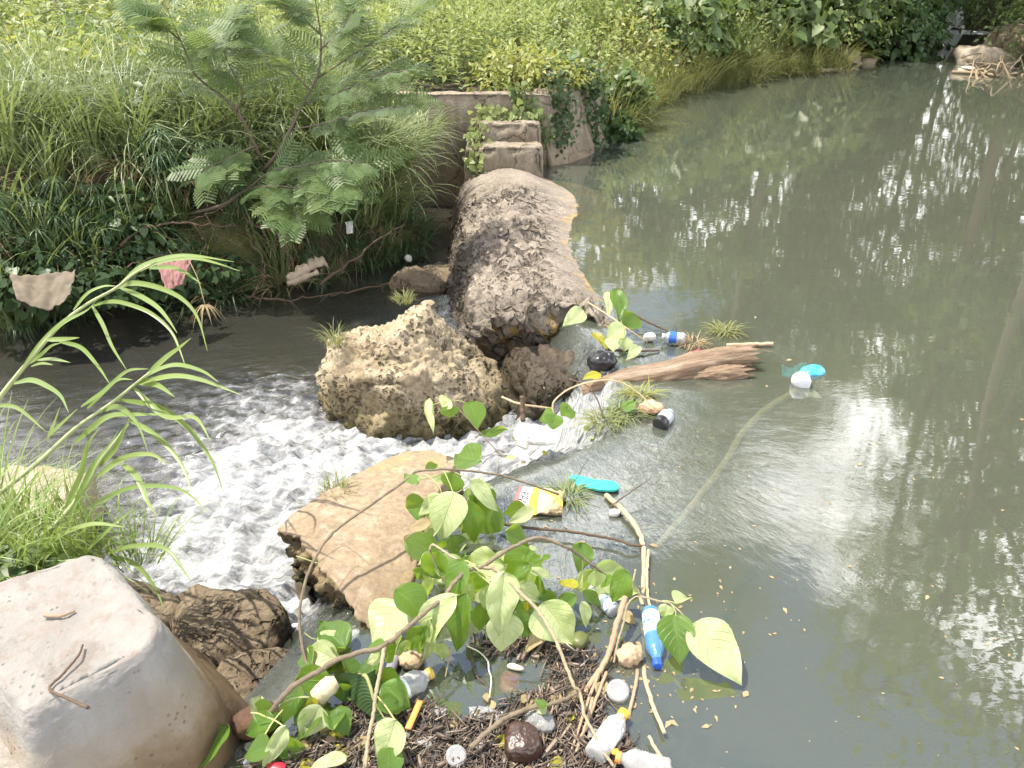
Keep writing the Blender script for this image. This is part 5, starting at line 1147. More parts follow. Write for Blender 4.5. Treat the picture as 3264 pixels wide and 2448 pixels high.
# bare sticks
Z4 = fr(439.2, 454.9, .18876)
def stick(label, pts, r0, r1, mat, name="stick", cat="stick", sides=8, wob=.06):
    p = spline([P(*q) for q in pts], max(14, len(pts) * 6)); n = len(p); p[1:-1] += RNG.normal(size=(n - 2, 3)) * r0 * .12
    mb = MB(); mb.add(*tube(p, np.linspace(r0, r1, n), sides, wob)); o = mb.obj(name, mat, None, tuple(p[0])); return tag(o, label, cat)
M_bare = plain("bare_wood", (.40, .29, .19), .85, .5, 22, .5, 60)
M_tan = plain("tan_stick", (.50, .38, .24), .8, .4, 22, .4)
stick("brown bare stick lying across the dark water under the snack bag", f(F1, [(1190, 680, .03), (1500, 730, .03), (1900, 765, .03), (2140, 790, .03)]) + f(F3, [(870, 80, .03), (1050, 150, .03), (1235, 160, .02)]), .006, .005, M_root)
stick("long upright tan stick in the water from teal sole to blue bottle", f(Z4, [(885, 215, .01), (960, 280, .02), (1040, 380, .02), (1080, 480, .015), (1085, 620, .005), (1078, 800, -.012), (1085, 1000, -.015), (1090, 1170, .0), (1130, 1320, .01), (1195, 1475, .02)]), .011, .006, M_tan)
stick("thin straight stick parallel to the long tan stick above the blue bottle", f(Z4, [(1108, 505, .02), (1100, 650, .015), (1108, 760, .01), (1122, 815, .005)]), .0055, .005, M_tan)
stick("weathered brown stick with a broken frayed top beside the green fruit", f(Z4, [(985, 755, .10), (940, 900, .07), (900, 1050, .04), (850, 1150, .02), (770, 1260, .01)]), .011, .007, M_bare)
stick("grey brown stick leaning from the brown can to the orange cap", f(Z4, [(1050, 1140, .0), (1040, 1230, .01), (1015, 1330, .01), (1000, 1400, .0)]), .006, .005, M_bare)
stick("pale bent stick over the brown debris above the coconut", f(F4, [(0, 1400, .05), (300, 1120, .06), (560, 960, .06), (850, 870, .06), (1100, 820, .05), (1380, 690, .04)]), .008, .006, M_wood)
stick("dark thin twig rising from the water beside the teal sole", f(B5, [(690, 1440, .02), (800, 1360, .05), (960, 1250, .08)]), .003, .0015, M_root, "twig", "twig")
stick("thin dark twig poking up left of the teal sole", f(B5, [(460, 1290, .0), (510, 1200, .06), (553, 1130, .12)]), .002, .001, M_root, "twig", "twig")
stick("dark twig slanting behind the small blue-labelled bottle", f(B5, [(860, 215, .06), (960, 265, .04), (1040, 300, .02), (1190, 360, .01)]), .008, .004, M_root, "twig", "twig")
stick("straight brown stick on the water by the end of the weir", f(B5, [(660, 430, .02), (840, 440, .02), (1010, 436, .01)]), .008, .006, M_root)
stick("straight tan reed stalk on the water beyond the log", f(B5, [(1440, 402, .01), (1600, 397, .015), (1738, 392, .02)]), .011, .011, M_tan, "reed_stalk", "stalk")
stick("pale sunken pole showing through the water, running away from the upright stick", f(B5, [(990, 1700, -.03), (1180, 1480, -.05), (1400, 1200, -.06), (1560, 950, -.08), (1700, 820, -.09), (1890, 700, -.09)]), .014, .024, plain("sunken_wood", (.52, .45, .33), .8), "sunken_pole", "pole")
stick("pale thin stalk standing in the open dark water", f(F2, [(570, 620, .1), (530, 800, .06), (480, 1040, .02)]), .0024, .002, M_pale, "stalk", "stalk")
stick("kinked white stalk floating in the open dark water", f(F2, [(760, 640, .02), (920, 720, .02), (1020, 830, .02), (1040, 950, .02), (1070, 1070, .02), (1045, 1300, .02)]), .0026, .002, plain("white_stalk", (.7, .68, .5), .6), "stalk", "stalk")
stick("dark curved twig half sunk in the open dark water", f(F2, [(800, 620, .0), (830, 850, .01), (890, 1040, .01), (1020, 1160, .0), (1000, 1400, .0)]), .0035, .002, M_root, "twig", "twig")
stick("short upright post stub in the rushing water", f(B5, [(135, 890, -.02), (132, 800, .03), (130, 730, .08)]), .012, .012, M_root, "stub", "stub")
stick("thin stick lying in the rapids in front of the wet rock", f(B5, [(0, 735, .02), (120, 780, .02), (330, 810, .0)]), .006, .005, M_tan)
stick("short pale stick beside the brown can", f(F3, [(1110, 460, .08), (1080, 600, .05), (1050, 740, .02)]), .003, .003, M_tan)
stick("short forked stick touching the upright tan stick", f(F3, [(1110, 710, .01), (1160, 800, .0), (1200, 920, .0)]), .006, .006, M_tan)
stick("pale stick in the bottom right corner of the debris", f(Z4, [(1110, 1490, .02), (1160, 1580, .02), (1250, 1690, .02)]), .005, .006, M_tan)
stick("flat pale stick by the bottom stick of the debris", f(Z4, [(1140, 1590, .01), (1200, 1700, .01)]), .006, .005, M_bare)
for k, (a, b, c) in enumerate([((1680, 350), (1500, 820), (1300, 1420)), ((1740, 430), (1600, 800), (1420, 1300)), ((1830, 0), (1700, 300), (1460, 650)), ((1560, 760), (1500, 1040), (1350, 1450))]):
    stick(["longest split cane in the bundle beside the yellow-capped bottle", "split cane with a rough end in the bundle beside the yellow-capped bottle", "thin cane leaning up from the bundle to the brown can", "short broad cane at the bottom of the bundle"][k], f(F4, [(*a, .02), (*b, .02), (*c, .015)]), .0055, .004, M_bare, "cane", "cane")
# twigs with leaves
br7 = branch("curved twig leaning out over open water with two very large leaves at its end", [(f(F3, [(830, 1660, .02), (880, 1400, .05), (970, 1100, .09), (1000, 930, .12), (1080, 830, .13), (1180, 812, .14), (1420, 870, .14), (1560, 905, .14), (1750, 1080, .13), (1870, 1205, .12)]), .0045, .0032, M_pale), (f(F3, [(1560, 900, .14), (1620, 1000, .14), (1625, 1070, .13)]), .002, .002, M_gstem), (f(F3, [(1450, 860, .14), (1560, 875, .145), (1650, 910, .15)]), .002, .002, M_gstem)])
for a, kw in [((F3, 1620, 1060, 1670, 1640, 340, 'G', .13, .05), dict(roll=-12)), ((F3, 1860, 1195, 2430, 1890, 470, 'P', .12, .03), dict(roll=10, round_=.55)), ((F3, 1500, 915, 1480, 1080, 150, 'P', .14, .10), dict(roll=0)), ((F3, 1640, 905, 1790, 800, 170, 'P', .15, .13), dict(roll=20, curl=.5, fold=.5))]: leaf_part(br7, *a, **kw)
br9 = branch("arched sprig with green leaves trailing in the current below the log", [(f(B5, [(330, 850, .03), (330, 770, .08), (420, 690, .14), (560, 640, .17), (720, 630, .17), (850, 690, .13), (960, 790, .07), (1010, 830, .03)]), .006, .004, M_tan), (f(B5, [(430, 620, .12), (540, 660, .13), (610, 750, .1), (648, 870, .03)]), .006, .004, M_root)])
for a in [(B5, 440, 800, 380, 850, 80, 'G', .06, .03), (B5, 330, 850, 240, 880, 80, 'G', .06, .02), (B5, 340, 850, 320, 940, 90, 'G', .06, .01), (B5, 400, 850, 470, 830, 70, 'G', .05, .03)]: leaf_part(br9, *a)
br10 = branch("thin sprig with round green leaves in front of the boulder", [(f(A5, [(1210, 1270, .04), (1080, 1130, .1), (990, 1030, .15), (900, 930, .19), (880, 905, .2)]), .004, .003, M_wood), (f(A5, [(890, 910, .2), (830, 915, .2), (760, 938, .19)]), .0022, .002, M_gstem), (f(A5, [(895, 905, .2), (950, 915, .2), (990, 932, .19)]), .0022, .002, M_gstem)])
for a in [(A5, 1000, 925, 1050, 1085, 110, 'G', .2, .12), (A5, 870, 900, 830, 960, 95, 'P', .21, .17), (A5, 870, 945, 875, 1015, 90, 'G', .19, .14), (A5, 740, 905, 765, 1110, 48, 'P', .2, .12), (A5, 1070, 1130, 1240, 1090, 50, 'G', .08, .06)]: leaf_part(br10, *a)
br11 = branch("leafy sprig lodged on the broken end of the weir", [(f(A5, [(1760, 280, .10), (1900, 370, .13), (2000, 440, .12), (2140, 535, .03)]), .007, .005, M_tan), (f(A5, [(1900, 360, .13), (1930, 280, .16), (1935, 210, .2)]), .003, .002, M_gstem), (f(A5, [(2000, 440, .12), (1960, 520, .08), (1930, 580, .04)]), .003, .002, M_gstem)])
for a in [(A5, 1940, 205, 1960, 395, 80, 'G', .22, .1), (A5, 1880, 215, 1890, 355, 45, 'P', .2, .12), (A5, 2060, 360, 1990, 445, 95, 'D', .14, .07), (A5, 1990, 440, 1880, 510, 95, 'P', .12, .05), (A5, 2000, 510, 1990, 590, 70, 'P', .09, .03), (A5, 1930, 510, 1920, 590, 80, 'P', .08, .03), (A5, 2080, 565, 2010, 640, 55, 'P', .05, .02), (A5, 1790, 480, 1885, 585, 45, 'Y', .07, .02)]: leaf_part(br11, *a)
# loose leaves
loose_leaf("grey green leaf lying on the rough end of the weir", A5, 1720, 330, 1610, 420, 85, 'P', .17, .14)
loose_leaf("yellow leaf floating in the rushing water beside the black bag", A5, 1835, 740, 1730, 770, 55, 'Y', .03, .02)
loose_leaf("large beige dry leaf half under the pale branch above the coconut", F2, 1965, 285, 1520, 700, 200, 'B', .06, .03)
loose_leaf("small beige dry leaf between the two palest hanging leaves", F2, 1035, 130, 900, 300, 100, 'B', .08, .05)
loose_leaf("curled brown dry leaf at the right edge of the orange slab", F1, 100, 840, 50, 1140, 210, 'B', .13, .1)
loose_leaf("dark grey brown dry leaf folded over the edge of the orange slab", F1, 280, 660, 10, 745, 120, 'B', .15, .13)
loose_leaf("brown crumpled leaf floating between the broken stick and the blue bottle", F3, 940, 1020, 1110, 1160, 100, 'B', .02, .01)
loose_leaf("sodden grey green leaf lying flat in the water left of the beige leaf", F2, 1390, 210, 1710, 440, 220, 'P', .01, .006, curl=.03)
loose_leaf("pale almost white leaf lying at the bottom edge of the debris", F5, 1210, 1520, 760, 1660, 150, 'P', .05, .04)
loose_leaf("dark green broad leaf at the bottom beside the concrete block", F5, 240, 1400, -70, 1500, 270, 'G', .07, .04)
loose_leaf("dark glossy leaf hard against the foot of the concrete block", B2, 1450, 1400, 1255, 1660, 190, 'D', .06, .03)
loose_leaf("small green leaf on the bent stick above the coconut", F4, 960, 880, 830, 780, 90, 'G', .08, .09)
loose_leaf("curled pale leaf under the bent stick above the coconut", F4, 970, 880, 840, 940, 90, 'P', .06, .05)
loose_leaf("green leaf among the sodden grass right of the arched sprig", B5, 850, 800, 760, 790, 70, 'G', .05, .03)
for k in range(30):   # sunken and drifting leaves above the gap
    px, py = random.uniform(500, 740), random.uniform(425, 500); a = random.uniform(0, 6.28); l = random.uniform(6, 13)
    mb, B, mat = leaf3(fr(0, 0, 1), px, py, px + math.cos(a) * l, py + math.sin(a) * l * .5, l * .5, random.choice('PPGBY'), -.02, -.045); o = mb.obj("sunken_leaf", mat, None, tuple(B)); tag(o, "leaf drifting just under the surface above the gap in the weir", "leaf", "sunken leaves above the gap")
# ------------------------------------------------------------------ banana leaf and stem
def banana():
    rib = spline([P(*F5(1380, 470), .10), P(*F5(1470, 480), .12), P(*F5(1530, 620), .10), P(*F5(1580, 790), .07), P(*F5(1660, 950), .04), P(*F5(1760, 1110), .02)], 70)
    edge = spline([P(*F5(1000, 530), .07), P(*F5(1180, 640), .03), P(*F5(1280, 760), .03), P(*F5(1370, 880), .03), P(*F5(1500, 970), .03), P(*F5(1650, 1110), .015)], 70)
    t = thing("banana_leaf", "torn pleated dark green banana leaf lying folded among the debris", "leaf", rib[0]); n = 14; u = np.linspace(0, 1, n)
    V = rib[:, None] * (1 - u)[None, :, None] + edge[:, None] * u[None, :, None]; pl = np.where((np.arange(70) // 2) % 2, 1, -1) * 1.0
    V[..., 2] += pl[:, None] * .0042 * np.sin(u * np.pi * .9)[None] + .02 * np.sin(u * np.pi)[None]
    i = np.arange(69)[:, None] * n + np.arange(n - 1)[None]; F = np.stack([i, i + 1, i + n + 1, i + n], -1).reshape(-1, 4); m = leaf_mat("banana_blade", (.065, .115, .045), (.085, .14, .06), .2, (.2, .3, .06), .5)
    mb = MB(); mb.add(V.reshape(-1, 3), F, .3); mb.obj("blade", m, t, tuple(rib[0]), smooth=False)
    e2 = spline([P(*F5(1640, 330), .05), P(*F5(1640, 500), .05), P(*F5(1640, 700), .04)], 40); r2 = spline([P(*F5(1430, 440), .10), P(*F5(1520, 560), .10), P(*F5(1570, 720), .08)], 40)
    V = r2[:, None] * (1 - u)[None, :, None] + e2[:, None] * u[None, :, None]; V[..., 2] += np.where((np.arange(40) // 2) % 2, 1, -1)[:, None] * .003 - .01
    i = np.arange(39)[:, None] * n + np.arange(n - 1)[None]; F = np.stack([i, i + 1, i + n + 1, i + n], -1).reshape(-1, 4); mb = MB(); mb.add(V.reshape(-1, 3), F, .6); mb.obj("blade", m, t, tuple(rib[0]), smooth=False)
    mb = MB(); mb.add(*tube(rib, np.linspace(.006, .003, 70), 7)); mb.obj("midrib", M_gstem, t, tuple(rib[0]))
    o = sheet("torn_strip", [P(*F5(890, 435), .06), P(*F5(1040, 350), .08), P(*F5(1270, 300), .09), P(*F5(1265, 385), .06)], plain("pale_fold", (.52, .54, .24), .6, .2), .002, 14, 3, .002, t); o.location = Vector(o.location) - t.location
    p = spline([P(*F5(1100, 540), .09), P(*F5(960, 640), .08), P(*F5(850, 760), .06)], 24); s = thing("cut_banana_plant", "cut pale banana trunk with a brown frayed end among green leaves", "banana trunk", p[0])
    mb = MB(); mb.add(*tube(p, np.r_[np.linspace(.017, .026, 6), np.full(18, .028)], 20, .012)); mb.obj("outer_skin", plain("stem_skin", (.56, .49, .32), .7, .35, 20, .2), s, tuple(p[0]))
    c = p[-1]; d = nrm(p[-1] - p[-3]); mb = MB(); mb.add(*tube(np.array([c, c + d * .004, c + d * .006]), np.array([.027, .022, .006]), 20, .1)); mb.obj("cut_end", plain("cut_fibre", (.30, .22, .12), .95, .6, 60, .6, 120), s, tuple(c))
    o = sheet("sheath", [P(*F5(960, 700), .06), P(*F5(1065, 740), .05), P(*F5(960, 1060), .02), P(*F5(880, 1010), .02)], plain("stem_sheath", (.20, .23, .11), .6, .4), .006, 18, 8, .004, s); o.location = Vector(o.location) - s.location
banana()
# ------------------------------------------------------------------ driftwood log
def log():
    m = NT("rotten_wood"); c = m.coord(); st = m.mapping(c, (1, 1, 1))
    t = thing("driftwood_log", "split rotten log with a jagged orange brown end jutting from the water", "log", P(*B5(1300, 560), .02))
    ax = nrm(P(*B5(1620, 500), .08) - P(*B5(900, 640), .0)); g = m.n('ShaderNodeVectorMath', {0: m.geo('Position'), 1: tuple(ax)}, operation='DOT_PRODUCT').outputs['Value']
    sp = m.n('ShaderNodeCombineXYZ', {0: m.math('MULTIPLY', g, .5)}); al = m.n('ShaderNodeVectorMath', {0: m.geo('Position'), 1: m.n('ShaderNodeVectorMath', {0: tuple(ax), 3: m.math('MULTIPLY', g, .93)}, operation='SCALE').outputs[0]}, operation='SUBTRACT').outputs[0]
    n1 = m.noise(55, 6, .65, al); n2 = m.noise(14, 5, .6, al)
    col = m.mix(m.ramp(n1, [(.35, 0.0), (.65, 1.0)]), (.12, .075, .045), (.27, .19, .125)); col = m.mix(m.ramp(n2, [(.5, 0.0), (.7, .7)]), col, (.36, .30, .23))
    wood = m.done(m.bsdf(col, .85, m.bump(m.math('ADD', n1, n2), .9, .02)))
    def lobe(name, pts, rr, jag, seed):
        p = spline([P(*B5(x, y), z) for x, y, z in pts], 70); n = 36
        T = nrm(np.gradient(p, axis=0)); V, Fs = tube(p, np.interp(np.linspace(0, 1, 70), np.linspace(0, 1, len(rr)), rr), n, 0, True)
        ang = np.tile(np.linspace(0, 2 * np.pi, n, endpoint=False), 70); u = np.repeat(np.linspace(0, 1, 70), n)
        q = np.stack([np.cos(ang) * 2.6, np.sin(ang) * 2.6, u * 3 + seed], 1); cen = np.repeat(p, n, 0); d = 1 + .16 * ridged(q, 4, .6) + .05 * pn(q * 5)
        body = V[:70 * n]; body = cen + (body - cen) * d[:, None]
        j = fbm(np.stack([np.cos(ang) * 2.2, np.sin(ang) * 2.2, 0 * ang + seed], 1), 4) * jag; body = body + np.repeat(T, n, 0) * (j * sstep(.75, 1, u))[:, None]
        V[:70 * n] = body; V[-1] = p[-1] - T[-1] * .06
        mb = MB(); mb.add(V, Fs); mb.obj(name, wood, t, tuple(p[0]))
    lobe("main_trunk", [(520, 720, -.10), (800, 640, -.035), (1050, 590, .0), (1250, 530, .035), (1440, 485, .055), (1600, 470, .065)], [.05, .058, .062, .062, .055, .045], .10, 2)
    lobe("split_half", [(1080, 640, -.05), (1250, 600, -.005), (1450, 590, .01), (1570, 580, .012)], [.02, .04, .045, .035], .09, 7)
    lobe("upper_splinter", [(1200, 520, .06), (1330, 470, .09), (1500, 425, .11)], [.008, .018, .008], .05, 11)
log()
# ------------------------------------------------------------------ bottles and litter
def clear_mat(name, tint, fac=.32, rough=.12, white=.75):
    m = NT(name); tr = m.n('ShaderNodeBsdfTransparent', {'Color': tint}).outputs[0]
    p = m.bsdf(tuple(white * c for c in tint), rough, m.bump(m.noise(38, 3, .6, m.coord()), .35, .01), Specular_IOR_Level=.8); fz = m.n('ShaderNodeFresnel', {'IOR': 1.5}).outputs[0]
    return m.done(m.n('ShaderNodeMixShader', {0: m.math('ADD', m.math('MULTIPLY', fz, .8), fac, True), 1: tr, 2: p}).outputs[0])
C_clear = clear_mat("clear_plastic", (.90, .91, .92)); C_blue = clear_mat("blue_plastic", (.16, .42, .78), .55); C_smoke = clear_mat("smoky_film", (.6, .6, .6), .42)
def lathe(A, B, prof, sides=26, crush=0.0, seed=0):
    """prof: (fraction of the length, radius)"""
    A, B = np.asarray(A), np.asarray(B); p = np.array([A + (B - A) * q[0] for q in prof]); rad = np.array([q[1] for q in prof]); T = nrm(B - A); N = nrm(np.cross(T, (0, 0, 1))); Bn = np.cross(T, N)
    a = np.linspace(0, 2 * np.pi, sides, endpoint=False); n = len(prof); V = p[:, None] + rad[:, None, None] * (np.cos(a)[None, :, None] * N + np.sin(a)[None, :, None] * Bn); V = V.reshape(-1, 3)
    if crush: 
        c = np.repeat(p, sides, 0); V = c + (V - c) * (1 + crush * fbm(V * 26 + seed, 3))[:, None]
    i = np.arange(n - 1)[:, None] * sides; j = np.arange(sides)[None]; j2 = (j + 1) % sides; F = np.stack([i + j, i + j2, i + sides + j2, i + sides + j], -1).reshape(-1, 4); jj = np.arange(sides)
    V = np.vstack([V, p[0], p[-1]]); e = (n - 1) * sides; tri = np.vstack([np.stack([(jj + 1) % sides, jj, np.full(sides, n * sides)], 1), np.stack([e + jj, e + (jj + 1) % sides, np.full(sides, n * sides + 1)], 1)])
    mb = MB(); mb.add(V, [F, tri]); return mb
def bottle(label, A, B, r, body, cap=None, lab=None, labr=(.3, .62), crush=.0, ribs=0, cat="bottle", marks=None, seed=0, name="bottle"):
    """A is the bottom, B the mouth"""
    A, B = np.asarray(A, float), np.asarray(B, float); t = thing(name, label, cat, A)
    pr = [(0, r * .55), (.01, r * .85), (.04, r)]; 
    for k in range(24): 
        u = .05 + .62 * k / 23; pr.append((u, r * (1 + (.03 * math.sin(k * 2.1) if not ribs else .06 * (k % 2)) - (.03 if labr[0] < u < labr[1] else 0))))
    pr += [(.72, r * .97), (.78, r * .82), (.84, r * .60), (.89, r * .44), (.90, r * .47), (.915, r * .42), (1, r * .40)]
    lathe(A, B, pr, crush=crush, seed=seed).obj("body", body, t, tuple(A))
    d = B - A
    if cap is not None: lathe(A + d * .915, A + d * 1.03, [(0, r * .44), (.1, r * .50)] + [(.1 + .8 * q / 8, r * (.50 if q % 2 else .515)) for q in range(9)] + [(.97, r * .47), (1, r * .4)]).obj("cap", cap, t, tuple(A))
    if lab is not None: lathe(A + d * labr[0], A + d * labr[1], [(q / 8, r * 1.0) for q in range(9)], crush=crush, seed=seed).obj("label_band", lab, t, tuple(A))
    return t
def label_mat(name, base, marks, scale=40, seed=0):
    m = NT(name); c = m.mapping(m.coord(), (scale, scale, scale)); v = m.n('ShaderNodeTexVoronoi', {'Vector': c, 'Scale': 1.0}, distance='CHEBYCHEV').outputs['Distance']
    k = m.math('MULTIPLY', m.ramp(v, [(.22, 1.0), (.26, 0.0)]), m.ramp(m.noise(1.2, 2, .5, c), [(.45, 0.0), (.5, 1.0)])); return m.done(m.bsdf(m.mix(k, base, marks), .4))
P_white = plain("white_plastic", (.70, .67, .62), .5, .3); P_blue = plain("blue_cap", (.02, .09, .45), .35, .1); P_yel = plain("yellow_cap", (.85, .48, .03), .4, .1); P_or = plain("orange_plastic", (.78, .30, .08), .5, .25); P_black = plain("black_plastic", (.015, .015, .018), .35, .2)
bottle("blue plastic water bottle with blue cap floating beside the upright stick", P(650, 610, .02), P(657.5, 665, .018), .030, C_blue, P_blue, label_mat("pale_blue_label", (.50, .66, .86), (.12, .28, .62), 55), (.10, .50))
bottle("clear plastic bottle with a bright yellow cap on the debris at the bottom", P(594, 757, .03), P(624, 713, .03), .032, C_clear, P_yel, label_mat("white_label", (.70, .69, .71), (.45, .46, .6), 45), (.22, .60))
bottle("crushed clear bottle with a mustard cap beside the banana leaf", P(384, 700, .02), P(431, 673, .02), .036, C_clear, plain("mustard_cap", (.62, .42, .08), .5), label_mat("silver_label", (.68, .70, .76), (.85, .86, .9), 30), (.10, .45), .12, seed=4)
bottle("clear bottle with a patterned label lying under the green leaves right of the arch", P(615, 612, .02), P(588, 585, .03), .026, C_clear, None, label_mat("blue_white_label", (.66, .74, .82), (.15, .22, .38), 60), (.1, .55), .06)
bottle("ribbed clear bottle cut off by the bottom edge right of the coconut", P(670, 772, .02), P(617, 757, .025), .033, C_clear, P_or, None, (.3, .6), .05, 1)
bottle("small clear bottle with a blue label lying behind the log", P(*B5(1172, 362), .04), P(*B5(1030, 345), .045), .034, C_clear, P_white, plain("deep_blue_label", (.03, .13, .55), .4), (.38, .72))
bottle("small black bottle with a grey label floating below the log", P(*B5(1005, 915), .02), P(*B5(1078, 832), .03), .036, P_black, plain("grey_cap", (.4, .4, .42), .4), plain("grey_label", (.42, .48, .56), .4), (.3, .72))
bottle("pale glass bottle neck sticking out of the white foam slab", P(*B5(125, 1060), .02), P(*B5(160, 985), .06), .028, clear_mat("cream_plastic", (.9, .86, .8), .6), P_white)
def blob(label, name, cat, c, size, mat, amp=(.2, .1, .03), sub=4, seed=0, fs=8.0, rot=0, p=3.2):
    s = max(size); o = rock(name, mat, c, size, sub=sub, amp=tuple(a * s * .35 for a in amp), seed=seed, fs=fs, p=p); o.rotation_euler = (0, 0, rot); return tag(o, label, cat)
blob("crushed brown can or carton half floating beside the blue bottle", "crushed_can", "can", P(630, 655, .02), (.052, .036, .036), plain("stained_card", (.52, .38, .24), .7, .5, 25), (.15, .35, .05), 4, 91, 9, .35)
blob("white plastic lump floating among twigs near the small blue-labelled bottle", "plastic_lump", "plastic lump", P(*B5(945, 350), .03), (.05, .03, .035), P_white, (.05, .02, .0), 3, 92)
blob("dark wet coconut floating in the brown debris at the bottom", "coconut", "coconut", P(523, 742, .035), (.066, .066, .058), plain("coconut_husk", (.060, .028, .018), .35, .7, 14, .5, 40, Specular_IOR_Level=.7), (.12, .10, .05), 5, 93, 5, p=3.5)
blob("green mottled fruit half sunk below the beige leaf", "green_fruit", "fruit", P(578, 640, .012), (.036, .046, .032), plain("fruit_skin", (.14, .16, .045), .45, .6, 30), (.05, .03, .01), 4, 94, 4, -.5, 3.5)
blob("round brown fruit tucked behind the green fruit", "brown_fruit", "fruit", P(566, 622, .015), (.045, .045, .035), plain("brown_skin", (.13, .085, .04), .6, .5), (.05, .03, .01), 4, 95, 4, 0, 3.5)
blob("tan lump of dirty foam beside the crushed bottle", "foam_lump", "foam lump", P(411, 661, .025), (.040, .032, .030), plain("tan_foam", (.46, .34, .21), .9, .6, 40, .5), (.2, .2, .06), 4, 96)
blob("small white polystyrene pebble floating beside the upright stick", "foam_piece", "foam piece", P(614.7, 512.5, .012), (.034, .022, .018), P_white, (.06, .03, .0), 3, 97, 5)
blob("cream pointed piece of foam above the sunken red bag", "foam_piece", "foam piece", P(515, 667, .012), (.034, .012, .011), plain("cream_foam", (.74, .64, .48), .7), (.05, .03, .0), 3, 98, 5, -.45)
blob("white foam slab wedged in the rushing water in front of the wet rock", "foam_slab", "foam slab", P(*B5(215, 985), .02), (.115, .10, .045), plain("white_foam", (.83, .82, .78), .8, .1), (.12, .08, .03), 5, 99, 5)
blob("black crumpled plastic bag caught at the lip of the fall", "black_bag", "bag", P(*B5(640, 510), .03), (.09, .09, .06), P_black, (.25, .3, .06), 4, 100, 4)
blob("dark brown husk at the bottom between the block and the leaves", "husk", "husk", P(255, 722, .0), (.085, .07, .05), plain("dark_husk", (.11, .055, .03), .8, .6, 20, .6), (.2, .2, .06), 4, 101, 4)
blob("red plastic scrap cut off by the bottom edge", "red_scrap", "scrap", P(277, 768, .03), (.034, .022, .012), plain("red_plastic", (.42, .02, .045), .4), (.1, .05, 0), 3, 102, 5)
blob("dark red bag sunk in the open dark water", "red_bag", "bag", P(511, 683, -.02), (.038, .045, .016), plain("dull_red", (.62, .10, .16), .5, .4), (.2, .25, .05), 4, 103, 6)
blob("clear crumpled film bag between the coconut and the bent stick", "film_bag", "bag", P(541, 722, .02), (.048, .038, .026), C_smoke, (.2, .3, .06), 4, 104, 6, -.3)
blob("sandal-coloured wet lump in the foam right of the sprig", "litter_scrap", "scrap", P(*B5(960, 800), .03), (.07, .05, .03), plain("peach_plastic", (.6, .36, .22), .6, .4), (.3, .3, .05), 4, 105, 4)
for k, (px, py, r, lab) in enumerate([(618, 690, .036, "round clear plastic cup floating bottom up below the brown can"), (456, 755, .030, "round clear plastic lid in the debris left of the coconut")]):
    c = P(px, py, .03); ax = nrm(nrm(CAMP - c) * .8 + np.array((0, 0, .6))); A = c - ax * .05; t = thing("plastic_cup", lab, "cup", A)
    lathe(A, c, [(0, r * 1.05), (.1, r), (.5, r * .96), (.9, r * .93), (.97, r * .88), (1.0, r * .80), (.94, r * .55), (.95, r * .2), (.95, .001)]).obj("shell", C_clear, t, tuple(A)); mb = MB(); th = np.linspace(0, 2 * np.pi, 40); N = nrm(np.cross(ax, (1, 0, 0))); Bn = np.cross(ax, N); mb.add(*tube(np.array([c - ax * .004 + r * .9 * (math.cos(a) * N + math.sin(a) * Bn) for a in th]), .0016, 6)); mb.obj("rim", C_smoke, t, tuple(A))
blob("yellow orange scrap of plastic above the ribbed bottle", "plastic_scrap", "scrap", P(615, 752, .03), (.014, .011, .008), P_yel, (.1, .05, 0), 3, 106, 5)
mb = MB(); p = spline([P(*F5(2170, 790), .03), P(*F5(2100, 950), .03), P(*F5(2010, 1150), .03)], 12); mb.add(*blade(p, .0085, (0, 0, 1), .1)); o = mb.obj("orange_splint", P_or, None, tuple(p[0])); o.modifiers.new("solid", 'SOLIDIFY').thickness = .006; tag(o, "flat orange splint of wood lying in the debris", "splint")
t = lathe(P(*F5(1850, 250), .02), P(*F5(1750, 480), .02), [(q / 30, .016 * (1 + .09 * (q % 2))) for q in range(31)], 18).obj("ribbed_tube", plain("purple_grey", (.24, .22, .26), .5), None, tuple(P(*F5(1850, 250), .02))); tag(t, "ribbed purple grey plastic tube under the tan foam lump", "tube")
# teal sole
def sole():
    A, B = P(*Z4(690, 122), -.004), P(*Z4(945, 192), .012); d = B - A; L = np.linalg.norm(d); y = d / L; x = nrm(np.cross(y, (0, 0, 1))); z = np.cross(x, y); v = np.linspace(0, 1, 40)
    w = .046 * np.sin(np.pi * np.clip(v, .0, 1)) ** .42 * (1 - .28 * np.sin(np.pi * v) ** 6 + .12 * (v - .5)); c = A + v[:, None] * d + x * (.012 * np.sin(v * 5))[:, None]; top = np.vstack([c - x * w[:, None], (c + x * w[:, None])[::-1]])
    u = len(top); V = np.vstack([top + z * .009, top * 1, top.mean(0)[None] + z * .010]); jj = np.arange(u); k2 = (jj + 1) % u
    mb = MB(); mb.add(V, [np.stack([jj, k2, u + k2, u + jj], 1), np.stack([k2, jj, np.full(u, 2 * u)], 1)]); t = thing("sandal_sole", "teal rubber sandal sole floating half submerged above the snack bag", "sandal", A); mb.obj("sole", plain("teal_rubber", (.03, .42, .38), .5, .2), t, tuple(A), smooth=False)
sole()
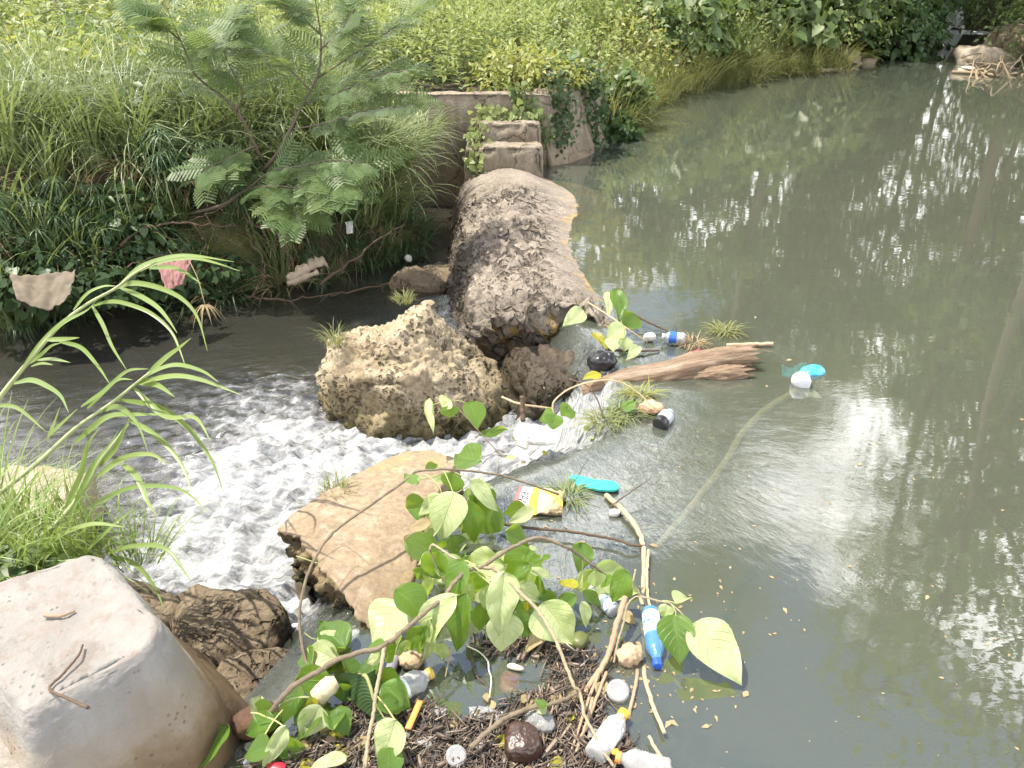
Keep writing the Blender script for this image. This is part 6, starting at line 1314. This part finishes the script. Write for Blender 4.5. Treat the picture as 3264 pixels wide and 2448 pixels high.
# snack bag with the visible letters
def snack():
    m = NT("snack_film"); s = m.n('ShaderNodeSeparateXYZ', {0: m.attr('luv', 'Vector')}); u, v = s.outputs[0], s.outputs[1]; n = m.noise(9, 3, .5, m.attr('luv', 'Vector')); uj = m.math('ADD', u, m.math('MULTIPLY', m.math('SUBTRACT', n, .5), .12))
    c = m.ramp(uj, [(0, (.55, .10, .12)), (.10, (.62, .16, .16)), (.13, (.86, .82, .84)), (.32, (.86, .82, .84)), (.35, (.90, .62, .05)), (.5, (.88, .60, .06)), (.53, (.62, .54, .42)), (.7, (.58, .44, .27)), (1, (.44, .29, .13))], 'LINEAR')
    yb = m.math('MULTIPLY', m.math('GREATER_THAN', m.math('ADD', uj, v), 1.28), m.math('LESS_THAN', m.math('ADD', uj, v), 1.46)); c = m.mix(yb, c, (.9, .64, .06))
    mt = m.done(m.bsdf(c, .28, m.bump(m.noise(26, 4, .6, m.attr('luv', 'Vector')), .6, .02), Specular_IOR_Level=.7))
    C4 = [P(*F1(1300, 560), .01), P(*F1(1430, 195), .03), P(*F1(1990, 285), .03), P(*F1(1985, 570), .01)]; t = thing("snack_bag", "crumpled yellow, white and brown snack bag floating beside the bent grass", "snack bag", C4[0])
    a, b, c_, d = C4; g = 34; uu = np.linspace(0, 1, g); V_, U_ = np.meshgrid(uu, uu); p = a * ((1 - U_) * (1 - V_))[..., None] + d * (U_ * (1 - V_))[..., None] + c_ * (U_ * V_)[..., None] + b * ((1 - U_) * V_)[..., None]
    q = np.stack([U_ * 4, V_ * 2.5, 0 * U_], -1).reshape(-1, 3); h = (.030 * (np.sin(np.pi * np.clip(U_, 0, 1)) * np.sin(np.pi * V_)) ** .6).reshape(-1) + .008 * ridged(q * 1.3, 3) * sstep(.25, .6, U_.reshape(-1)) + .006 * fbm(q * .8, 2); V = p.reshape(-1, 3) + np.array((0, 0, 1.0)) * h[:, None]
    i = np.arange(g - 1)[:, None] * g + np.arange(g - 1)[None]; F = np.stack([i, i + g, i + g + 1, i + 1], -1).reshape(-1, 4); luv = np.stack([U_, V_, 0 * U_], -1).reshape(-1, 3); mb = MB(); mb.add(V, F, .5, luv); V2 = p.reshape(-1, 3) - np.array((0, 0, .012)); mb.add(V2, F[:, ::-1], .5, luv); mb.obj("film", mt, t, tuple(C4[0]))
    cu = bpy.data.curves.new("letters", 'FONT'); cu.body = "MA"; cu.size = .046; cu.extrude = .0008; to = bpy.data.objects.new("tmp", cu); COL.objects.link(to); dg = bpy.context.evaluated_depsgraph_get(); me = bpy.data.meshes.new_from_object(to.evaluated_get(dg)); me.name = "lettering"; bpy.data.objects.remove(to)
    o = link("lettering", me, P_black, t); w0, w1 = P(*F1(1505, 420), .060), P(*F1(1600, 265), .066); x = nrm(w1 - w0); z = nrm(nrm(CAMP - w0) + np.array((0, 0, .4))); y = nrm(np.cross(z, x)); z = np.cross(x, y)
    M = Matrix([[x[0], y[0], z[0], w0[0]], [x[1], y[1], z[1], w0[1]], [x[2], y[2], z[2], w0[2]], [0, 0, 0, 1]]); M.translation = Vector(w0) - t.location; o.matrix_local = M
snack()
o = sheet("red_cloth", [P(*B5(1140, 520), .02), P(*B5(1200, 450), .08), P(*B5(1265, 425), .11), P(*B5(1230, 510), .06)], plain("red_fabric", (.62, .09, .10), .6, .3), .02, 20, 4, .004); tag(o, "crumpled bright red cloth caught behind the log", "cloth")
o = sheet("blue_bag", [P(*B5(1790, 530), -.03), P(*B5(1990, 520), -.02), P(*B5(2090, 610), -.03), P(*B5(1800, 610), -.05)], plain("blue_film", (.10, .55, .80), .4, .2), .02, 22, 9, .003); tag(o, "blue plastic bag drifting just under the surface right of the log", "bag")
blob("bright blue bubble of a bag bulging out of the water right of the log", "blue_bulge", "bag", P(*B5(1985, 575), .0), (.10, .06, .035), plain("bright_blue", (.06, .40, .72), .25, .1), (.1, .08, 0), 4, 110, 4)
blob("white plastic bag with its top out of the water below the blue bag", "white_bag", "bag", P(*B5(1915, 630), .02), (.06, .06, .06), plain("milky_film", (.7, .72, .75), .35, .15), (.15, .15, .02), 4, 111, 5)
o = sheet("bag_tail", [P(*B5(1900, 670), -.005), P(*B5(1960, 650), -.005), P(*B5(2060, 745), -.03), P(*B5(1960, 735), -.03)], bpy.data.materials["milky_film"], .008, 16, 12, .002); tag(o, "pale tail of a plastic bag trailing under the water below the blue bag", "bag")
stick("two-part brown twig lying on top of the concrete block", f(B2, [(530, 870, .41), (500, 940, .415), (400, 1060, .41), (318, 1152, .41), (440, 1215, .42), (562, 1272, .43)]), .0028, .0042, M_root, "twig", "twig")
stick("flat dry strip lying in the dirt on the concrete block", f(B2, [(285, 680, .405), (380, 685, .41), (480, 650, .405)]), .006, .004, plain("dry_strip", (.30, .22, .15), .9), "dry_strip", "strip", 6)
for k, (x, y) in enumerate([(1180, 1020), (1140, 1360), (385, 1630)]):
    d = B2(x, y); z = [.2, .07, .02][k]; o = rock("shell_fleck", P_white, P(*d, z), (.010, .008, .006), sub=2, amp=(.001, 0, 0), seed=120 + k); tag(o, ["small white fleck high on the block's right face", "white fleck on the stained lower face of the concrete block", "pale fleck near the bottom edge of the concrete block"][k], "fleck")
# grass caught in the litter
for k, (fr_, x, y, s, m_, lab) in enumerate([(F1, 2060, 330, .26, G_grass, "bent bunch of green grass beside the snack bag"), (B5, 890, 730, .3, G_yellow, "round yellow green ball of weed below the log"), (B5, 780, 850, .3, G_grass, "sodden clump of dark grass below the arched sprig"), (B5, 650, 900, .3, G_fine, "flattened pale grass trailing on the current"), (B5, 1430, 320, .3, G_fine, "small tuft of grass floating behind the log"), (B5, 1220, 390, .22, G_dry, "clump of dry straw beside the small blue-labelled bottle")]):
    mb = mk_tussock(300 + k, 90, s * .62, .06, .0026, 2.4); o = mb.obj("grass_tuft", m_, None, (0, 0, 0)); o.location = tuple(P(*fr_(x, y), .0)); o.scale = (1, 1, .42); tag(o, lab, "grass tuft")
for k, (px, py, z, s, lab) in enumerate([(336, 346, .02, .16, "wispy pale moss tuft on the left shoulder of the boulder"), (405, 303, .17, .10, "tiny wispy tuft on the peak of the boulder"), (336, 497, .0, .13, "wispy dry tuft at the upper edge of the orange slab")]):
    mb = mk_tussock(320 + k, 90, s, .05, .0016, 1.4); o = mb.obj("moss_tuft", G_fine, None, (0, 0, 0)); o.location = tuple(P(px, py, z)); tag(o, lab, "moss")
# floating mat of straw, chips and silt
def debris():
    poly = np.array([(230, 790), (262, 742), (330, 712), (352, 690), (395, 702), (432, 700), (455, 716), (500, 712), (505, 694), (545, 690), (552, 662), (500, 655), (470, 640), (520, 618), (560, 640), (600, 652), (612, 690), (600, 712), (634, 742), (645, 790)], float)
    def inside(x, y):
        r = np.zeros(len(x), bool)
        for a, b in zip(poly, np.roll(poly, -1, 0)):
            c = ((a[1] > y) != (b[1] > y)) & (x < (b[0] - a[0]) * (y - a[1]) / (b[1] - a[1] + 1e-9) + a[0]); r ^= c
        return r
    m = NT("straw_debris"); r = m.attr('rnd'); c = m.ramp(r, [(0, (.045, .032, .026)), (.35, (.095, .07, .054)), (.68, (.19, .145, .11)), (.88, (.34, .27, .205)), (1, (.58, .52, .44))]); mat = m.done(m.bsdf(c, .45, Specular_IOR_Level=.5))
    mb = MB(); n = 9500; x = RNG.uniform(225, 650, n); y = RNG.uniform(612, 790, n); q = np.stack([x / 38, y / 24, 0 * x], 1); ok = inside(x, y) & (fbm(q, 3) > -.62); x, y = x[ok], y[ok]
    s_, t_ = (x - 512) / FPX, (y - 384) / FPX; z = -.008 + .024 * RNG.random(len(x)) + .012 * np.clip(fbm(np.stack([x / 30, y / 20, 0 * x], 1), 2), 0, 1); d = (CAM_H - z) / (SP + t_ * CP); pos = np.stack([s_ * d, d * (CP - t_ * SP), z], 1); N = len(pos)
    L = RNG.gamma(2.2, .009, N) + .006; Wd = RNG.uniform(.0008, .0028, N) * (1 + (RNG.random(N) < .05) * 2); a = np.where(RNG.random(N) < .35, 1.1 + RNG.normal(size=N) * .35, RNG.uniform(0, 6.28, N)); dv = nrm(np.stack([np.cos(a), np.sin(a), RNG.normal(size=N) * .22], 1)); h = nrm(np.c_[RNG.normal(size=(N, 2)) * .4, np.ones(N)])
    tv = np.array([(-1, -1, 0), (1, -1, 0), (1, 1, 0), (-1, 1, 0), (0, -1, 1), (0, 1, 1)], float); tf = [np.array([(0, 1, 2, 3), (0, 3, 5, 4), (1, 4, 5, 2)]), np.array([(0, 4, 1), (3, 2, 5)])]
    scatter(mb, tv, tf, pos, frames(dv, h), np.stack([Wd, L, Wd], 1), np.clip(RNG.beta(1.6, 2.2, N), 0, 1))
    gx = np.arange(-.95, .52, .012); gy = np.arange(1.1, 2.15, .012); X, Y = np.meshgrid(gx, gy); dep = Y * CP + CAM_H * SP; px = 512 + X / dep * FPX; py = 384 + (-Y * SP + CAM_H * CP) / dep * FPX
    q = np.stack([X * 16, Y * 16, 0 * X], -1).reshape(-1, 3); msk = (inside(px.reshape(-1), py.reshape(-1)) & (fbm(q * .5, 4) > -.12)).reshape(X.shape); Z = (-.004 + .011 * fbm(q, 4)).reshape(X.shape); V = np.stack([X, Y, Z], -1).reshape(-1, 3); nx = len(gx); i = (np.arange(len(gy) - 1)[:, None] * nx + np.arange(nx - 1)[None]); keep = msk[:-1, :-1] & msk[1:, 1:] & msk[:-1, 1:]; i = i[keep]; F = np.stack([i, i + 1, i + nx + 1, i + nx], -1); mb.add(V, F, np.clip(.12 + .25 * fbm(q * 3, 3), 0, .5))
    tag(mb.obj("floating_debris", mat), "brown mat of floating straw, chips and silt", kind='stuff')
debris()
for k in range(34):   # scraps trodden into the mat
    px, py = random.uniform(300, 625), random.uniform(690, 768); 
    if px < 470 and py < 700: continue
    a = random.uniform(0, 6.28); l = random.uniform(7, 18); loose_leaf("small dead leaf half sunk in the brown mat of debris", fr(0, 0, 1), px, py, px + math.cos(a) * l, py + math.sin(a) * l, l * .6, random.choice('BBBY'), .012, .012, name="dead_leaf", group="dead leaves in the debris", curl=.3, wav=.12)
for k in range(8):
    px, py = random.uniform(320, 600), random.uniform(700, 766); a = random.uniform(0, 3); l = random.uniform(8, 15); c = [P(px + l * math.cos(a + q * 1.57), py + .7 * l * math.sin(a + q * 1.57), .012) for q in range(4)]
    o = sheet("film_scrap", c, C_smoke, .008, 10, k, .0012); tag(o, "crumpled scrap of grey film plastic in the brown debris", "plastic scrap", "film scraps in the debris")
def specks():
    mb = MB(); g = np.random.default_rng(77); n = 420; px = np.r_[g.normal(640, 60, 230), g.uniform(560, 1024, 190)]; py = np.r_[g.normal(650, 70, 230), g.uniform(110, 760, 190)]
    pts = np.array([P(a, b, .0025) for a, b in zip(px, py) if b > 60]); pts = pts[(bdist(pts[:, 0], pts[:, 1]) > .5) & (land(pts[:, 0], pts[:, 1]) < -.1)]; n = len(pts); a = g.uniform(0, 6.28, n)
    scatter(mb, *OVAL, pts, frames(np.c_[np.cos(a), np.sin(a), 0 * a], np.tile((0, 0, 1.0), (n, 1))), g.gamma(1.6, .006, n) + .004, g.random(n)); tag(mb.obj("floating_specks", G_dry), "tiny specks of straw and leaf floating on the pool", kind='stuff')
specks()
# ------------------------------------------------------------------ reeds in the lower left
def wpath(l, d0, d1, n=20): return spline([W(*A4(x, y), d0 + (d1 - d0) * k / max(len(l) - 1, 1)) for k, (x, y) in enumerate(l)], n)
G_reed = leaf_mat("reed_leaf", (.16, .24, .06), (.24, .31, .10), .34, (.42, .55, .08), .38)
def reed(label, stalk, blades, d0, d1, bw=.0085):
    p = wpath(stalk, d0, d1, 40); t = thing("reed", label, "reed", p[0]); mb = MB(); mb.add(*tube(p, np.linspace(.010, .004, 40), 8, .03)); mb.obj("stalk", plain("reed_stalk", (.36, .40, .20), .5, .25) if "reed_stalk" not in bpy.data.materials else bpy.data.materials["reed_stalk"], t, tuple(p[0]))
    for l in blades:
        q = wpath(l, d0 + (d1 - d0) * .5, d1 - .12 + random.uniform(-.06, .06), 24); u = np.linspace(0, 1, 24); mb = MB(); mb.add(*blade(q, bw * random.uniform(.85, 1.2) * np.minimum(.45 + u * 3, 1) * np.clip(1.08 - u ** 2.4, .03, 1), nrm(np.array((random.gauss(0, .25), -.75 + random.gauss(0, .25), .75))), .3), random.random()); mb.obj("leaf_blade", G_reed, t, tuple(p[0]))
reed("tallest reed arching over the dark pool from the left edge", [(-120, 1080), (0, 890), (100, 760), (200, 640), (380, 430), (560, 290), (740, 190), (860, 95), (1000, 20)],
     [[(720, 200), (800, 165), (900, 158), (1050, 195), (1180, 265), (1270, 380), (1330, 590)], [(600, 300), (700, 275), (800, 285), (960, 345), (1090, 455), (1150, 580), (1195, 710)], [(760, 180), (900, 240), (1010, 310), (1080, 390), (1135, 475)], [(590, 300), (660, 420), (720, 560), (810, 710)], [(470, 330), (560, 225), (660, 178), (745, 175)], [(380, 530), (520, 570), (630, 690), (705, 805)], [(190, 670), (260, 620), (330, 560), (390, 540)], [(200, 690), (270, 672), (340, 680)], [(240, 650), (340, 645), (450, 665)],
      [(90, 800), (200, 778), (300, 815), (390, 880), (440, 985)], [(-40, 950), (40, 940), (120, 960), (220, 1040), (290, 1105)], [(860, 95), (1000, 30), (1150, 0), (1300, 5), (1540, 78)], [(780, 150), (900, 50), (1080, -10), (1240, -20), (1500, 20)], [(960, 60), (1080, 55), (1180, 85), (1290, 160)], [(300, 520), (420, 515), (510, 505)], [(120, 740), (260, 540), (400, 400), (480, 350)], [(330, 480), (430, 400), (560, 330), (620, 262)]], 3.05, 2.85)
reed("lower reed with broad drooping blades leaning over the white water", [(-100, 1580), (0, 1500), (250, 1300), (480, 1090), (720, 920), (870, 800), (960, 730)],
     [[(840, 830), (960, 740), (1120, 682), (1290, 718), (1400, 790)], [(850, 810), (960, 780), (1130, 752), (1300, 780), (1540, 870)], [(740, 900), (1000, 945), (1180, 1060), (1300, 1200), (1380, 1340), (1432, 1505)], [(900, 800), (1010, 810), (1120, 885)], [(820, 1030), (950, 1100), (1080, 1210), (1180, 1350), (1230, 1505)], [(480, 1180), (680, 1020), (860, 1000), (1080, 1000)], [(930, 760), (1060, 640), (1140, 580), (1225, 508)], [(520, 950), (640, 870), (760, 780), (850, 775)], [(560, 960), (700, 820), (820, 720), (950, 705)], [(640, 980), (760, 950), (880, 1050), (950, 1240)], [(300, 1170), (350, 1060), (385, 950)], [(300, 1150), (420, 1040), (500, 960)], [(860, 830), (1060, 1010), (1250, 1020), (1350, 1165)]], 2.95, 2.75, .0098)
reed("short reed with grey green blades spreading over the foam", [(250, 1800), (400, 1659), (560, 1450), (640, 1300), (740, 1170), (820, 1060)],
     [[(620, 1400), (780, 1285), (960, 1252), (1080, 1320)], [(560, 1600), (800, 1480), (1000, 1455), (1180, 1490), (1325, 1615)], [(780, 1310), (880, 1400), (950, 1560), (1000, 1640)], [(640, 1330), (740, 1220), (800, 1090), (830, 1040)], [(450, 1650), (600, 1330), (700, 1200), (760, 1100)], [(700, 1900), (870, 1960), (990, 2100), (1060, 2260)], [(690, 1890), (860, 1845), (1060, 1860), (1230, 2070)], [(560, 1870), (740, 1700), (880, 1590)], [(300, 1850), (420, 1760), (600, 1700), (800, 1720)], [(420, 1600), (520, 1380), (560, 1200), (640, 1080)]], 2.75, 2.6, .009)
gl = [(mk_tussock(340 + s, 62, .55, .13, .0045, 1.25).mesh("bank_grass"), G_reed) for s in range(3)]
for k, (px, py, dd, s) in enumerate([(8, 560, 2.8, .75), (40, 575, 2.7, .7), (78, 570, 2.75, .7), (112, 562, 2.75, .6), (145, 556, 2.8, .5), (30, 530, 3.0, .7), (70, 535, 3.0, .65), (-20, 580, 2.6, .9), (-15, 520, 3.1, .9), (15, 600, 2.55, .6)]):
    o = link("bank_grass", *gl[k % 3], None, tuple(W(px, py, dd))); o.rotation_euler = (.1, .35, k * 1.7); o.scale = (s, s, s); tag(o, "thick green grass clump at the foot of the reeds behind the concrete block", "grass clump", "grass clumps under the reeds")
for k, (px, py, dd) in enumerate([(5, 575, 2.6), (25, 590, 2.5), (2, 600, 2.45)]):
    lv, st = mk_dome(360 + k, 60, (.13, .12, .1), .07, HEART, .4, .3, 3); c = W(px, py, dd); t = thing("low_plant", ["small broad-leaved plant behind the concrete block's back edge", "broad-leaved seedling against the back of the concrete block", "leafy plant at the left edge beside the concrete block"][k], "plant", c); lv.obj("foliage", G_heart, t).location = (0, 0, 0); st.obj("stem", M_stem, t).location = (0, 0, 0)
# ------------------------------------------------------------------ light
SUN_AZ, SUN_EL = R(-75), R(67)        # azimuth measured from straight ahead (+y) towards +x
sd = Vector((math.sin(SUN_AZ) * math.cos(SUN_EL), math.cos(SUN_AZ) * math.cos(SUN_EL), math.sin(SUN_EL)))
sun = bpy.data.lights.new("sun", 'SUN'); sun.energy = 5.0; sun.angle = R(.53); sun.color = (1, .93, .80)
so = bpy.data.objects.new("sun", sun); COL.objects.link(so); so.rotation_euler = sd.to_track_quat('Z', 'Y').to_euler(); so.location = (0, 0, 30)
wd_ = bpy.data.worlds.new("World"); scene.world = wd_; wd_.use_nodes = True
nt = wd_.node_tree; nt.nodes.clear()
out = nt.nodes.new('ShaderNodeOutputWorld'); bg = nt.nodes.new('ShaderNodeBackground')
sky = nt.nodes.new('ShaderNodeTexSky'); sky.sky_type = 'NISHITA'; sky.sun_disc = False
sky.sun_elevation = SUN_EL; sky.sun_rotation = SUN_AZ; sky.air_density = 1.2; sky.dust_density = 2.0; sky.ozone_density = 1.0
tc = nt.nodes.new('ShaderNodeTexCoord'); mp = nt.nodes.new('ShaderNodeMapping'); mp.inputs['Scale'].default_value = (1.6, 1.6, 3.2)
nt.links.new(tc.outputs['Generated'], mp.inputs[0])
nz_ = nt.nodes.new('ShaderNodeTexNoise'); nz_.inputs['Scale'].default_value = 2.4; nz_.inputs['Detail'].default_value = 7; nz_.inputs['Roughness'].default_value = .55
nt.links.new(mp.outputs[0], nz_.inputs['Vector'])
rp_ = nt.nodes.new('ShaderNodeValToRGB'); rp_.color_ramp.elements[0].position = .44; rp_.color_ramp.elements[1].position = .60
sx_ = nt.nodes.new('ShaderNodeSeparateXYZ'); nt.links.new(tc.outputs['Generated'], sx_.inputs[0])
mr_ = nt.nodes.new('ShaderNodeMapRange'); nt.links.new(sx_.outputs[2], mr_.inputs[0])
for i_, v_ in ((1, .58), (2, .76), (3, .07), (4, -.22)): mr_.inputs[i_].default_value = v_
ad_ = nt.nodes.new('ShaderNodeMath'); nt.links.new(nz_.outputs[0], ad_.inputs[0]); nt.links.new(mr_.outputs[0], ad_.inputs[1])
nt.links.new(ad_.outputs[0], rp_.inputs[0])
mx = nt.nodes.new('ShaderNodeMix'); mx.data_type = 'RGBA'; nt.links.new(rp_.outputs[0], mx.inputs[0]); nt.links.new(sky.outputs[0], mx.inputs[6]); mx.inputs[7].default_value = (22, 21.7, 21.4, 1)
nt.links.new(mx.outputs[2], bg.inputs[0]); bg.inputs[1].default_value = .115
nt.links.new(bg.outputs[0], out.inputs[0])

vs = scene.view_settings
vs.view_transform = 'Standard'; vs.look = 'None'; vs.exposure = .90; vs.gamma = 1.0; vs.use_curve_mapping = False
scene.render.engine = 'CYCLES'
cy = scene.cycles
cy.max_bounces = 7; cy.diffuse_bounces = 3; cy.glossy_bounces = 3; cy.transmission_bounces = 4; cy.transparent_max_bounces = 10
cy.caustics_reflective = False; cy.caustics_refractive = False; cy.sample_clamp_indirect = 6
cy.use_denoising = True
scene.render.film_transparent = False
